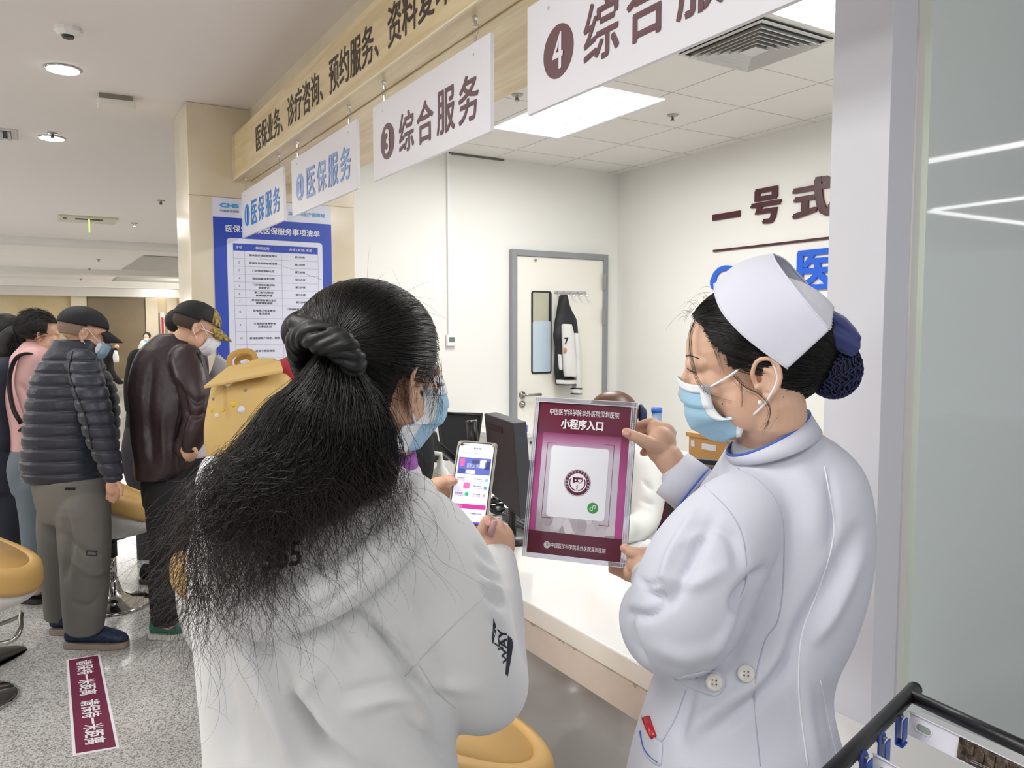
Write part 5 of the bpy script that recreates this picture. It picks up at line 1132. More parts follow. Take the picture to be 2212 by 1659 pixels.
c2 = nt.nodes.new('ShaderNodeValToRGB'); c2.color_ramp.elements[0].color = srgb('8E858E'); c2.color_ramp.elements[1].color = srgb('D9D3DA'); nt.links.new(nz_.outputs['Color'], c2.inputs[0])
nt.links.new(gt.outputs[0], mx.inputs[0]); nt.links.new(cr.outputs[0], mx.inputs[6]); nt.links.new(c2.outputs[0], mx.inputs[7]); nt.links.new(mx.outputs[2], b.inputs['Base Color'])
el = cr.color_ramp.elements; el[0].position = 0.3; el[0].color = srgb('C9C7D4'); el[1].position = 0.78; el[1].color = srgb('8A3562')
for p_, c_ in ((0.66, 'CFC5D4'), (0.73, 'B47BA0')): e = el.new(p_); e.color = srgb(c_)
srect(0.20, 0.30, 0.765, 0.74, mat('white card', 'EEF0F6', 0.3, coat=0.3), 'white_card', 0.002, r=0.006)
M['signw'] = mat('sign white ink', 'F3EEF4', 0.4)
def sgt(body, u0, v0, u1, v1, m_=None, bold=0.02, name='lettering', l=0.0024): return lettering(body, spt(u0, v1, l), ux, uy, sw*(u1-u0), shh*(v1-v0), m_ or M['signw'], sg_, name, bold=bold, depth=0)
sgt('中国医学科学院阜外医院深圳医院', 0.155, 0.068, 0.835, 0.108, bold=0); sgt('小程序入口', 0.275, 0.128, 0.69, 0.192, bold=0.045); sgt('中国医学科学院阜外医院深圳医院', 0.275, 0.898, 0.80, 0.928, bold=0)
for (u0, v0, u1, v1) in ((0.155, 0.285, 0.25, 0.288), (0.155, 0.285, 0.16, 0.75), (0.155, 0.748, 0.25, 0.752), (0.715, 0.27, 0.81, 0.274), (0.806, 0.27, 0.81, 0.765), (0.715, 0.762, 0.81, 0.766)):
    srect(u0, v0, u1, v1, mat('thin maroon line', '7E3350', 0.4), 'corner_line', 0.0019)
M['emb'] = mat('emblem maroon', '5A1C3A', 0.4); cu, cv = 0.482, 0.520
def disc(c, r, m_, name, l, parent=sg_, n=40, ri=None):
    a = np.arange(n)*2*PI/n; c = c+nz*l; ring = c+r*(np.cos(a)[:, None]*ux+np.sin(a)[:, None]*uy)
    if ri is None: return MB().add(ring, [tuple(range(n))]).build(name, m_, parent, fix=False)
    r2 = c+ri*(np.cos(a)[:, None]*ux+np.sin(a)[:, None]*uy); return MB().add(np.concatenate([ring, r2]), [(k, (k+1) % n, n+(k+1) % n, n+k) for k in range(n)]).build(name, m_, parent, fix=False)
ec = spt(cu, cv); er = sw*0.128
em_ = disc(ec, er, M['emb'], 'emblem', 0.0022); disc(ec, er*0.70, M['signw'], 'emblem_field', 0.0024, em_); disc(ec, er*0.97, M['signw'], 'emblem_ring', 0.0025, em_, ri=er*0.94)
for k, ch in enumerate('中国医学科学院阜外医院深圳医院'):
    a = math.radians(205-k*230/14); d1 = np.cos(a)*ux+np.sin(a)*uy; d0 = np.cross(d1, nz)*-1; d0 = -np.cross(nz, d1); lettering(ch, ec+d1*er*0.77-d0*er*0.05+nz*0.0026, d0, d1, er*0.10, er*0.13, M['signw'], em_, 'emblem_lettering', bold=0, depth=0)
mb = MB()
for (a0, b0, a1, b1) in ((-0.36, 0.40, -0.20, -0.02), (-0.36, 0.40, 0.02, 0.26), (-0.1, 0.26, 0.02, 0.04), (-0.2, 0.12, 0.0, 0.04), (0.02, 0.40, 0.36, 0.30)): mb.add([ec+nz*0.0026+ux*er*x+uy*er*y for x, y in ((a0, b0), (a1, b0), (a1, b1), (a0, b1))], [(0, 1, 2, 3)])
mb.build('emblem_monogram', M['emb'], em_, fix=False)
hp = [(0.12*16*math.sin(t)**3/13, 0.12*(13*math.cos(t)-5*math.cos(2*t)-2*math.cos(3*t)-math.cos(4*t))/13) for t in np.linspace(0, 2*PI, 30)[:-1]]
MB().add([ec+nz*0.00265+ux*er*(x*1.5+0.18)+uy*er*(y*1.5+0.16) for x, y in hp], [tuple(range(29))]).build('emblem_heart', M['emb'], em_, fix=False)
MB().add([ec+nz*0.0027+ux*er*(x*1.0+0.18)+uy*er*(y*1.0+0.16) for x, y in hp], [tuple(range(29))]).build('emblem_heart', M['signw'], em_, fix=False)
mb = MB()
for s in (1, -1):
    L = [ec+nz*0.0026+er*(ux*s*0.60*math.cos(a)+uy*0.60*math.sin(a)) for a in np.linspace(-1.45, 0.45, 20)]; mb.tube(L, er*0.012, 5)
    for k, a in enumerate(np.linspace(-1.3, 0.45, 13)):
        c = ec+nz*0.0026+er*(ux*s*0.58*math.cos(a)+uy*0.58*math.sin(a)); mb.ell(c, (er*0.035, er*0.07, 0.0002), np.stack([ux, uy, nz], 1)@rotm('Z', math.degrees(a)*s+(35*s)))
mb.tube([ec+nz*0.0026+uy*er*-0.15, ec+nz*0.0026+uy*er*-0.6], er*0.018, 6); mb.tube(spline([tuple(ec+nz*0.0027+ux*er*0.07*((-1)**k)+uy*er*(-0.2-0.09*k)) for k in range(4)], 5), er*0.012, 6)
mb.build('emblem_wreath', M['emb'], em_)
gb = disc(spt(0.648, 0.665), sw*0.052, mat('badge green', '3E9A4A', 0.4), 'green_badge', 0.0022)
gc = spt(0.648, 0.665, 0.0026); s_ = sw*0.052; tq = np.linspace(-0.6, 1.25*PI, 16)
L = [(0.26+0.26*math.cos(a), 0.22+0.26*math.sin(a)) for a in np.linspace(-1.6, PI, 16)]+[(-0.0, -0.22+0.0)]+[(-0.26+0.26*math.cos(a), -0.22+0.26*math.sin(a)) for a in np.linspace(0, -PI*1.5, 16)]
MB().tube([gc+ux*s_*x+uy*s_*y for x, y in L], s_*0.07, 6).build('badge_symbol', M['signw'], gb)
disc(spt(0.235, 0.915), sw*0.032, M['signw'], 'small_logo', 0.0022); disc(spt(0.235, 0.915), sw*0.026, mat('sheet plum', '5C1F36', 0.3), 'small_logo_ring', 0.0023, ri=sw*0.021)
sgt('阜', 0.222, 0.905, 0.25, 0.925, M['emb'], 0.02)
# ================================================================ the queue
M['puffer'] = mat('navy quilted nylon', '272C3C', 0.42, bump=(60, 0.35, 0.004), sheen=0.15)
M['gtrou'] = mat('grey cotton trousers', '74736F', 0.85, bump=(300, 0.1, 0.002)); M['leather'] = mat('dark brown leather', '33262A', 0.40, bump=(22, 0.5, 0.006))
M['blackcl'] = mat('black cloth', '15161A', 0.85); M['pinkcl'] = mat('pink cotton top', 'D9ADAC', 0.85); M['jeans2'] = mat('grey blue trousers', '6C7780', 0.85)
M['greysh'] = mat('light grey shirt', 'C7C1C4', 0.85); M['capblk'] = mat('black cap cotton', '121317', 0.7); M['nbag'] = mat('navy backpack nylon', '171C30', 0.6)
M['floral'] = mat('yellow floral print', 'B79A2E', 0.6, var=(60, 1.0, '2A2E2A')); M['shoeblue'] = mat('blue walking shoe', '1F3050', 0.6); M['sole'] = mat('pale sole', '9A8B80', 0.7); M['soled'] = mat('dark sole', '3B3733', 0.7)
M['green'] = mat('green leather', '1E7A62', 0.4)
def flat_limb(mb, pts, n=20): q = spline([tuple(P(a, b, c))+(r,) for a, b, c, r in pts], 4); mb.tube(q[:, :3], q[:, 3], n); mb.ell(q[0][:3], q[0][3]*0.98, nu=n, nv=10); return mb
def shoe(parent, px0, px1, pyt, pyb, d, m, ms, h=0.075, ang=None):
    """heel px0, toe px1 at sole line pyb"""
    a, b = P(px0, pyb, d), P(px1, pyb, d); a = on(px0, pyb, 2, 0.012); b = on(px1, pyb-(0), 2, 0.012); u = b-a; L = np.linalg.norm(u); u /= L; v = np.cross([0, 0, 1], u); R = []; S = []
    for s, w, hh in ((0, 0.024, 0.05), (0.06, 0.034, 0.085), (0.25, 0.037, 0.095), (0.45, 0.040, 0.085), (0.65, 0.047, 0.062), (0.82, 0.046, 0.048), (0.94, 0.034, 0.036), (1, 0.014, 0.02)):
        t = np.arange(20)*2*PI/20; c = a+u*L*s; R.append(c+np.cos(t)[:, None]*v*w+np.array([0, 0, 1])*(0.018+hh*0.5+np.sin(t)[:, None]*hh*0.5*h/0.075))
        ww = w+0.004; S.append([c+v*x+np.array([0, 0, z]) for x, z in ((-ww, -0.011), (ww, -0.011), (ww, 0.018), (-ww, 0.018))])
    o = MB().loft(R).build('shoe', m, parent, smooth=True, sub=1); MB().loft([np.array(q) for q in S]).build('sole', ms, o, bevel=0.004); return o, a, u, v, L
def hand(mb, px, py, d, dx=0, dy=30, s=1.0, sp=7):
    """relaxed hanging hand: wrist pixel, direction to the fingertips in pixels"""
    mb.ell(P(px+dx*0.25, py+dy*0.25, d), np.array([0.030, 0.020, 0.044])*s); n = math.hypot(dx, dy); ux_, uy_ = -dy/n, dx/n
    for k, le in enumerate((0.92, 1.0, 0.95, 0.82)):
        o = (k-1.5)*sp; finger(mb, [(px+ux_*o+dx*0.4, py+uy_*o+dy*0.4, d), (px+ux_*o*1.1+dx*0.75*le, py+uy_*o+dy*0.75*le, d+0.01), (px+ux_*o+dx*1.1*le-4, py+uy_*o+dy*1.1*le, d+0.03)], 0.0095*s, 0.0075*s)
    finger(mb, [(px+ux_*sp*-1.8+dx*0.1, py+uy_*sp*-1.8+dy*0.1, d-0.01), (px-ux_*sp*2.6+dx*0.45, py-uy_*sp*2.6+dy*0.45, d-0.02), (px-ux_*sp*2.4+dx*0.75, py-uy_*sp*2.4+dy*0.75, d-0.02)], 0.011*s, 0.008*s)
# ---------------- man in the quilted jacket
D = 3.75
m1 = thing('person', 'man in navy quilted jacket, grey trousers and blue shoes, standing in the queue', 'person', (0.19, 4.3, 0))
F1 = Frame((0, 0, 0), 8, 14, 0, 1.03); F1.o = P(181, 726, 3.68)-F1.R@np.array([-0.010, -0.072, -0.014])
mb = MB(); mb.loft(rings([(733, 122, 208, D, 0.17), (748, 116, 214, D, 0.19), (775, 98, 215, D, 0.24), (820, 76, 214, D, 0.27), (900, 62, 216, D, 0.29), (960, 57, 220, D, 0.29), (1005, 53, 222, D, 0.29), (1036, 60, 222, D, 0.27), (1043, 72, 218, D, 0.24)], 3))
limb(mb, [(178, 785, 3.66, 0.070), (196, 850, 3.62, 0.076), (215, 930, 3.60, 0.070), (234, 990, 3.60, 0.058), (244, 1024, 3.60, 0.048)], 5, 22)
limb(mb, [(185, 780, 3.88, 0.07), (222, 850, 3.90, 0.07), (232, 930, 3.9, 0.06), (235, 1000, 3.9, 0.045)], 4, 18)
zq = [float(P(100, y, D)[2]) for y in np.arange(776, 1042, 26.5)]
jk = fuse('quilted_jacket', mb, M['puffer'], m1, 0.006, 5, post=[quilt(zq, 0.009, 0.0075), rumple(34, 0.0014, 4)])
bj = bvh_of(jk); seam(jk, [(158, 760), (150, 800), (165, 850), (185, 900), (200, 970)], 0.004, mat('jacket seam', '14161F', 0.8), bv=bj)
mb = MB(); mb.loft(rings([(1032, 76, 226, D, 0.27), (1080, 84, 230, D, 0.28), (1120, 96, 229, D, 0.27)], 3))
flat_limb(mb, [(182, 1105, 3.70, 0.115), (183, 1180, 3.70, 0.112), (184, 1260, 3.72, 0.100), (183, 1355, 3.78, 0.085)]); flat_limb(mb, [(132, 1105, 3.80, 0.105), (128, 1200, 3.90, 0.09), (128, 1270, 3.98, 0.078), (130, 1332, 4.02, 0.068)])
tr = fuse('trousers', mb, M['gtrou'], m1, 0.008, 4, post=[rumple(11, 0.006, 6), folds([([(140, 1110), (150, 1180), (140, 1250)], 8, -0.02), ([(130, 1150), (180, 1190), (220, 1200)], 7, -0.014), ([(150, 1210), (200, 1240), (228, 1230)], 7, 0.012), ([(150, 1300), (190, 1310), (215, 1290)], 7, -0.01)])])
bt = bvh_of(tr); poly = np.array([(0, 0, 0), (1, 0, 0), (1, 1, 0), (0, 1, 0)], float)
decal(tr, '', [(186, 1200), (210, 1201), (210, 1190), (186, 1189)], M['dgrey'], shape=(poly, [(0, 1, 2, 3)]), name='patch', bv=bt, lift=0.004); decal(tr, '', [(189, 1198), (207, 1199), (207, 1192), (189, 1191)], M['gtrou'], shape=(poly, [(0, 1, 2, 3)]), name='patch', bv=bt, lift=0.006)
decal(tr, '', [(140, 1058), (163, 1058), (163, 1053), (140, 1053)], M['blackcl'], shape=(poly, [(0, 1, 2, 3)]), name='patch', bv=bt, lift=0.004)
shoe(m1, 143, 277, 1340, 1392, 3.7, M['shoeblue'], M['sole'], 0.085); shoe(m1, 112, 190, 1330, 1362, 3.95, M['shoeblue'], M['sole'])
a_ = on(212, 1385, 2, 0.09); MB().tube([a_+np.array([0, -0.03, 0.01]), a_+np.array([0.03, 0.0, 0.012]), a_+np.array([0.0, 0.03, 0.01])], 0.003, 6).tube([a_+np.array([0.03, -0.03, -0.004]), a_+np.array([0.06, 0.0, 0.0])], 0.003, 6).build('laces', M['black'], m1)
mb = MB(); head(mb, F1, neck=[tuple(P(172, 770, 3.73))+(0.058,), tuple(P(165, 800, D))+(0.065,)]); limb(mb, [(160, 800, D, 0.06), (150, 1000, D, 0.09), (155, 1080, D, 0.08)], 3, 14); flat_limb(mb, [(165, 1110, D, 0.05), (183, 1200, 3.72, 0.05), (184, 1350, 3.78, 0.045)])
hand(mb, 243, 1040, 3.60, 3, 40); limb(mb, [(243, 1015, 3.60, 0.030), (244, 1042, 3.60, 0.028)], 3, 12); b1_ = fuse('body', mb, M['skin'], m1, 0.0045, 2)
mask_std(F1, m1, M['maskb'], M['maskw'], 'pale blue mask')
cap_hat(F1, 'plain black baseball cap worn with the quilted jacket', M['capblk'], M['capblk'], brim=0.078)
hair_cap('hair', F1, np.array([-0.014, 0, 0.028]), np.array([0.099, 0.081, 0.085]), mat('shaved grey hair', '8C7868', 0.8), m1, lambda p: p[0] < -0.1 and -0.55 < p[2] < 0.5)
# ---------------- man in the leather jacket
D = 3.85
m2 = thing('person', 'man in dark leather jacket, patterned cap and glasses looking down at papers', 'person', (0.5, 4.2, 0))
F2 = Frame((0, 0, 0), 2, 22, 0, 1.03); F2.o = P(424, 712, 3.78)-F2.R@np.array([-0.010, -0.072, -0.014])
mb = MB(); mb.loft(rings([(722, 348, 400, D, 0.15), (738, 322, 425, D, 0.20), (765, 296, 440, D, 0.25), (810, 284, 446, D, 0.28), (880, 284, 447, D, 0.29), (940, 290, 443, D, 0.28), (1000, 298, 425, D, 0.28), (1030, 302, 395, D, 0.26)], 3))
limb(mb, [(402, 775, 3.74, 0.078), (420, 840, 3.70, 0.080), (432, 905, 3.68, 0.070), (418, 945, 3.68, 0.062), (404, 965, 3.69, 0.055)], 5, 22)
lj = fuse('leather_jacket', mb, M['leather'], m2, 0.008, 4, post=[rumple(13, 0.007, 8), folds([([(385, 830), (400, 880), (385, 950), (390, 1020)], 7, -0.02), ([(400, 850), (425, 870), (440, 860)], 5, -0.012), ([(395, 890), (425, 900), (440, 890)], 5, -0.012), ([(330, 780), (320, 880), (330, 1000)], 10, -0.012), ([(350, 900), (355, 1000)], 8, 0.01)])])
mb = MB(); mb.loft(rings([(760, 400, 440, 3.92, 0.2), (860, 405, 455, 3.92, 0.24), (940, 395, 457, 3.92, 0.26), (985, 385, 452, 3.92, 0.26)], 3)); fuse('shirt', mb, M['greysh'], m2, 0.009, 3, post=rumple(14, 0.005, 2))
mb = MB(); mb.loft(rings([(975, 315, 440, D+0.03, 0.25), (1030, 312, 430, D+0.03, 0.26), (1090, 318, 420, D+0.03, 0.25)], 3)); flat_limb(mb, [(368, 1080, 3.80, 0.115), (362, 1180, 3.80, 0.085), (355, 1260, 3.82, 0.072), (358, 1345, 3.86, 0.066)]); flat_limb(mb, [(395, 1080, 4.0, 0.10), (392, 1200, 4.1, 0.08), (390, 1300, 4.2, 0.065)])
fuse('trousers', mb, M['blackcl'], m2, 0.009, 4, post=rumple(12, 0.004, 3))
shoe(m2, 326, 402, 1330, 1372, 3.8, M['green'], mat('white sole', 'D9D9D4', 0.5), 0.10); shoe(m2, 375, 440, 1300, 1335, 4.1, M['green'], bpy.data.materials['white sole'], 0.09)
mb = MB(); head(mb, F2, neck=[tuple(P(392, 742, 3.83))+(0.060,), tuple(P(380, 775, D))+(0.068,)]); limb(mb, [(375, 775, D, 0.06), (365, 1000, D, 0.09), (365, 1340, D, 0.045)], 3, 14)
hand(mb, 402, 968, 3.66, 14, 24, 1.0, 6); limb(mb, [(408, 955, 3.68, 0.032), (403, 972, 3.67, 0.030)], 3, 12); fuse('body', mb, M['skin'], m2, 0.0045, 2)
mask_std(F2, m2, M['maskw'], M['maskw'], 'white moulded mask', k=1.06, pleats=0)
hair_cap('hair', F2, np.array([-0.014, 0, 0.028]), np.array([0.100, 0.082, 0.087]), mat('cropped black hair', '4A3D36', 0.8), m2, lambda p: p[0] < 0.05 and -0.6 < p[2] < 0.5)
ct2 = cap_hat(F2, 'black cap with yellow flowered peak worn by the man in the leather jacket', M['capblk'], M['floral'], brim=0.085)
hair_cap('front_panel', F2, np.array([-0.010, 0, 0.040]), np.array([0.108, 0.086, 0.084]), M['floral'], ct2, lambda p: p[0] > 0.42 and p[2] > -0.05, k=1.025)
gs = thing('glasses', 'thin framed glasses on the man in the leather jacket', 'glasses', F2(0.1, 0, 0)); mb = MB()
for s in (1, -1): mb.tube([F2(0.100+0.002*math.cos(t), s*0.032+0.024*math.cos(t), -0.010+0.019*math.sin(t)) for t in np.linspace(0, 2*PI, 24, endpoint=False)], 0.0018, 6, closed=True)
mb.build('rim', M['steel'], gs)
for s in (1, -1): MB().tube([F2(0.100, s*0.056, -0.004), F2(0.05, s*0.074, -0.002), F2(-0.012, s*0.076, 0.0)], 0.0018, 6).build('temple_arm', M['maskw'], gs)
pp = thing('papers', 'sheaf of white papers held up by the man in the leather jacket', 'papers', P(465, 800, 3.9))
for k in range(3):
    c = [P(445-k*3, 838, 3.92+k*.01), P(480, 842, 3.85+k*.01), P(497+k*2, 790, 3.85+k*.01), P(466+k*3, 768-k*2, 3.92+k*.01)]; MB().prism(c, (0, -0.001, 0)).build('sheet', M['paper'], pp)
sb = MB().tube(spline([tuple(P(*q)) for q in ((430, 760, 3.72), (440, 800, 3.70), (452, 825, 3.70), (462, 840, 3.72))], 4), 0.008, 8).build('bag_strap', M['black'], m2, smooth=True)
# ---------------- dark-clothed person behind him
D = 5.3
m3 = thing('person', 'person in dark clothes mostly hidden behind the leather jacket', 'person', (0.65, 6.0, 0))
mb = MB(); mb.loft(rings([(738, 345, 375, D, 0.12), (765, 306, 372, D, 0.22), (850, 284, 360, D, 0.26), (930, 276, 362, D, 0.27)], 3)); limb(mb, [(300, 775, D-.1, 0.07), (288, 830, D-.1, 0.06), (286, 880, D-.1, 0.05)], 4, 16); fuse('jacket', mb, M['blackcl'], m3, 0.012, 3)
mb = MB(); mb.loft(rings([(900, 280, 362, D, 0.25), (960, 270, 365, D, 0.30), (1010, 272, 362, D, 0.28), (1060, 285, 355, D, 0.22)], 3)); flat_limb(mb, [(305, 1040, D, 0.09), (312, 1130, D, 0.06), (315, 1240, D, 0.05)]); flat_limb(mb, [(338, 1040, D, 0.09), (340, 1130, D, 0.06), (342, 1240, D, 0.05)]); fuse('trousers', mb, mat('charcoal trousers', '3A3B3F', 0.8), m3, 0.012, 3)
F3 = Frame(P(392, 706, D), 10, 10, 0, 0.95); mb = MB(); head(mb, F3, neck=[tuple(P(370, 740, D))+(0.05,)]); fuse('body', mb, M['skin'], m3, 0.007, 2)
MB().ell(F3(-0.02, 0, 0.035), (0.095, 0.083, 0.088), F3.R).build('hair', M['hairbase'], m3, smooth=True)
for a, b in ((305, 1255), (335, 1258)): shoe(m3, a, a+40, 0, b, D, M['blackcl'], M['soled'])
# ---------------- woman in pink with a backpack
D = 4.35
m4 = thing('person', 'woman in pink top and grey trousers with a dark ponytail, behind the quilted jacket', 'person', (0.02, 5.1, 0))
mb = MB(); mb.loft(rings([(738, 62, 95, D, 0.13), (752, 50, 108, D, 0.19), (780, 28, 118, D, 0.24), (850, 20, 112, D, 0.26), (910, 30, 108, D, 0.25), (972, 38, 112, D, 0.26)], 3)); limb(mb, [(70, 775, D-.15, 0.065), (62, 840, D-.15, 0.062), (78, 900, D-.15, 0.05), (100, 930, D-.1, 0.045)], 4, 18)
fuse('pink_top', mb, M['pinkcl'], m4, 0.010, 4, post=[rumple(12, 0.005, 7), folds([([(40, 830), (60, 850), (75, 900)], 6, -0.012), ([(45, 940), (80, 930), (100, 950)], 5, -0.01)])])
mb = MB(); mb.loft(rings([(965, 36, 112, D, 0.25), (1010, 30, 112, D, 0.29), (1060, 40, 112, D, 0.26)], 3)); flat_limb(mb, [(76, 1045, D-.05, 0.10), (78, 1130, D-.02, 0.082), (76, 1200, D, 0.07), (76, 1275, D+.05, 0.075)]); flat_limb(mb, [(98, 1045, D+.1, 0.09), (110, 1130, D+.15, 0.075), (112, 1250, D+.2, 0.06)]); fuse('trousers', mb, M['jeans2'], m4, 0.010, 4, post=rumple(11, 0.004, 2))
shoe(m4, 50, 100, 1270, 1296, D, M['blackcl'], M['soled']); shoe(m4, 98, 135, 1250, 1270, D+.2, M['blackcl'], M['soled'])
F4 = Frame(P(86, 722, D), 12, 8, 0, 1.0); mb = MB(); head(mb, F4, neck=[tuple(P(80, 745, D))+(0.05,), tuple(P(78, 775, D))+(0.055,)]); limb(mb, [(78, 780, D, 0.06), (75, 1000, D, 0.09), (76, 1270, D, 0.04)], 3, 12); fuse('body', mb, M['skin'], m4, 0.006, 2)
h4 = hair_cap('hair', F4, np.array([-0.018, 0, 0.036]), np.array([0.106, 0.090, 0.096]), M['hairbase'], m4, lambda p: not (p[0] > 0.35 and p[2] < 0.35) and p[2] > -0.75 and not (p[0] > -0.15 and p[2] < -0.35))
mb = MB(); limb(mb, [(52, 722, D, 0.045), (25, 725, D-.02, 0.050), (10, 760, D-.02, 0.065), (8, 800, D-.02, 0.04)], 4, 16); pt = fuse('ponytail', mb, M['hairbase'], h4, 0.008, 2, post=rumple(50, 0.004, 3))
rs = np.random.RandomState(5); paths = []
def fuzz(F, HC, HR, n, cut, le=0.05, back=-1):
    out_ = []
    while len(out_) < n:
        d = rs.normal(size=3); d /= np.linalg.norm(d)
        if not cut(d): continue
        K = 8; t = np.linspace(0, 1, K)[:, None]; base_ = F.o+F.R@(HC+HR*d)*F.s; tg = np.array([back, 0, -0.4])-d*np.dot([back, 0, -0.4], d); out_.append(base_+(F.R@(tg*le+d*0.004))*t+F.R@(d*0.006)*t*t*rs.rand())
    return out_
paths = fuzz(F4, np.array([-0.018, 0, 0.036]), np.array([0.106, 0.090, 0.096]), 900, lambda p: not (p[0] > 0.35 and p[2] < 0.35) and p[2] > -0.5)
for k in range(300):
    x, y = rs.uniform(0, 50), rs.uniform(715, 760); t = np.linspace(0, 1, 8)[:, None]; a = P(x, y, D-.06); b = P(x-rs.uniform(0, 15), y+rs.uniform(30, 80), D-.07+rs.normal()*.01); paths.append(a*(1-t)+b*t+RT*0.008*np.sin(t*9+k))
strands('hair_strands', paths, 0.0009, M['hair'], h4, kind='stuff')
bp = thing('backpack', 'dark navy backpack on the woman in pink', 'backpack', P(20, 870, D)); mb = MB(); mb.loft(rings([(770, -20, 34, D-.05, 0.12), (800, -42, 40, D-.05, 0.2), (880, -45, 36, D-.05, 0.22), (950, -40, 44, D-.05, 0.22), (975, -25, 36, D-.05, 0.16)], 3)); fuse('bag', mb, M['nbag'], bp, 0.01, 4, post=rumple(9, 0.008, 3))
for q in ([(88, 778, D-.12), (60, 764, D-.2), (34, 775, D-.22), (20, 820, D-.22), (28, 880, D-.22), (46, 915, D-.2)], [(46, 930, D-.2), (75, 900, D-.23), (95, 878, D-.2)]): MB().tube(spline([tuple(P(*x)) for x in q], 5), 0.022, 10, flat=0.35).build('strap', M['black'], bp, smooth=True)
# ---------------- person at the far left edge
D = 4.9
m5 = thing('person', 'dark-haired person in dark trousers at the left edge of the queue', 'person', (-0.3, 5.6, 0)); F5 = Frame(P(18, 722, D), 40, 5, 0, 0.98)
mb = MB(); mb.loft(rings([(765, -30, 30, D, 0.2), (820, -45, 30, D, 0.25), (960, -40, 30, D, 0.25)], 3)); fuse('jacket', mb, M['nbag'], m5, 0.012, 3)
mb = MB(); mb.loft(rings([(950, -40, 32, D, 0.25), (1010, -42, 42, D, 0.27), (1060, -40, 42, D, 0.25)], 3)); flat_limb(mb, [(18, 1050, D, 0.085), (18, 1120, D, 0.08), (16, 1225, D, 0.07)]); flat_limb(mb, [(-20, 1050, D, 0.085), (-20, 1225, D, 0.07)]); fuse('trousers', mb, mat('dark denim', '1B2230', 0.8), m5, 0.012, 3)
mb = MB(); head(mb, F5, neck=[tuple(P(8, 770, D))+(0.05,)]); fuse('body', mb, M['skin'], m5, 0.007, 2); h5 = hair_cap('hair', F5, np.array([-0.018, 0, 0.036]), np.array([0.106, 0.092, 0.096]), M['hairbase'], m5, lambda p: not (p[0] > 0.4 and p[2] < 0.35) and p[2] > -0.8)
for a in (0, -35): shoe(m5, a, a+40, 0, 1236, D, M['blackcl'], M['soled'])
# ---------------- grey shoe tip reaching in from the left
sh_ = thing('person_shoe', 'pointed grey shoe tip reaching in at the left edge of the floor', 'shoe', on(0, 1440, 2, 0)); c = on(-60, 1455, 2, 0.0); e = on(56, 1402, 2, 0.0); u = (e-c); L = np.linalg.norm(u); u /= L; v = np.cross([0, 0, 1], u); R = []
for s, w, h in ((0, 0.045, 0.09), (0.3, 0.05, 0.085), (0.6, 0.046, 0.06), (0.85, 0.030, 0.035), (0.97, 0.014, 0.02), (1, 0.004, 0.012)): t = np.arange(20)*2*PI/20; R.append(c+u*L*s+np.cos(t)[:, None]*v*w+np.array([0, 0, 1])*(h*0.5+np.sin(t)[:, None]*h*0.5))
MB().loft(R).build('upper', mat('grey satin leather', '5E5C56', 0.35), sh_, smooth=True, sub=1); MB().loft([np.array([r_.mean(0)*np.array([1, 1, 0])+(q-r_.mean(0))*np.array([1.05, 1.05, 0])+np.array([0, 0, z]) for q in r_]) for r_ in R for z in (0.001,)]).build('sole', M['soled'], sh_, solid=0.004)
# ---------------- person in red with the mustard backpack
D = 3.25
m6 = thing('person', 'black-haired person in red top, half hidden behind the ponytail', 'person', P(660, 1100, D)*np.array([1, 1, 0])); F6 = Frame(P(662, 738, D), 30, 10, 0, 1.0)
mb = MB(); mb.loft(rings([(768, 628, 700, D, 0.16), (790, 585, 735, D, 0.22), (850, 560, 760, D, 0.28), (1000, 560, 760, D, 0.28), (1150, 570, 750, D, 0.28)], 3))
for sx_ in (1, -1): limb(mb, [(660+sx_*72, 815, D, 0.075), (660+sx_*92, 900, D, 0.07), (660+sx_*95, 990, D-.03, 0.058), (660+sx_*60, 1050, D+.22, 0.045)], 4, 18)
fuse('red_top', mb, mat('red cotton', 'B53344', 0.8), m6, 0.011, 3)
mb = MB(); mb.loft(rings([(1140, 575, 745, D, 0.28), (1250, 575, 745, D, 0.28)], 3)); flat_limb(mb, [(625, 1240, D, 0.09), (625, 1540, D, 0.05)]); flat_limb(mb, [(695, 1240, D, 0.09), (695, 1540, D, 0.05)]); fuse('trousers', mb, M['blackcl'], m6, 0.014, 3)
mb = MB(); head(mb, F6, neck=[tuple(P(658, 790, D))+(0.055,)]); fuse('body', mb, M['skin'], m6, 0.006, 2); hair_cap('hair', F6, np.array([-0.016, 0, 0.034]), np.array([0.102, 0.086, 0.094]), M['hairbase'], m6, lambda p: not (p[0] > 0.4 and p[2] < 0.3) and p[2] > -0.85)
for x in (610, 680): shoe(m6, x, x+50, 0, 1570, D, M['blackcl'], M['soled'])
D = 3.1
M['mustard'] = mat('mustard canvas', 'D8B878', 0.75, bump=(200, 0.15, 0.003)); M['mustd'] = mat('darker mustard trim', 'C29A55', 0.75)  # handles get a darker mustard than the bag
b6 = thing('backpack', 'mustard canvas backpack with loop handles and small appliques, in front of the poster', 'backpack', P(530, 880, D)); mb = MB(); mb.loft(rings([(806, 480, 615, D, 0.12), (825, 462, 628, D, 0.18), (880, 450, 632, D, 0.21), (950, 446, 632, D, 0.21), (1000, 455, 625, D, 0.18)], 3)); pk_ = fuse('bag', mb, M['mustard'], b6, 0.008, 4, post=[rumple(12, 0.004, 2), folds([([(487, 833), (489, 880), (495, 910)], 3, -0.012)])])
bb6 = bvh_of(pk_)
fl = [P(440, 841, D-.13), P(520, 822, D-.14), P(605, 812, D-.13), P(618, 800, D-.08), P(600, 780, D+.02), P(540, 786, D+.03), P(495, 790, D+.02), P(470, 815, D-.05)]
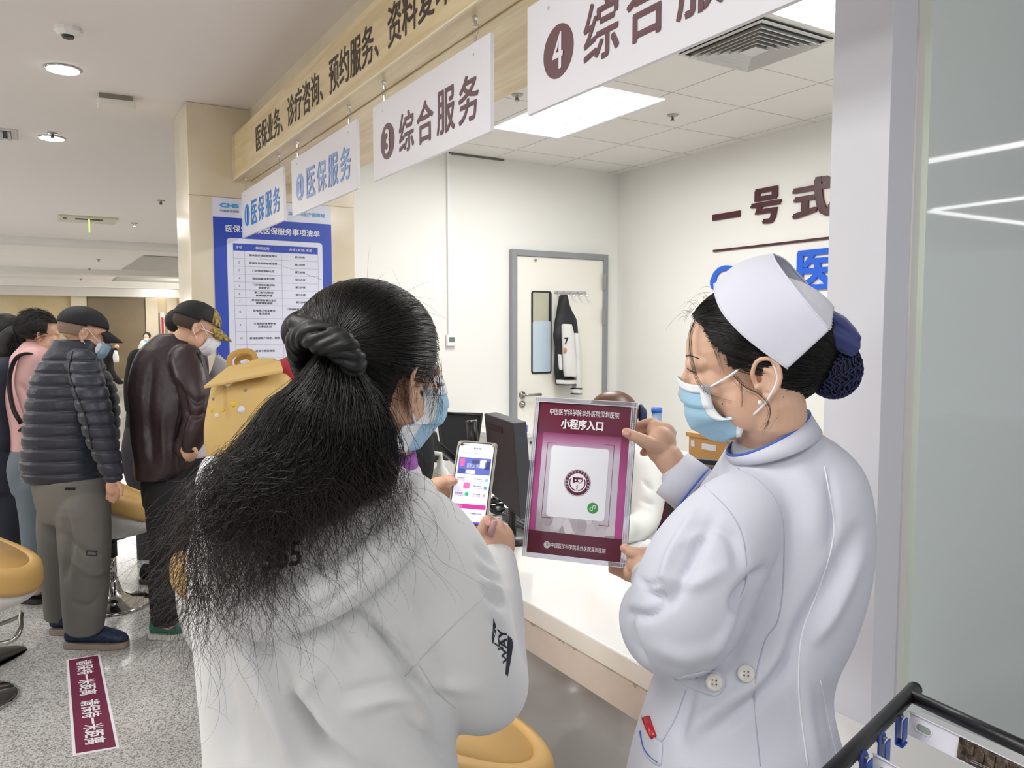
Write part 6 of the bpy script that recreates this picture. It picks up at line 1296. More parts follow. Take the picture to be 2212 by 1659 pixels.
MB().prism([P(440, 841, D-.135), P(500, 828, D-.145), P(560, 815, D-.145), P(612, 806, D-.12), P(606, 786, D-.02), P(545, 790, D+.0), P(495, 797, D-.01), P(468, 818, D-.07)], (0, 0, 0.014)).build('flap', M['mustard'], b6, bevel=0.004)
MB().loft(rings([(812, 478, 610, D, 0.13), (795, 500, 600, D, 0.11), (780, 540, 598, D, 0.09), (774, 560, 592, D, 0.05)], 3)).build('gathered_top', M['mustard'], b6, smooth=True)
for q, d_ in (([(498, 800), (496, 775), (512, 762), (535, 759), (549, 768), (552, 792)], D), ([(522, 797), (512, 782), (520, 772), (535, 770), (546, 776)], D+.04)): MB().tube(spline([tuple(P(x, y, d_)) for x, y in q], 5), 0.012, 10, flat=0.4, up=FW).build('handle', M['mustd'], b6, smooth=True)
for (x, y), c_, r_ in (((461, 862), '8F8C80', 0.006), ((530, 843), '8F8C80', 0.006), ((458, 886), 'E6C62E', 0.008), ((482, 886), 'E6C62E', 0.007), ((505, 873), 'E6C62E', 0.011), ((469, 897), 'ECE6DA', 0.009), ((522, 885), 'DCE2EE', 0.014), ((495, 826), 'F2EFE6', 0.018)):
    c = cast(bb6, x, y, 0.002); c = P(x, y, D-.10) if c is None else c; MB().ell(c, (r_, r_*0.5, r_)).build('applique' if r_ > 0.0065 else 'button', mat('applique '+c_, c_, 0.5), b6, smooth=True)
# ---------------- walkers far down the hall
D = 20.5
m7 = thing('person', 'distant person in black striding away with a white bag', 'person', on(240, 828, 2, 0)); F7 = Frame(P(229, 735, D), 60, 5, 0, 1.15)
mb = MB(); limb(mb, [(226, 748, D, 0.16), (228, 765, D, 0.22), (228, 785, D, 0.20), (229, 795, D, 0.19)], 4, 18); limb(mb, [(232, 750, D, 0.09), (243, 762, D, 0.07), (251, 752, D, 0.05)], 3, 12); limb(mb, [(228, 793, D, 0.14), (226, 812, D, 0.10), (223, 828, D, 0.08)], 3, 12); limb(mb, [(232, 793, D, 0.14), (244, 812, D, 0.10), (257, 824, D, 0.08)], 3, 12); limb(mb, [(222, 829, D, 0.05), (230, 831, D, 0.05)], 2, 10); limb(mb, [(256, 827, D, 0.05), (264, 826, D, 0.05)], 2, 10); fuse('black_clothes', mb, M['blackcl'], m7, 0.03, 2)
mb = MB(); head(mb, F7, neck=[tuple(P(228, 746, D))+(0.06,)]); mb.ell(P(252, 749, D), 0.06); fuse('body', mb, M['skin'], m7, 0.014, 2); MB().ell(F7(-0.02, 0, 0.03), (0.12, 0.105, 0.115), F7.R).build('hair', M['hairbase'], m7, smooth=True)
wb2 = MB().loft(rings([(757, 247, 252, D-.1, 0.04), (770, 244, 256, D-.1, 0.1), (783, 246, 256, D-.1, 0.1)], 3)).build('carrier_bag', M['paper'], None, smooth=True); tag(wb2, 'tiny white carrier bag carried by the distant walker in black', 'bag')
D = 21.5
m8 = thing('person', 'distant person in pale clothes with blue mask beyond the leather jacket', 'person', P(312, 828, D)*np.array([1, 1, 0])); F8 = Frame(P(317, 729, D), 250, 5, 0, 1.1)
mb = MB(); limb(mb, [(314, 744, D, 0.15), (312, 765, D, 0.2), (312, 795, D, 0.19)], 4, 16); limb(mb, [(308, 750, D, 0.09), (300, 765, D, 0.07)], 2, 10); fuse('pale_top', mb, mat('pale green top', 'C9CCBF', 0.8), m8, 0.03, 2); mb = MB(); limb(mb, [(308, 795, D, 0.13), (308, 824, D, 0.09)], 2, 10); limb(mb, [(318, 795, D, 0.13), (318, 824, D, 0.09)], 2, 10); fuse('trousers', mb, M['blackcl'], m8, 0.03, 2)
mb = MB(); head(mb, F8, neck=[tuple(P(316, 742, D))+(0.06,)]); fuse('body', mb, M['skin'], m8, 0.014, 2); MB().ell(F8(-0.025, 0, 0.04), (0.115, 0.10, 0.105), F8.R).build('hair', M['hairbase'], m8, smooth=True); MB().ell(F8(0.075, 0, -0.06), (0.05, 0.065, 0.055), F8.R).build('face_mask', M['maskb'], m8, smooth=True)
# ================================================================ tub chairs
M['tan'] = mat('mustard leatherette', 'CFA867', 0.42, bump=(160, 0.12, 0.002)); M['shell'] = mat('pale grey shell', 'DEDDDA', 0.35); M['shade_tan'] = mat('stitch thread', '8E7248', 0.8)
def tub(c, label, rot=0.0, s=1.0, swivel=None):
    t = thing('tub_chair', label, 'chair', (c[0], c[1], 0), 'mustard and white tub chairs along the counter'); cx, cy = c; nA, nS = 64, 14; co, si = math.cos(rot), math.sin(rot)
    def plan(a, r):     # a=0 is the front
        x = r*math.cos(a)*1.0; y = r*math.sin(a)*1.05; return cx+(x*co-y*si)*s, cy+(x*si+y*co)*s
    hb_ = 0.11; zr = lambda a: 0.575+0.265*((1-math.cos(a))/2)**1.25
    def ring(k, off=0.0, inner=False):
        out = []
        for i in range(nA):
            a = i*2*PI/nA; R0 = 0.285-0.02*math.cos(a); b = k*PI/2
            if not inner: r = (R0+off)*math.sin(b)**0.62; z = 0.40+(zr(a)-hb_-0.40)*(1-math.cos(b)**0.9)
            else: r = (R0-0.035)*min(1, k*1.25)**0.9; z = 0.535+(zr(a)-0.535)*max(0, (k-0.45)/0.55)**1.6
            x, y = plan(a, r); out.append((x, y, z))
        return np.array(out)
    MB().loft([ring(k) for k in np.linspace(0.04, 1, nS)], caps=True).build('shell', M['shell'], t, smooth=True)
    inn = [ring(k, inner=True) for k in np.linspace(0.03, 1, nS)]; o = MB().loft(inn, caps=True).build('seat', M['tan'], t, smooth=True)
    band = []
    for dr, dz in ((-0.004, -hb_-0.004), (0.008, -hb_), (0.013, -hb_+0.02), (0.014, -0.05), (0.010, -0.022), (0.0, -0.006), (-0.016, 0.0), (-0.034, -0.006), (-0.048, -0.03)):
        L = []
        for i in range(nA): a = i*2*PI/nA; x, y = plan(a, 0.285-0.02*math.cos(a)+dr); L.append((x, y, zr(a)+dz))
        band.append(np.array(L))
    MB().loft(band, caps=False).build('rim_roll', M['tan'], t, smooth=True)
    for k, (dz, dr) in enumerate(((-0.012, -0.040),)):
        L = []
        for i in range(nA): a = i*2*PI/nA; x, y = plan(a, 0.285-0.02*math.cos(a)+dr); L.append((x, y, zr(a)+dz))
        MB().tube(L, 0.0016, 5, closed=True).build('stitching', M['shade_tan'], o)
    MB().lathe([(0, 0.0), (0.20, 0.0), (0.205, 0.008), (0.19, 0.016), (0.10, 0.035), (0.05, 0.07), (0.032, 0.13), (0.030, 0.15), (0, 0.15)], (cx, cy, 0.001), 48).build('base', M['chrome'], t, smooth=True)
    MB().lathe([(0.024, 0.14), (0.024, 0.30), (0, 0.30)], (cx, cy, 0), 24).build('pole', M['chrome'], t, smooth=True); MB().lathe([(0.030, 0.28), (0.030, 0.405), (0, 0.405)], (cx, cy, 0), 24).build('gas_sleeve', M['black'], t, smooth=True)
    q = [(0.03, 0.0, 0.27), (0.10, 0.10, 0.27), (0.19, 0.14, 0.28), (0.22, 0.10, 0.31), (0.22, 0.0, 0.32), (0.22, -0.10, 0.31), (0.19, -0.14, 0.28), (0.10, -0.10, 0.27), (0.03, 0, 0.27)]; dirc = -1 if swivel else 1
    MB().tube(spline([(cx+dirc*x, cy+y, z) for x, y, z in q], 5), 0.010, 10).build('footrest', M['steel'], t, smooth=True)
    MB().lathe([(0, 0.385), (0.09, 0.385), (0.10, 0.41), (0, 0.41)], (cx, cy, 0), 20).build('seat_plate', M['black'], t)
    return t
tub((0.33, 4.84), 'mustard tub chair on a chrome pedestal between the two men', 0.0, 0.95, True); tub((-0.31, 3.86), 'mustard tub chair cut off by the left edge of the picture', 0.0, 1.12)
tub((0.66, 2.62), 'mustard and white tub chair beside the left sleeve of the white hoodie', 0.15, 1.0); tub((0.725, 1.60), 'near tan tub chair under the right elbow of the white hoodie', 0.1, 1.08)
# ================================================================ poster on the pillar
px0, px1, pz1, pz0 = 0.930, 1.644, 2.318, 0.95; yq = YP-0.004
po_ = thing('poster', 'tall blue and white poster with a numbered service table, on the marble pillar', 'poster', ((px0+px1)/2, YP, pz0))
M['pblue'] = mat('poster blue', '2C49B4', 0.4); M['pwhite'] = mat('poster white', 'DDE0F0', 0.4); M['pink'] = mat('poster text ink', '3A3F4E', 0.6); M['pcyan'] = mat('logo cyan', '3FA4DA', 0.4)
box('sheet', (px0, YP-0.004, pz0), (px1, YP-0.001, pz1), M['pwhite'], po_)
zb = 2.205; box('blue_field', (px0, YP-0.0048, pz0), (px1, YP-0.004, zb), M['pblue'], po_)
ix0, ix1, iz1 = px0+0.075, px1-0.06, 2.085; MB().prism(rrect(ix0, pz0+0.02, ix1, iz1, 0.02, YP-0.0048), (0, -0.0005, 0)).build('table_panel', M['pwhite'], po_)
tx0, tx1 = ix0+0.035, ix1-0.03; h1, h0 = 2.055, 2.012; box('table_header', (tx0, YP-0.0060, h0), (tx1, YP-0.0053, h1), M['pblue'], po_)
def pt(body, x0, z0, w, h, m, keep=True, bold=0.01): return lettering(body, (x0, yq-0.0024, z0), (1, 0, 0), (0, 0, 1), w, h, m, po_, 'lettering', bold=bold, depth=0)
pt('CHS', px0+0.04, 2.262, 0.11, 0.026, M['pcyan'], bold=0.06); pt('中国医疗保障', px0+0.04, 2.235, 0.11, 0.015, M['pink'], bold=0); pt('深圳市医疗保障局', px1-0.27, 2.243, 0.23, 0.026, M['pcyan'])
pt('医保业务及医保服务事项清单', px0+0.07, 2.120, 0.57, 0.042, M['paper'], bold=0.02)
c1, c2 = tx0+0.065, tx0+0.285
for x, w, s_ in ((tx0+0.015, 0.035, '序号'), (tx0+0.13, 0.085, '事项名称'), (c2+0.05, 0.14, '办理 (查询) 渠道')): lettering(s_, (x, yq-0.0030, h0+0.011), (1, 0, 0), (0, 0, 1), w, 0.019, M['paper'], po_, bold=0, depth=0)
rows_ = ['基本医疗保险参保登记', '医保关系转移接续办理', '门诊特定病种认定', '医保结算异常处理', '门诊选定社康机构|变更登记', '第二类门诊特定|病种待遇申请', '异地就医备案及急诊|费用零星报销', '医保电子凭证激活|激活使用', '生育保险待遇申领|及津贴支付', '医保家庭账户绑定、解绑', '医保卡密码修改', '慢性病门诊用药|定点医疗机构选定', '其他医保服务咨询']
z = h0; g = MB(); g.box((tx0, YP-0.0058, pz0+0.03), (tx0+0.0015, YP-0.0053, h0)); g.box((tx1, YP-0.0058, pz0+0.03), (tx1+0.0015, YP-0.0053, h0)); g.box((c1, YP-0.0058, pz0+0.03), (c1+0.0015, YP-0.0053, h0)); g.box((c2, YP-0.0058, pz0+0.03), (c2+0.0015, YP-0.0053, h0)); tm_ = MB()
for i, rw in enumerate(rows_):
    hgt = 0.0465 if i < 7 else 0.079
    if z-hgt < pz0+0.02: break
    parts_ = rw.split('|'); n_ = len(parts_)
    lettering(str(i+1), (tx0+0.027, yq-0.0024, z-hgt/2-0.006), (1, 0, 0), (0, 0, 1), None, 0.013, M['pink'], po_, bold=0, depth=0, mb=tm_)
    for j, s_ in enumerate(parts_): w = len(s_)*0.0165; lettering(s_, ((c1+c2)/2-w/2, yq-0.0024, z-hgt/2-0.0065+(n_/2-0.5-j)*0.018), (1, 0, 0), (0, 0, 1), w, 0.0135, M['pink'], po_, bold=0.02, depth=0, mb=tm_)
    rt = ['窗口办理'] if i < 7 else ['“深圳医保”微信公众号', '窗口办理', '粤省事小程序办理']
    for j, s_ in enumerate(rt): w = len(s_)*0.0155; lettering(s_, ((c2+tx1)/2-w/2, yq-0.0024, z-hgt/2-0.006+(len(rt)/2-0.5-j)*0.019), (1, 0, 0), (0, 0, 1), w, 0.013, M['pink'], po_, bold=0.02, depth=0, mb=tm_)
    z -= hgt; g.box((tx0, YP-0.0058, z), (tx1, YP-0.0053, z+0.0014))
tm_.build('table_text', M['pink'], po_, fix=False); g.build('table_rules', mat('rule grey', '8A90A6', 0.6), po_)
# ================================================================ room contents
M['desk'] = mat('white desk', 'E9E8E4', 0.35)
def monitor(a, b, c, d, label, th=0.035, stand=True, vent=True):
    """corners tl,tr,br,bl of the face turned towards us"""
    t = thing('monitor', label, 'monitor', (a+b+c+d)/4); n_ = np.cross(b-a, d-a); n_ /= np.linalg.norm(n_)
    if n_@(EYE-a) > 0: n_ = -n_
    MB().prism([a, b, c, d], n_*th).build('housing', M['dgrey'], t, bevel=0.004); u = (b-a); v = (d-a)
    if vent: MB().prism([a+u*x+v*y-n_*0.0008 for x, y in ((0.15, 0.10), (0.62, 0.10), (0.62, 0.17), (0.15, 0.17))], -n_*0.001).build('vent', M['black'], t)
    if stand: m_ = (c+d)/2; f_ = np.array([m_[0], m_[1], 0.782])+n_*th*0.5; MB().tube([(a+c)/2+n_*th*0.5, m_+n_*th*0.5, f_], 0.022, 12, flat=0.5).build('stand', M['black'], t); MB().lathe([(0, 0), (0.11, 0), (0.11, 0.008), (0.03, 0.014), (0, 0.014)], f_, 28).build('foot', M['black'], t, smooth=True)
    return t
D = 3.0
monitor(P(1045, 893, 2.95), P(1108, 914, 2.75), P(1124, 1122, 2.75), P(1062, 1066, 2.95), 'large dark monitor seen from behind, next to the held phone', 0.055)
monitor(P(1418, 1040, 2.5), P(1600, 1052, 2.35), P(1600, 1190, 2.35), P(1418, 1190, 2.5), 'black monitor behind the nurse raised forearm', 0.03) if False else None
t = thing('monitor', 'black monitor with a silver top edge beside the wooden cabinet', 'monitor', P(1530, 1080, 2.6)); a, b, c, d = P(1440, 984, 2.75), P(1640, 1004, 2.5), P(1640, 1200, 2.5), P(1440, 1180, 2.75); n_ = np.cross(b-a, d-a); n_ /= np.linalg.norm(n_); n_ = -n_ if n_@(EYE-a) > 0 else n_
MB().prism([a, b, c, d], n_*0.03).build('housing', M['black'], t, bevel=0.004); MB().prism([a+(d-a)*0.055-n_*0.001, b+(c-b)*0.055-n_*0.001, b+(c-b)*0.08-n_*0.001, a+(d-a)*0.08-n_*0.001], -n_*0.002).build('silver_strip', M['steel'], t)
m_ = (c+d)/2; f_ = np.array([m_[0], m_[1], 0.782])+n_*0.02; MB().tube([m_+n_*0.02+np.array([0, 0, 0.02]), f_], 0.03, 10).build('stand', M['black'], t); MB().lathe([(0, 0), (0.11, 0), (0.11, 0.008), (0, 0.014)], f_, 24).build('foot', M['black'], t)
# mesh office chair
M['mesh'] = mat('black chair mesh', '1A1C20', 0.8, bump=(300, 0.3, 0.003))
ch = thing('office_chair', 'black mesh office chair back against the room wall', 'office chair', P(990, 1000, 4.35)*np.array([1, 1, 0])); a, b, c, d = P(945, 892, 4.3), P(1040, 895, 4.45), P(1026, 990, 4.45), P(958, 992, 4.3)
MB().prism([a, b, c, d], (0.02, 0.03, 0)).build('backrest', M['mesh'], ch, bevel=0.01); MB().tube([a, b, c, d], 0.012, 8, closed=True).build('back_frame', M['black'], ch, smooth=True)
base = np.array([(c+d)[0]/2+0.15, (c+d)[1]/2+0.2, 0]); MB().box((-0.24, -0.24, 0), (0.24, 0.24, 0.06), rotm('Z', 30), base+np.array([0, 0, 0.45])).build('seat', M['mesh'], ch, bevel=0.02); MB().tube([base+np.array([0, 0, 0.08]), base+np.array([0, 0, 0.45])], 0.025, 12).build('pole', M['chrome'], ch)
MB().tube([(c+d)/2, (c+d)/2+np.array([0.03, 0.05, -0.25]), base+np.array([0, 0, 0.46])], 0.02, 8).build('back_stem', M['black'], ch)
for k in range(5): e = base+np.array([0.28*math.cos(k*1.257), 0.28*math.sin(k*1.257), 0.05]); MB().tube([base+np.array([0, 0, 0.09]), e], 0.016, 8).ell(e-np.array([0, 0, 0.022]), 0.027).build('leg', M['black'], ch)
# second black chair arm near the sign
ch2 = thing('office_chair', 'black office chair armrest beside the big monitor', 'office chair', P(1150, 1050, 3.7)*np.array([1, 1, 0])); MB().tube(spline([tuple(P(*q)) for q in ((1126, 1003, 3.55), (1150, 1002, 3.65), (1180, 1004, 3.7))], 4), 0.018, 10).build('armrest', M['black'], ch2, smooth=True); bs = P(1160, 1040, 3.7)*np.array([1, 1, 0])
MB().tube([P(1150, 1005, 3.66), np.array([bs[0], bs[1], 0.48])], 0.014, 8).build('arm_post', M['black'], ch2); MB().box((-0.23, -0.23, 0.44), (0.23, 0.23, 0.50), rotm('Z', 30), bs+np.array([0.25, 0.15, 0])).build('seat', M['mesh'], ch2, bevel=0.02); MB().tube([bs+np.array([0.25, 0.15, 0.0]), bs+np.array([0.25, 0.15, 0.45])], 0.03, 10).build('pole', M['black'], ch2); MB().lathe([(0, 0), (0.28, 0), (0.26, 0.03), (0, 0.05)], bs+np.array([0.25, 0.15, 0]), 5).build('base', M['black'], ch2)
# upright camera or speaker column and the leaning arm
sp_ = thing('document_camera', 'upright black cylinder with silver top behind the phone', 'desk device', P(1018, 1010, 3.0)); top, bot = P(1018, 908, 3.0), P(1026, 1000, 3.0); MB().tube([top, bot], 0.021, 20).build('column', M['black'], sp_, smooth=True); MB().tube([top, top*0.97+bot*0.03], 0.0225, 20).build('silver_ring', M['chrome'], sp_); MB().tube([bot, np.array([bot[0], bot[1], 0.782])], 0.018, 12).build('stem', M['black'], sp_); MB().lathe([(0, 0), (0.08, 0), (0.08, 0.01), (0, 0.015)], (bot[0], bot[1], 0.782), 24).build('foot', M['black'], sp_)
ar = thing('screen_bracket', 'slanting black monitor arm behind the woman chin', 'arm', P(940, 980, 2.7)); MB().tube([P(900, 925, 2.6), P(945, 962, 2.7), P(1000, 1008, 2.8)], 0.020, 12, flat=0.6).build('arm', M['black'], ar, smooth=True); e = P(1000, 1008, 2.8); MB().tube([e, np.array([e[0], e[1], 0.782])], 0.018, 12).build('post', M['black'], ar, smooth=True); MB().prism([P(880, 905, 2.55), P(938, 935, 2.6), P(952, 1000, 2.6), P(890, 1000, 2.55)], (0.02, 0.02, 0)).build('screen_back', M['black'], ar, bevel=0.004)
MB().prism([P(892, 975, 2.54), P(899, 975, 2.54), P(899, 987, 2.54), P(892, 987, 2.54)], (-0.001, -0.002, 0)).build('blue_label', M['pblue'], ar)
# pump bottle
c = P(952, 1040, 2.5); c[2] = 0.782; pb = thing('pump_bottle', 'white pump bottle standing on the counter behind her left hand', 'bottle', c); zt = P(952, 1014, 2.5)[2]-c[2]
MB().lathe([(0, 0), (0.030, 0), (0.032, 0.01), (0.032, zt*0.9), (0.022, zt), (0.012, zt+0.01), (0.012, zt+0.03), (0, zt+0.03)], c, 24).build('bottle', M['white'], pb, smooth=True); MB().tube([c+np.array([0, 0, zt+0.02]), c+np.array([0, 0, zt+0.05]), c+np.array([-0.03, 0.01, zt+0.055]), c+np.array([-0.055, 0.02, zt+0.035])], 0.008, 10).build('pump', M['white'], pb, smooth=True)
# keyboard, cables and mouse
kb = thing('keyboard', 'black keyboard with cable on the desk by the large monitor', 'keyboard', P(1112, 1112, 2.45)); a, b, c, d = on(1090, 1098, 2, 0.80), on(1150, 1118, 2, 0.80), on(1150, 1150, 2, 0.80), on(1085, 1112, 2, 0.80)
MB().prism([a, b, c, d], (0, 0, -0.018)).build('tray', M['black'], kb, bevel=0.003)
for i in range(10):
    for j in range(3): p_ = [(a*(1-u)+b*u)*(1-v)+(d*(1-u)+c*u)*v+np.array([0, 0, 0.0]) for u, v in ((0.05+i*0.09, 0.1+j*0.28), (0.12+i*0.09, 0.1+j*0.28), (0.12+i*0.09, 0.32+j*0.28), (0.05+i*0.09, 0.32+j*0.28))]; MB().prism(p_, (0, 0, 0.004)).build('key', M['dgrey'], kb)
MB().tube(spline([tuple(on(x, y, 2, 0.786)) for x, y in ((1078, 1120), (1082, 1135), (1100, 1140), (1118, 1136))], 5), 0.0025, 6).build('cable', M['black'], kb)
for k, (x, y) in enumerate(((1052, 1078), (1068, 1088), (1072, 1072))): pass
cl = thing('cable_bundle', 'tangle of black cables heaped at the foot of the large monitor', 'cables', P(1065, 1085, 2.6)); rr = random.Random(3); q = on(1070, 1098, 2, 0.80); mb = MB()
L = [q+np.array([rr.uniform(-0.05, 0.06), rr.uniform(-0.05, 0.05), rr.uniform(-0.01, 0.05)]) for _ in range(26)]; MB().tube(spline(L, 6), 0.0045, 6).build('cable', M['black'], cl, smooth=True)
ms_ = thing('mouse', 'black computer mouse beside the keyboard', 'mouse', on(1074, 1100, 2, 0.80)); MB().ell(on(1074, 1100, 2, 0.80), (0.045, 0.03, 0.018), rotm('Z', 40)).build('body', M['black'], ms_, smooth=True)
# white cabinet with a blue box
cb_ = thing('cabinet', 'low white cabinet with a lock against the room wall', 'cabinet', (2.75, 4.65, 0)); a = on(1105, 938, 1, 4.5); b = on(1175, 945, 1, 4.5); box('body', (a[0]-0.1, 4.5, 0), (b[0]+0.15, 4.93, a[2]-0.03), M['desk'], cb_); box('top', (a[0]-0.11, 4.485, a[2]-0.03), (b[0]+0.16, 4.93, a[2]), M['desk'], cb_); c = on(1146, 956, 1, 4.5); box('lock', (c[0]-0.008, 4.49, c[2]-0.008), (c[0]+0.008, 4.501, c[2]+0.008), M['dgrey'], cb_)
a2 = on(1118, 935, 1, 4.55); b2 = on(1140, 918, 1, 4.55); bb_ = box('file_box', (a2[0], 4.55, a[2]), (b2[0], 4.7, b2[2]), mat('blue card box', '4F67C4', 0.5), None, bevel=0.003); tag(bb_, 'small blue box on the low white cabinet', 'box')
# water bottle
wbx = P(1418, 930, 4.3); wt = thing('water_bottle', 'blue upturned water cooler bottle against the room wall', 'bottle', wbx); Mw = mat('blue water bottle', '9DB9E0', 0.1, trans=0.35, ior=1.2); z0 = P(1424, 975, 4.3)[2]; z1 = P(1424, 912, 4.3)[2]; zt = P(1424, 880, 4.3)[2]
MB().lathe([(0, z0), (0.105, z0), (0.11, z0+0.02), (0.105, (z0+z1)/2), (0.11, z1-0.05), (0.09, z1-0.02), (0.028, z1+0.005), (0.026, zt-0.02), (0, zt-0.02)], (wbx[0], wbx[1], 0), 32).build('bottle', Mw, wt, smooth=True); MB().lathe([(0, zt-0.025), (0.030, zt-0.025), (0.030, zt), (0, zt)], (wbx[0], wbx[1], 0), 24).build('cap', mat('blue cap', '3F6FD0', 0.4), wt, smooth=True)
wd = thing('water_dispenser', 'white water dispenser under the blue bottle', 'dispenser', (wbx[0], wbx[1], 0)); MB().box((wbx[0]-0.15, wbx[1]-0.15, 0), (wbx[0]+0.15, wbx[1]+0.15, z0-0.002)).build('cabinet', M['white'], wd, bevel=0.015); box('tap_panel', (wbx[0]-0.10, wbx[1]-0.155, z0-0.25), (wbx[0]+0.10, wbx[1]-0.15, z0-0.08), M['dgrey'], wd)
# wooden cabinet
D = 3.3; a, b, c, d = P(1488, 932, 3.3), P(1640, 952, 3.0), P(1640, 1080, 3.0), P(1490, 1060, 3.3); u = b-a; u[2] = 0; u /= np.linalg.norm(u); n_ = np.cross(u, [0, 0, 1]); n_ = n_ if n_@FW > 0 else -n_
wc = thing('wooden_cabinet', 'light oak cabinet with paper labels behind the nurse mask', 'cabinet', a*np.array([1, 1, 0])); L = np.linalg.norm((b-a)[:2]); zt = a[2]; M['oak'] = mat('light oak', 'D9A868', 0.5, var=(6, 0.5, 'CB9858'), wave=(20, 0.1, 'Z'))
o = np.array([a[0], a[1], 0]); Rm = np.stack([u, n_, [0, 0, 1]], 1); MB().box((0, 0, 0), (L, 0.4, zt-0.02), Rm, o).build('body', M['oak'], wc, bevel=0.003); MB().box((-0.01, -0.01, zt-0.02), (L+0.01, 0.41, zt), Rm, o).build('top', M['oak'], wc, bevel=0.003)
MB().box((0.075, -0.003, zt-0.065), (0.15, -0.001, zt-0.04), Rm, o).build('label', M['paper'], wc); MB().box((0.015, -0.003, zt-0.06), (0.035, -0.001, zt-0.035), Rm, o).build('label', M['paper'], wc)
# seated clerk behind the sign
D = 3.15
m9 = thing('person', 'seated clerk with brown hair, white shirt and maroon vest behind the held sign', 'person', P(1345, 1150, D)*np.array([1, 1, 0])); F9 = Frame(P(1318, 912, D), 150, 5, 0, 0.95)
mb = MB(); mb.loft(rings([(955, 1300, 1368, D, 0.15), (985, 1260, 1408, D, 0.2), (1050, 1245, 1425, D, 0.24), (1150, 1250, 1420, D, 0.26), (1190, 1255, 1415, D, 0.26)], 3)); limb(mb, [(1388, 1005, D-.12, 0.07), (1400, 1070, D-.16, 0.065), (1390, 1130, D-.22, 0.055), (1345, 1150, D-.35, 0.045)], 4, 18); fuse('white_shirt', mb, mat('white shirt cotton', 'E9E9E6', 0.8), m9, 0.008, 4, post=[rumple(16, 0.004, 3), folds([([(1390, 1040), (1410, 1060)], 6, -0.01), ([(1385, 1080), (1412, 1090)], 6, -0.01)])])
mb = MB(); mb.loft(rings([(1010, 1402, 1440, D+.05, 0.2), (1080, 1395, 1450, D+.05, 0.24), (1180, 1390, 1455, D+.05, 0.26)], 3)); fuse('maroon_vest', mb, mat('maroon wool', '5E1B36', 0.85), m9, 0.009, 3)
mb = MB(); head(mb, F9, neck=[tuple(P(1335, 955, D))+(0.05,), tuple(P(1335, 990, D))+(0.055,)]); mb.ell(P(1335, 1155, D-.38), (0.045, 0.03, 0.02)); fuse('body', mb, M['skin2'], m9, 0.006, 2); hair_cap('hair', F9, np.array([-0.016, 0, 0.036]), np.array([0.106, 0.090, 0.096]), M['hairbr'], m9, lambda p: not (p[0] > 0.45 and p[2] < 0.3) and p[2] > -0.8)
bw_ = thing('hair_bow', 'navy hair net of the clerk peeping out at the right of the sign', 'hair bow', P(1393, 890, D)); mb = MB(); limb(mb, [(1384, 878, D, 0.010), (1388, 890, D, 0.018), (1388, 905, D, 0.018)], 3, 12); fuse('net', mb, M['net'], bw_, 0.004, 1)
ch3 = thing('office_chair', 'black office chair under the seated clerk', 'office chair', P(1345, 1150, D)*np.array([1, 1, 0])); s0 = P(1345, 1150, D)*np.array([1, 1, 0])+np.array([0.12, 0.06, 0]); MB().box((-0.2, -0.2, 0.50), (0.2, 0.2, 0.56), rotm('Z', 60), s0).build('seat', M['mesh'], ch3, bevel=0.02); MB().tube([s0, s0+np.array([0, 0, 0.5])], 0.03, 10).build('pole', M['black'], ch3); MB().lathe([(0, 0), (0.30, 0), (0.28, 0.03), (0, 0.06)], s0, 5).build('base', M['black'], ch3); MB().prism([P(1402, 1060, D+.1), P(1468, 1060, D+.0), P(1468, 1200, D), P(1402, 1200, D+.1)], (0.03, 0.04, 0)).build('backrest', M['mesh'], ch3, bevel=0.01)
# clerk in black behind the woman's face
D = 2.35
m10 = thing('person', 'person in black jacket at the next window, hand holding a phone', 'person', P(860, 1100, D)*np.array([1, 1, 0])); F10 = Frame(P(800, 760, D), 20, 10, 0, 1.0)
mb = MB(); mb.loft(rings([(820, 760, 850, D, 0.15), (850, 715, 890, D, 0.22), (960, 700, 905, D, 0.26), (1180, 700, 900, D, 0.26)], 3)); limb(mb, [(875, 880, D, 0.07), (893, 985, D-.02, 0.062), (888, 1070, D, 0.055), (905, 1055, D+.1, 0.042)], 4, 18); limb(mb, [(725, 880, D, 0.07), (705, 985, D, 0.062), (710, 1080, D, 0.05)], 4, 18); fuse('black_jacket', mb, M['blackcl'], m10, 0.01, 3, post=rumple(14, 0.004, 3))
mb = MB(); head(mb, F10, neck=[tuple(P(800, 815, D))+(0.05,)]); hand(mb, 906, 1042, D+.1, -3, -18, 0.9, 5); limb(mb, [(800, 815, D, 0.05), (800, 950, D, 0.08), (800, 1150, D, 0.09)], 3, 12); hand(mb, 710, 1095, D, 0, 30, 0.9, 6); fuse('body', mb, M['skin'], m10, 0.006, 2); hair_cap('hair', F10, np.array([-0.016, 0, 0.036]), np.array([0.102, 0.088, 0.094]), M['hairbase'], m10, lambda p: not (p[0] > 0.45 and p[2] < 0.3) and p[2] > -0.8)
mb = MB(); mb.loft(rings([(1165, 708, 895, D, 0.25), (1240, 710, 892, D, 0.26)], 3))
for s in (-42, 42): limb(mb, [(800+s, 1230, D, 0.09), (800+s, 1450, D, 0.07), (800+s, 1740, D, 0.05)], 3, 12)
fuse('trousers', mb, M['blackcl'], m10, 0.012, 2)
for s in (-42, 42): c_ = P(800+s, 1700, D); MB().ell((c_[0]+0.06, c_[1]+0.03, 0.045), (0.13, 0.05, 0.045), rotm('Z', 25)).build('shoe', M['blackcl'], m10, smooth=True)
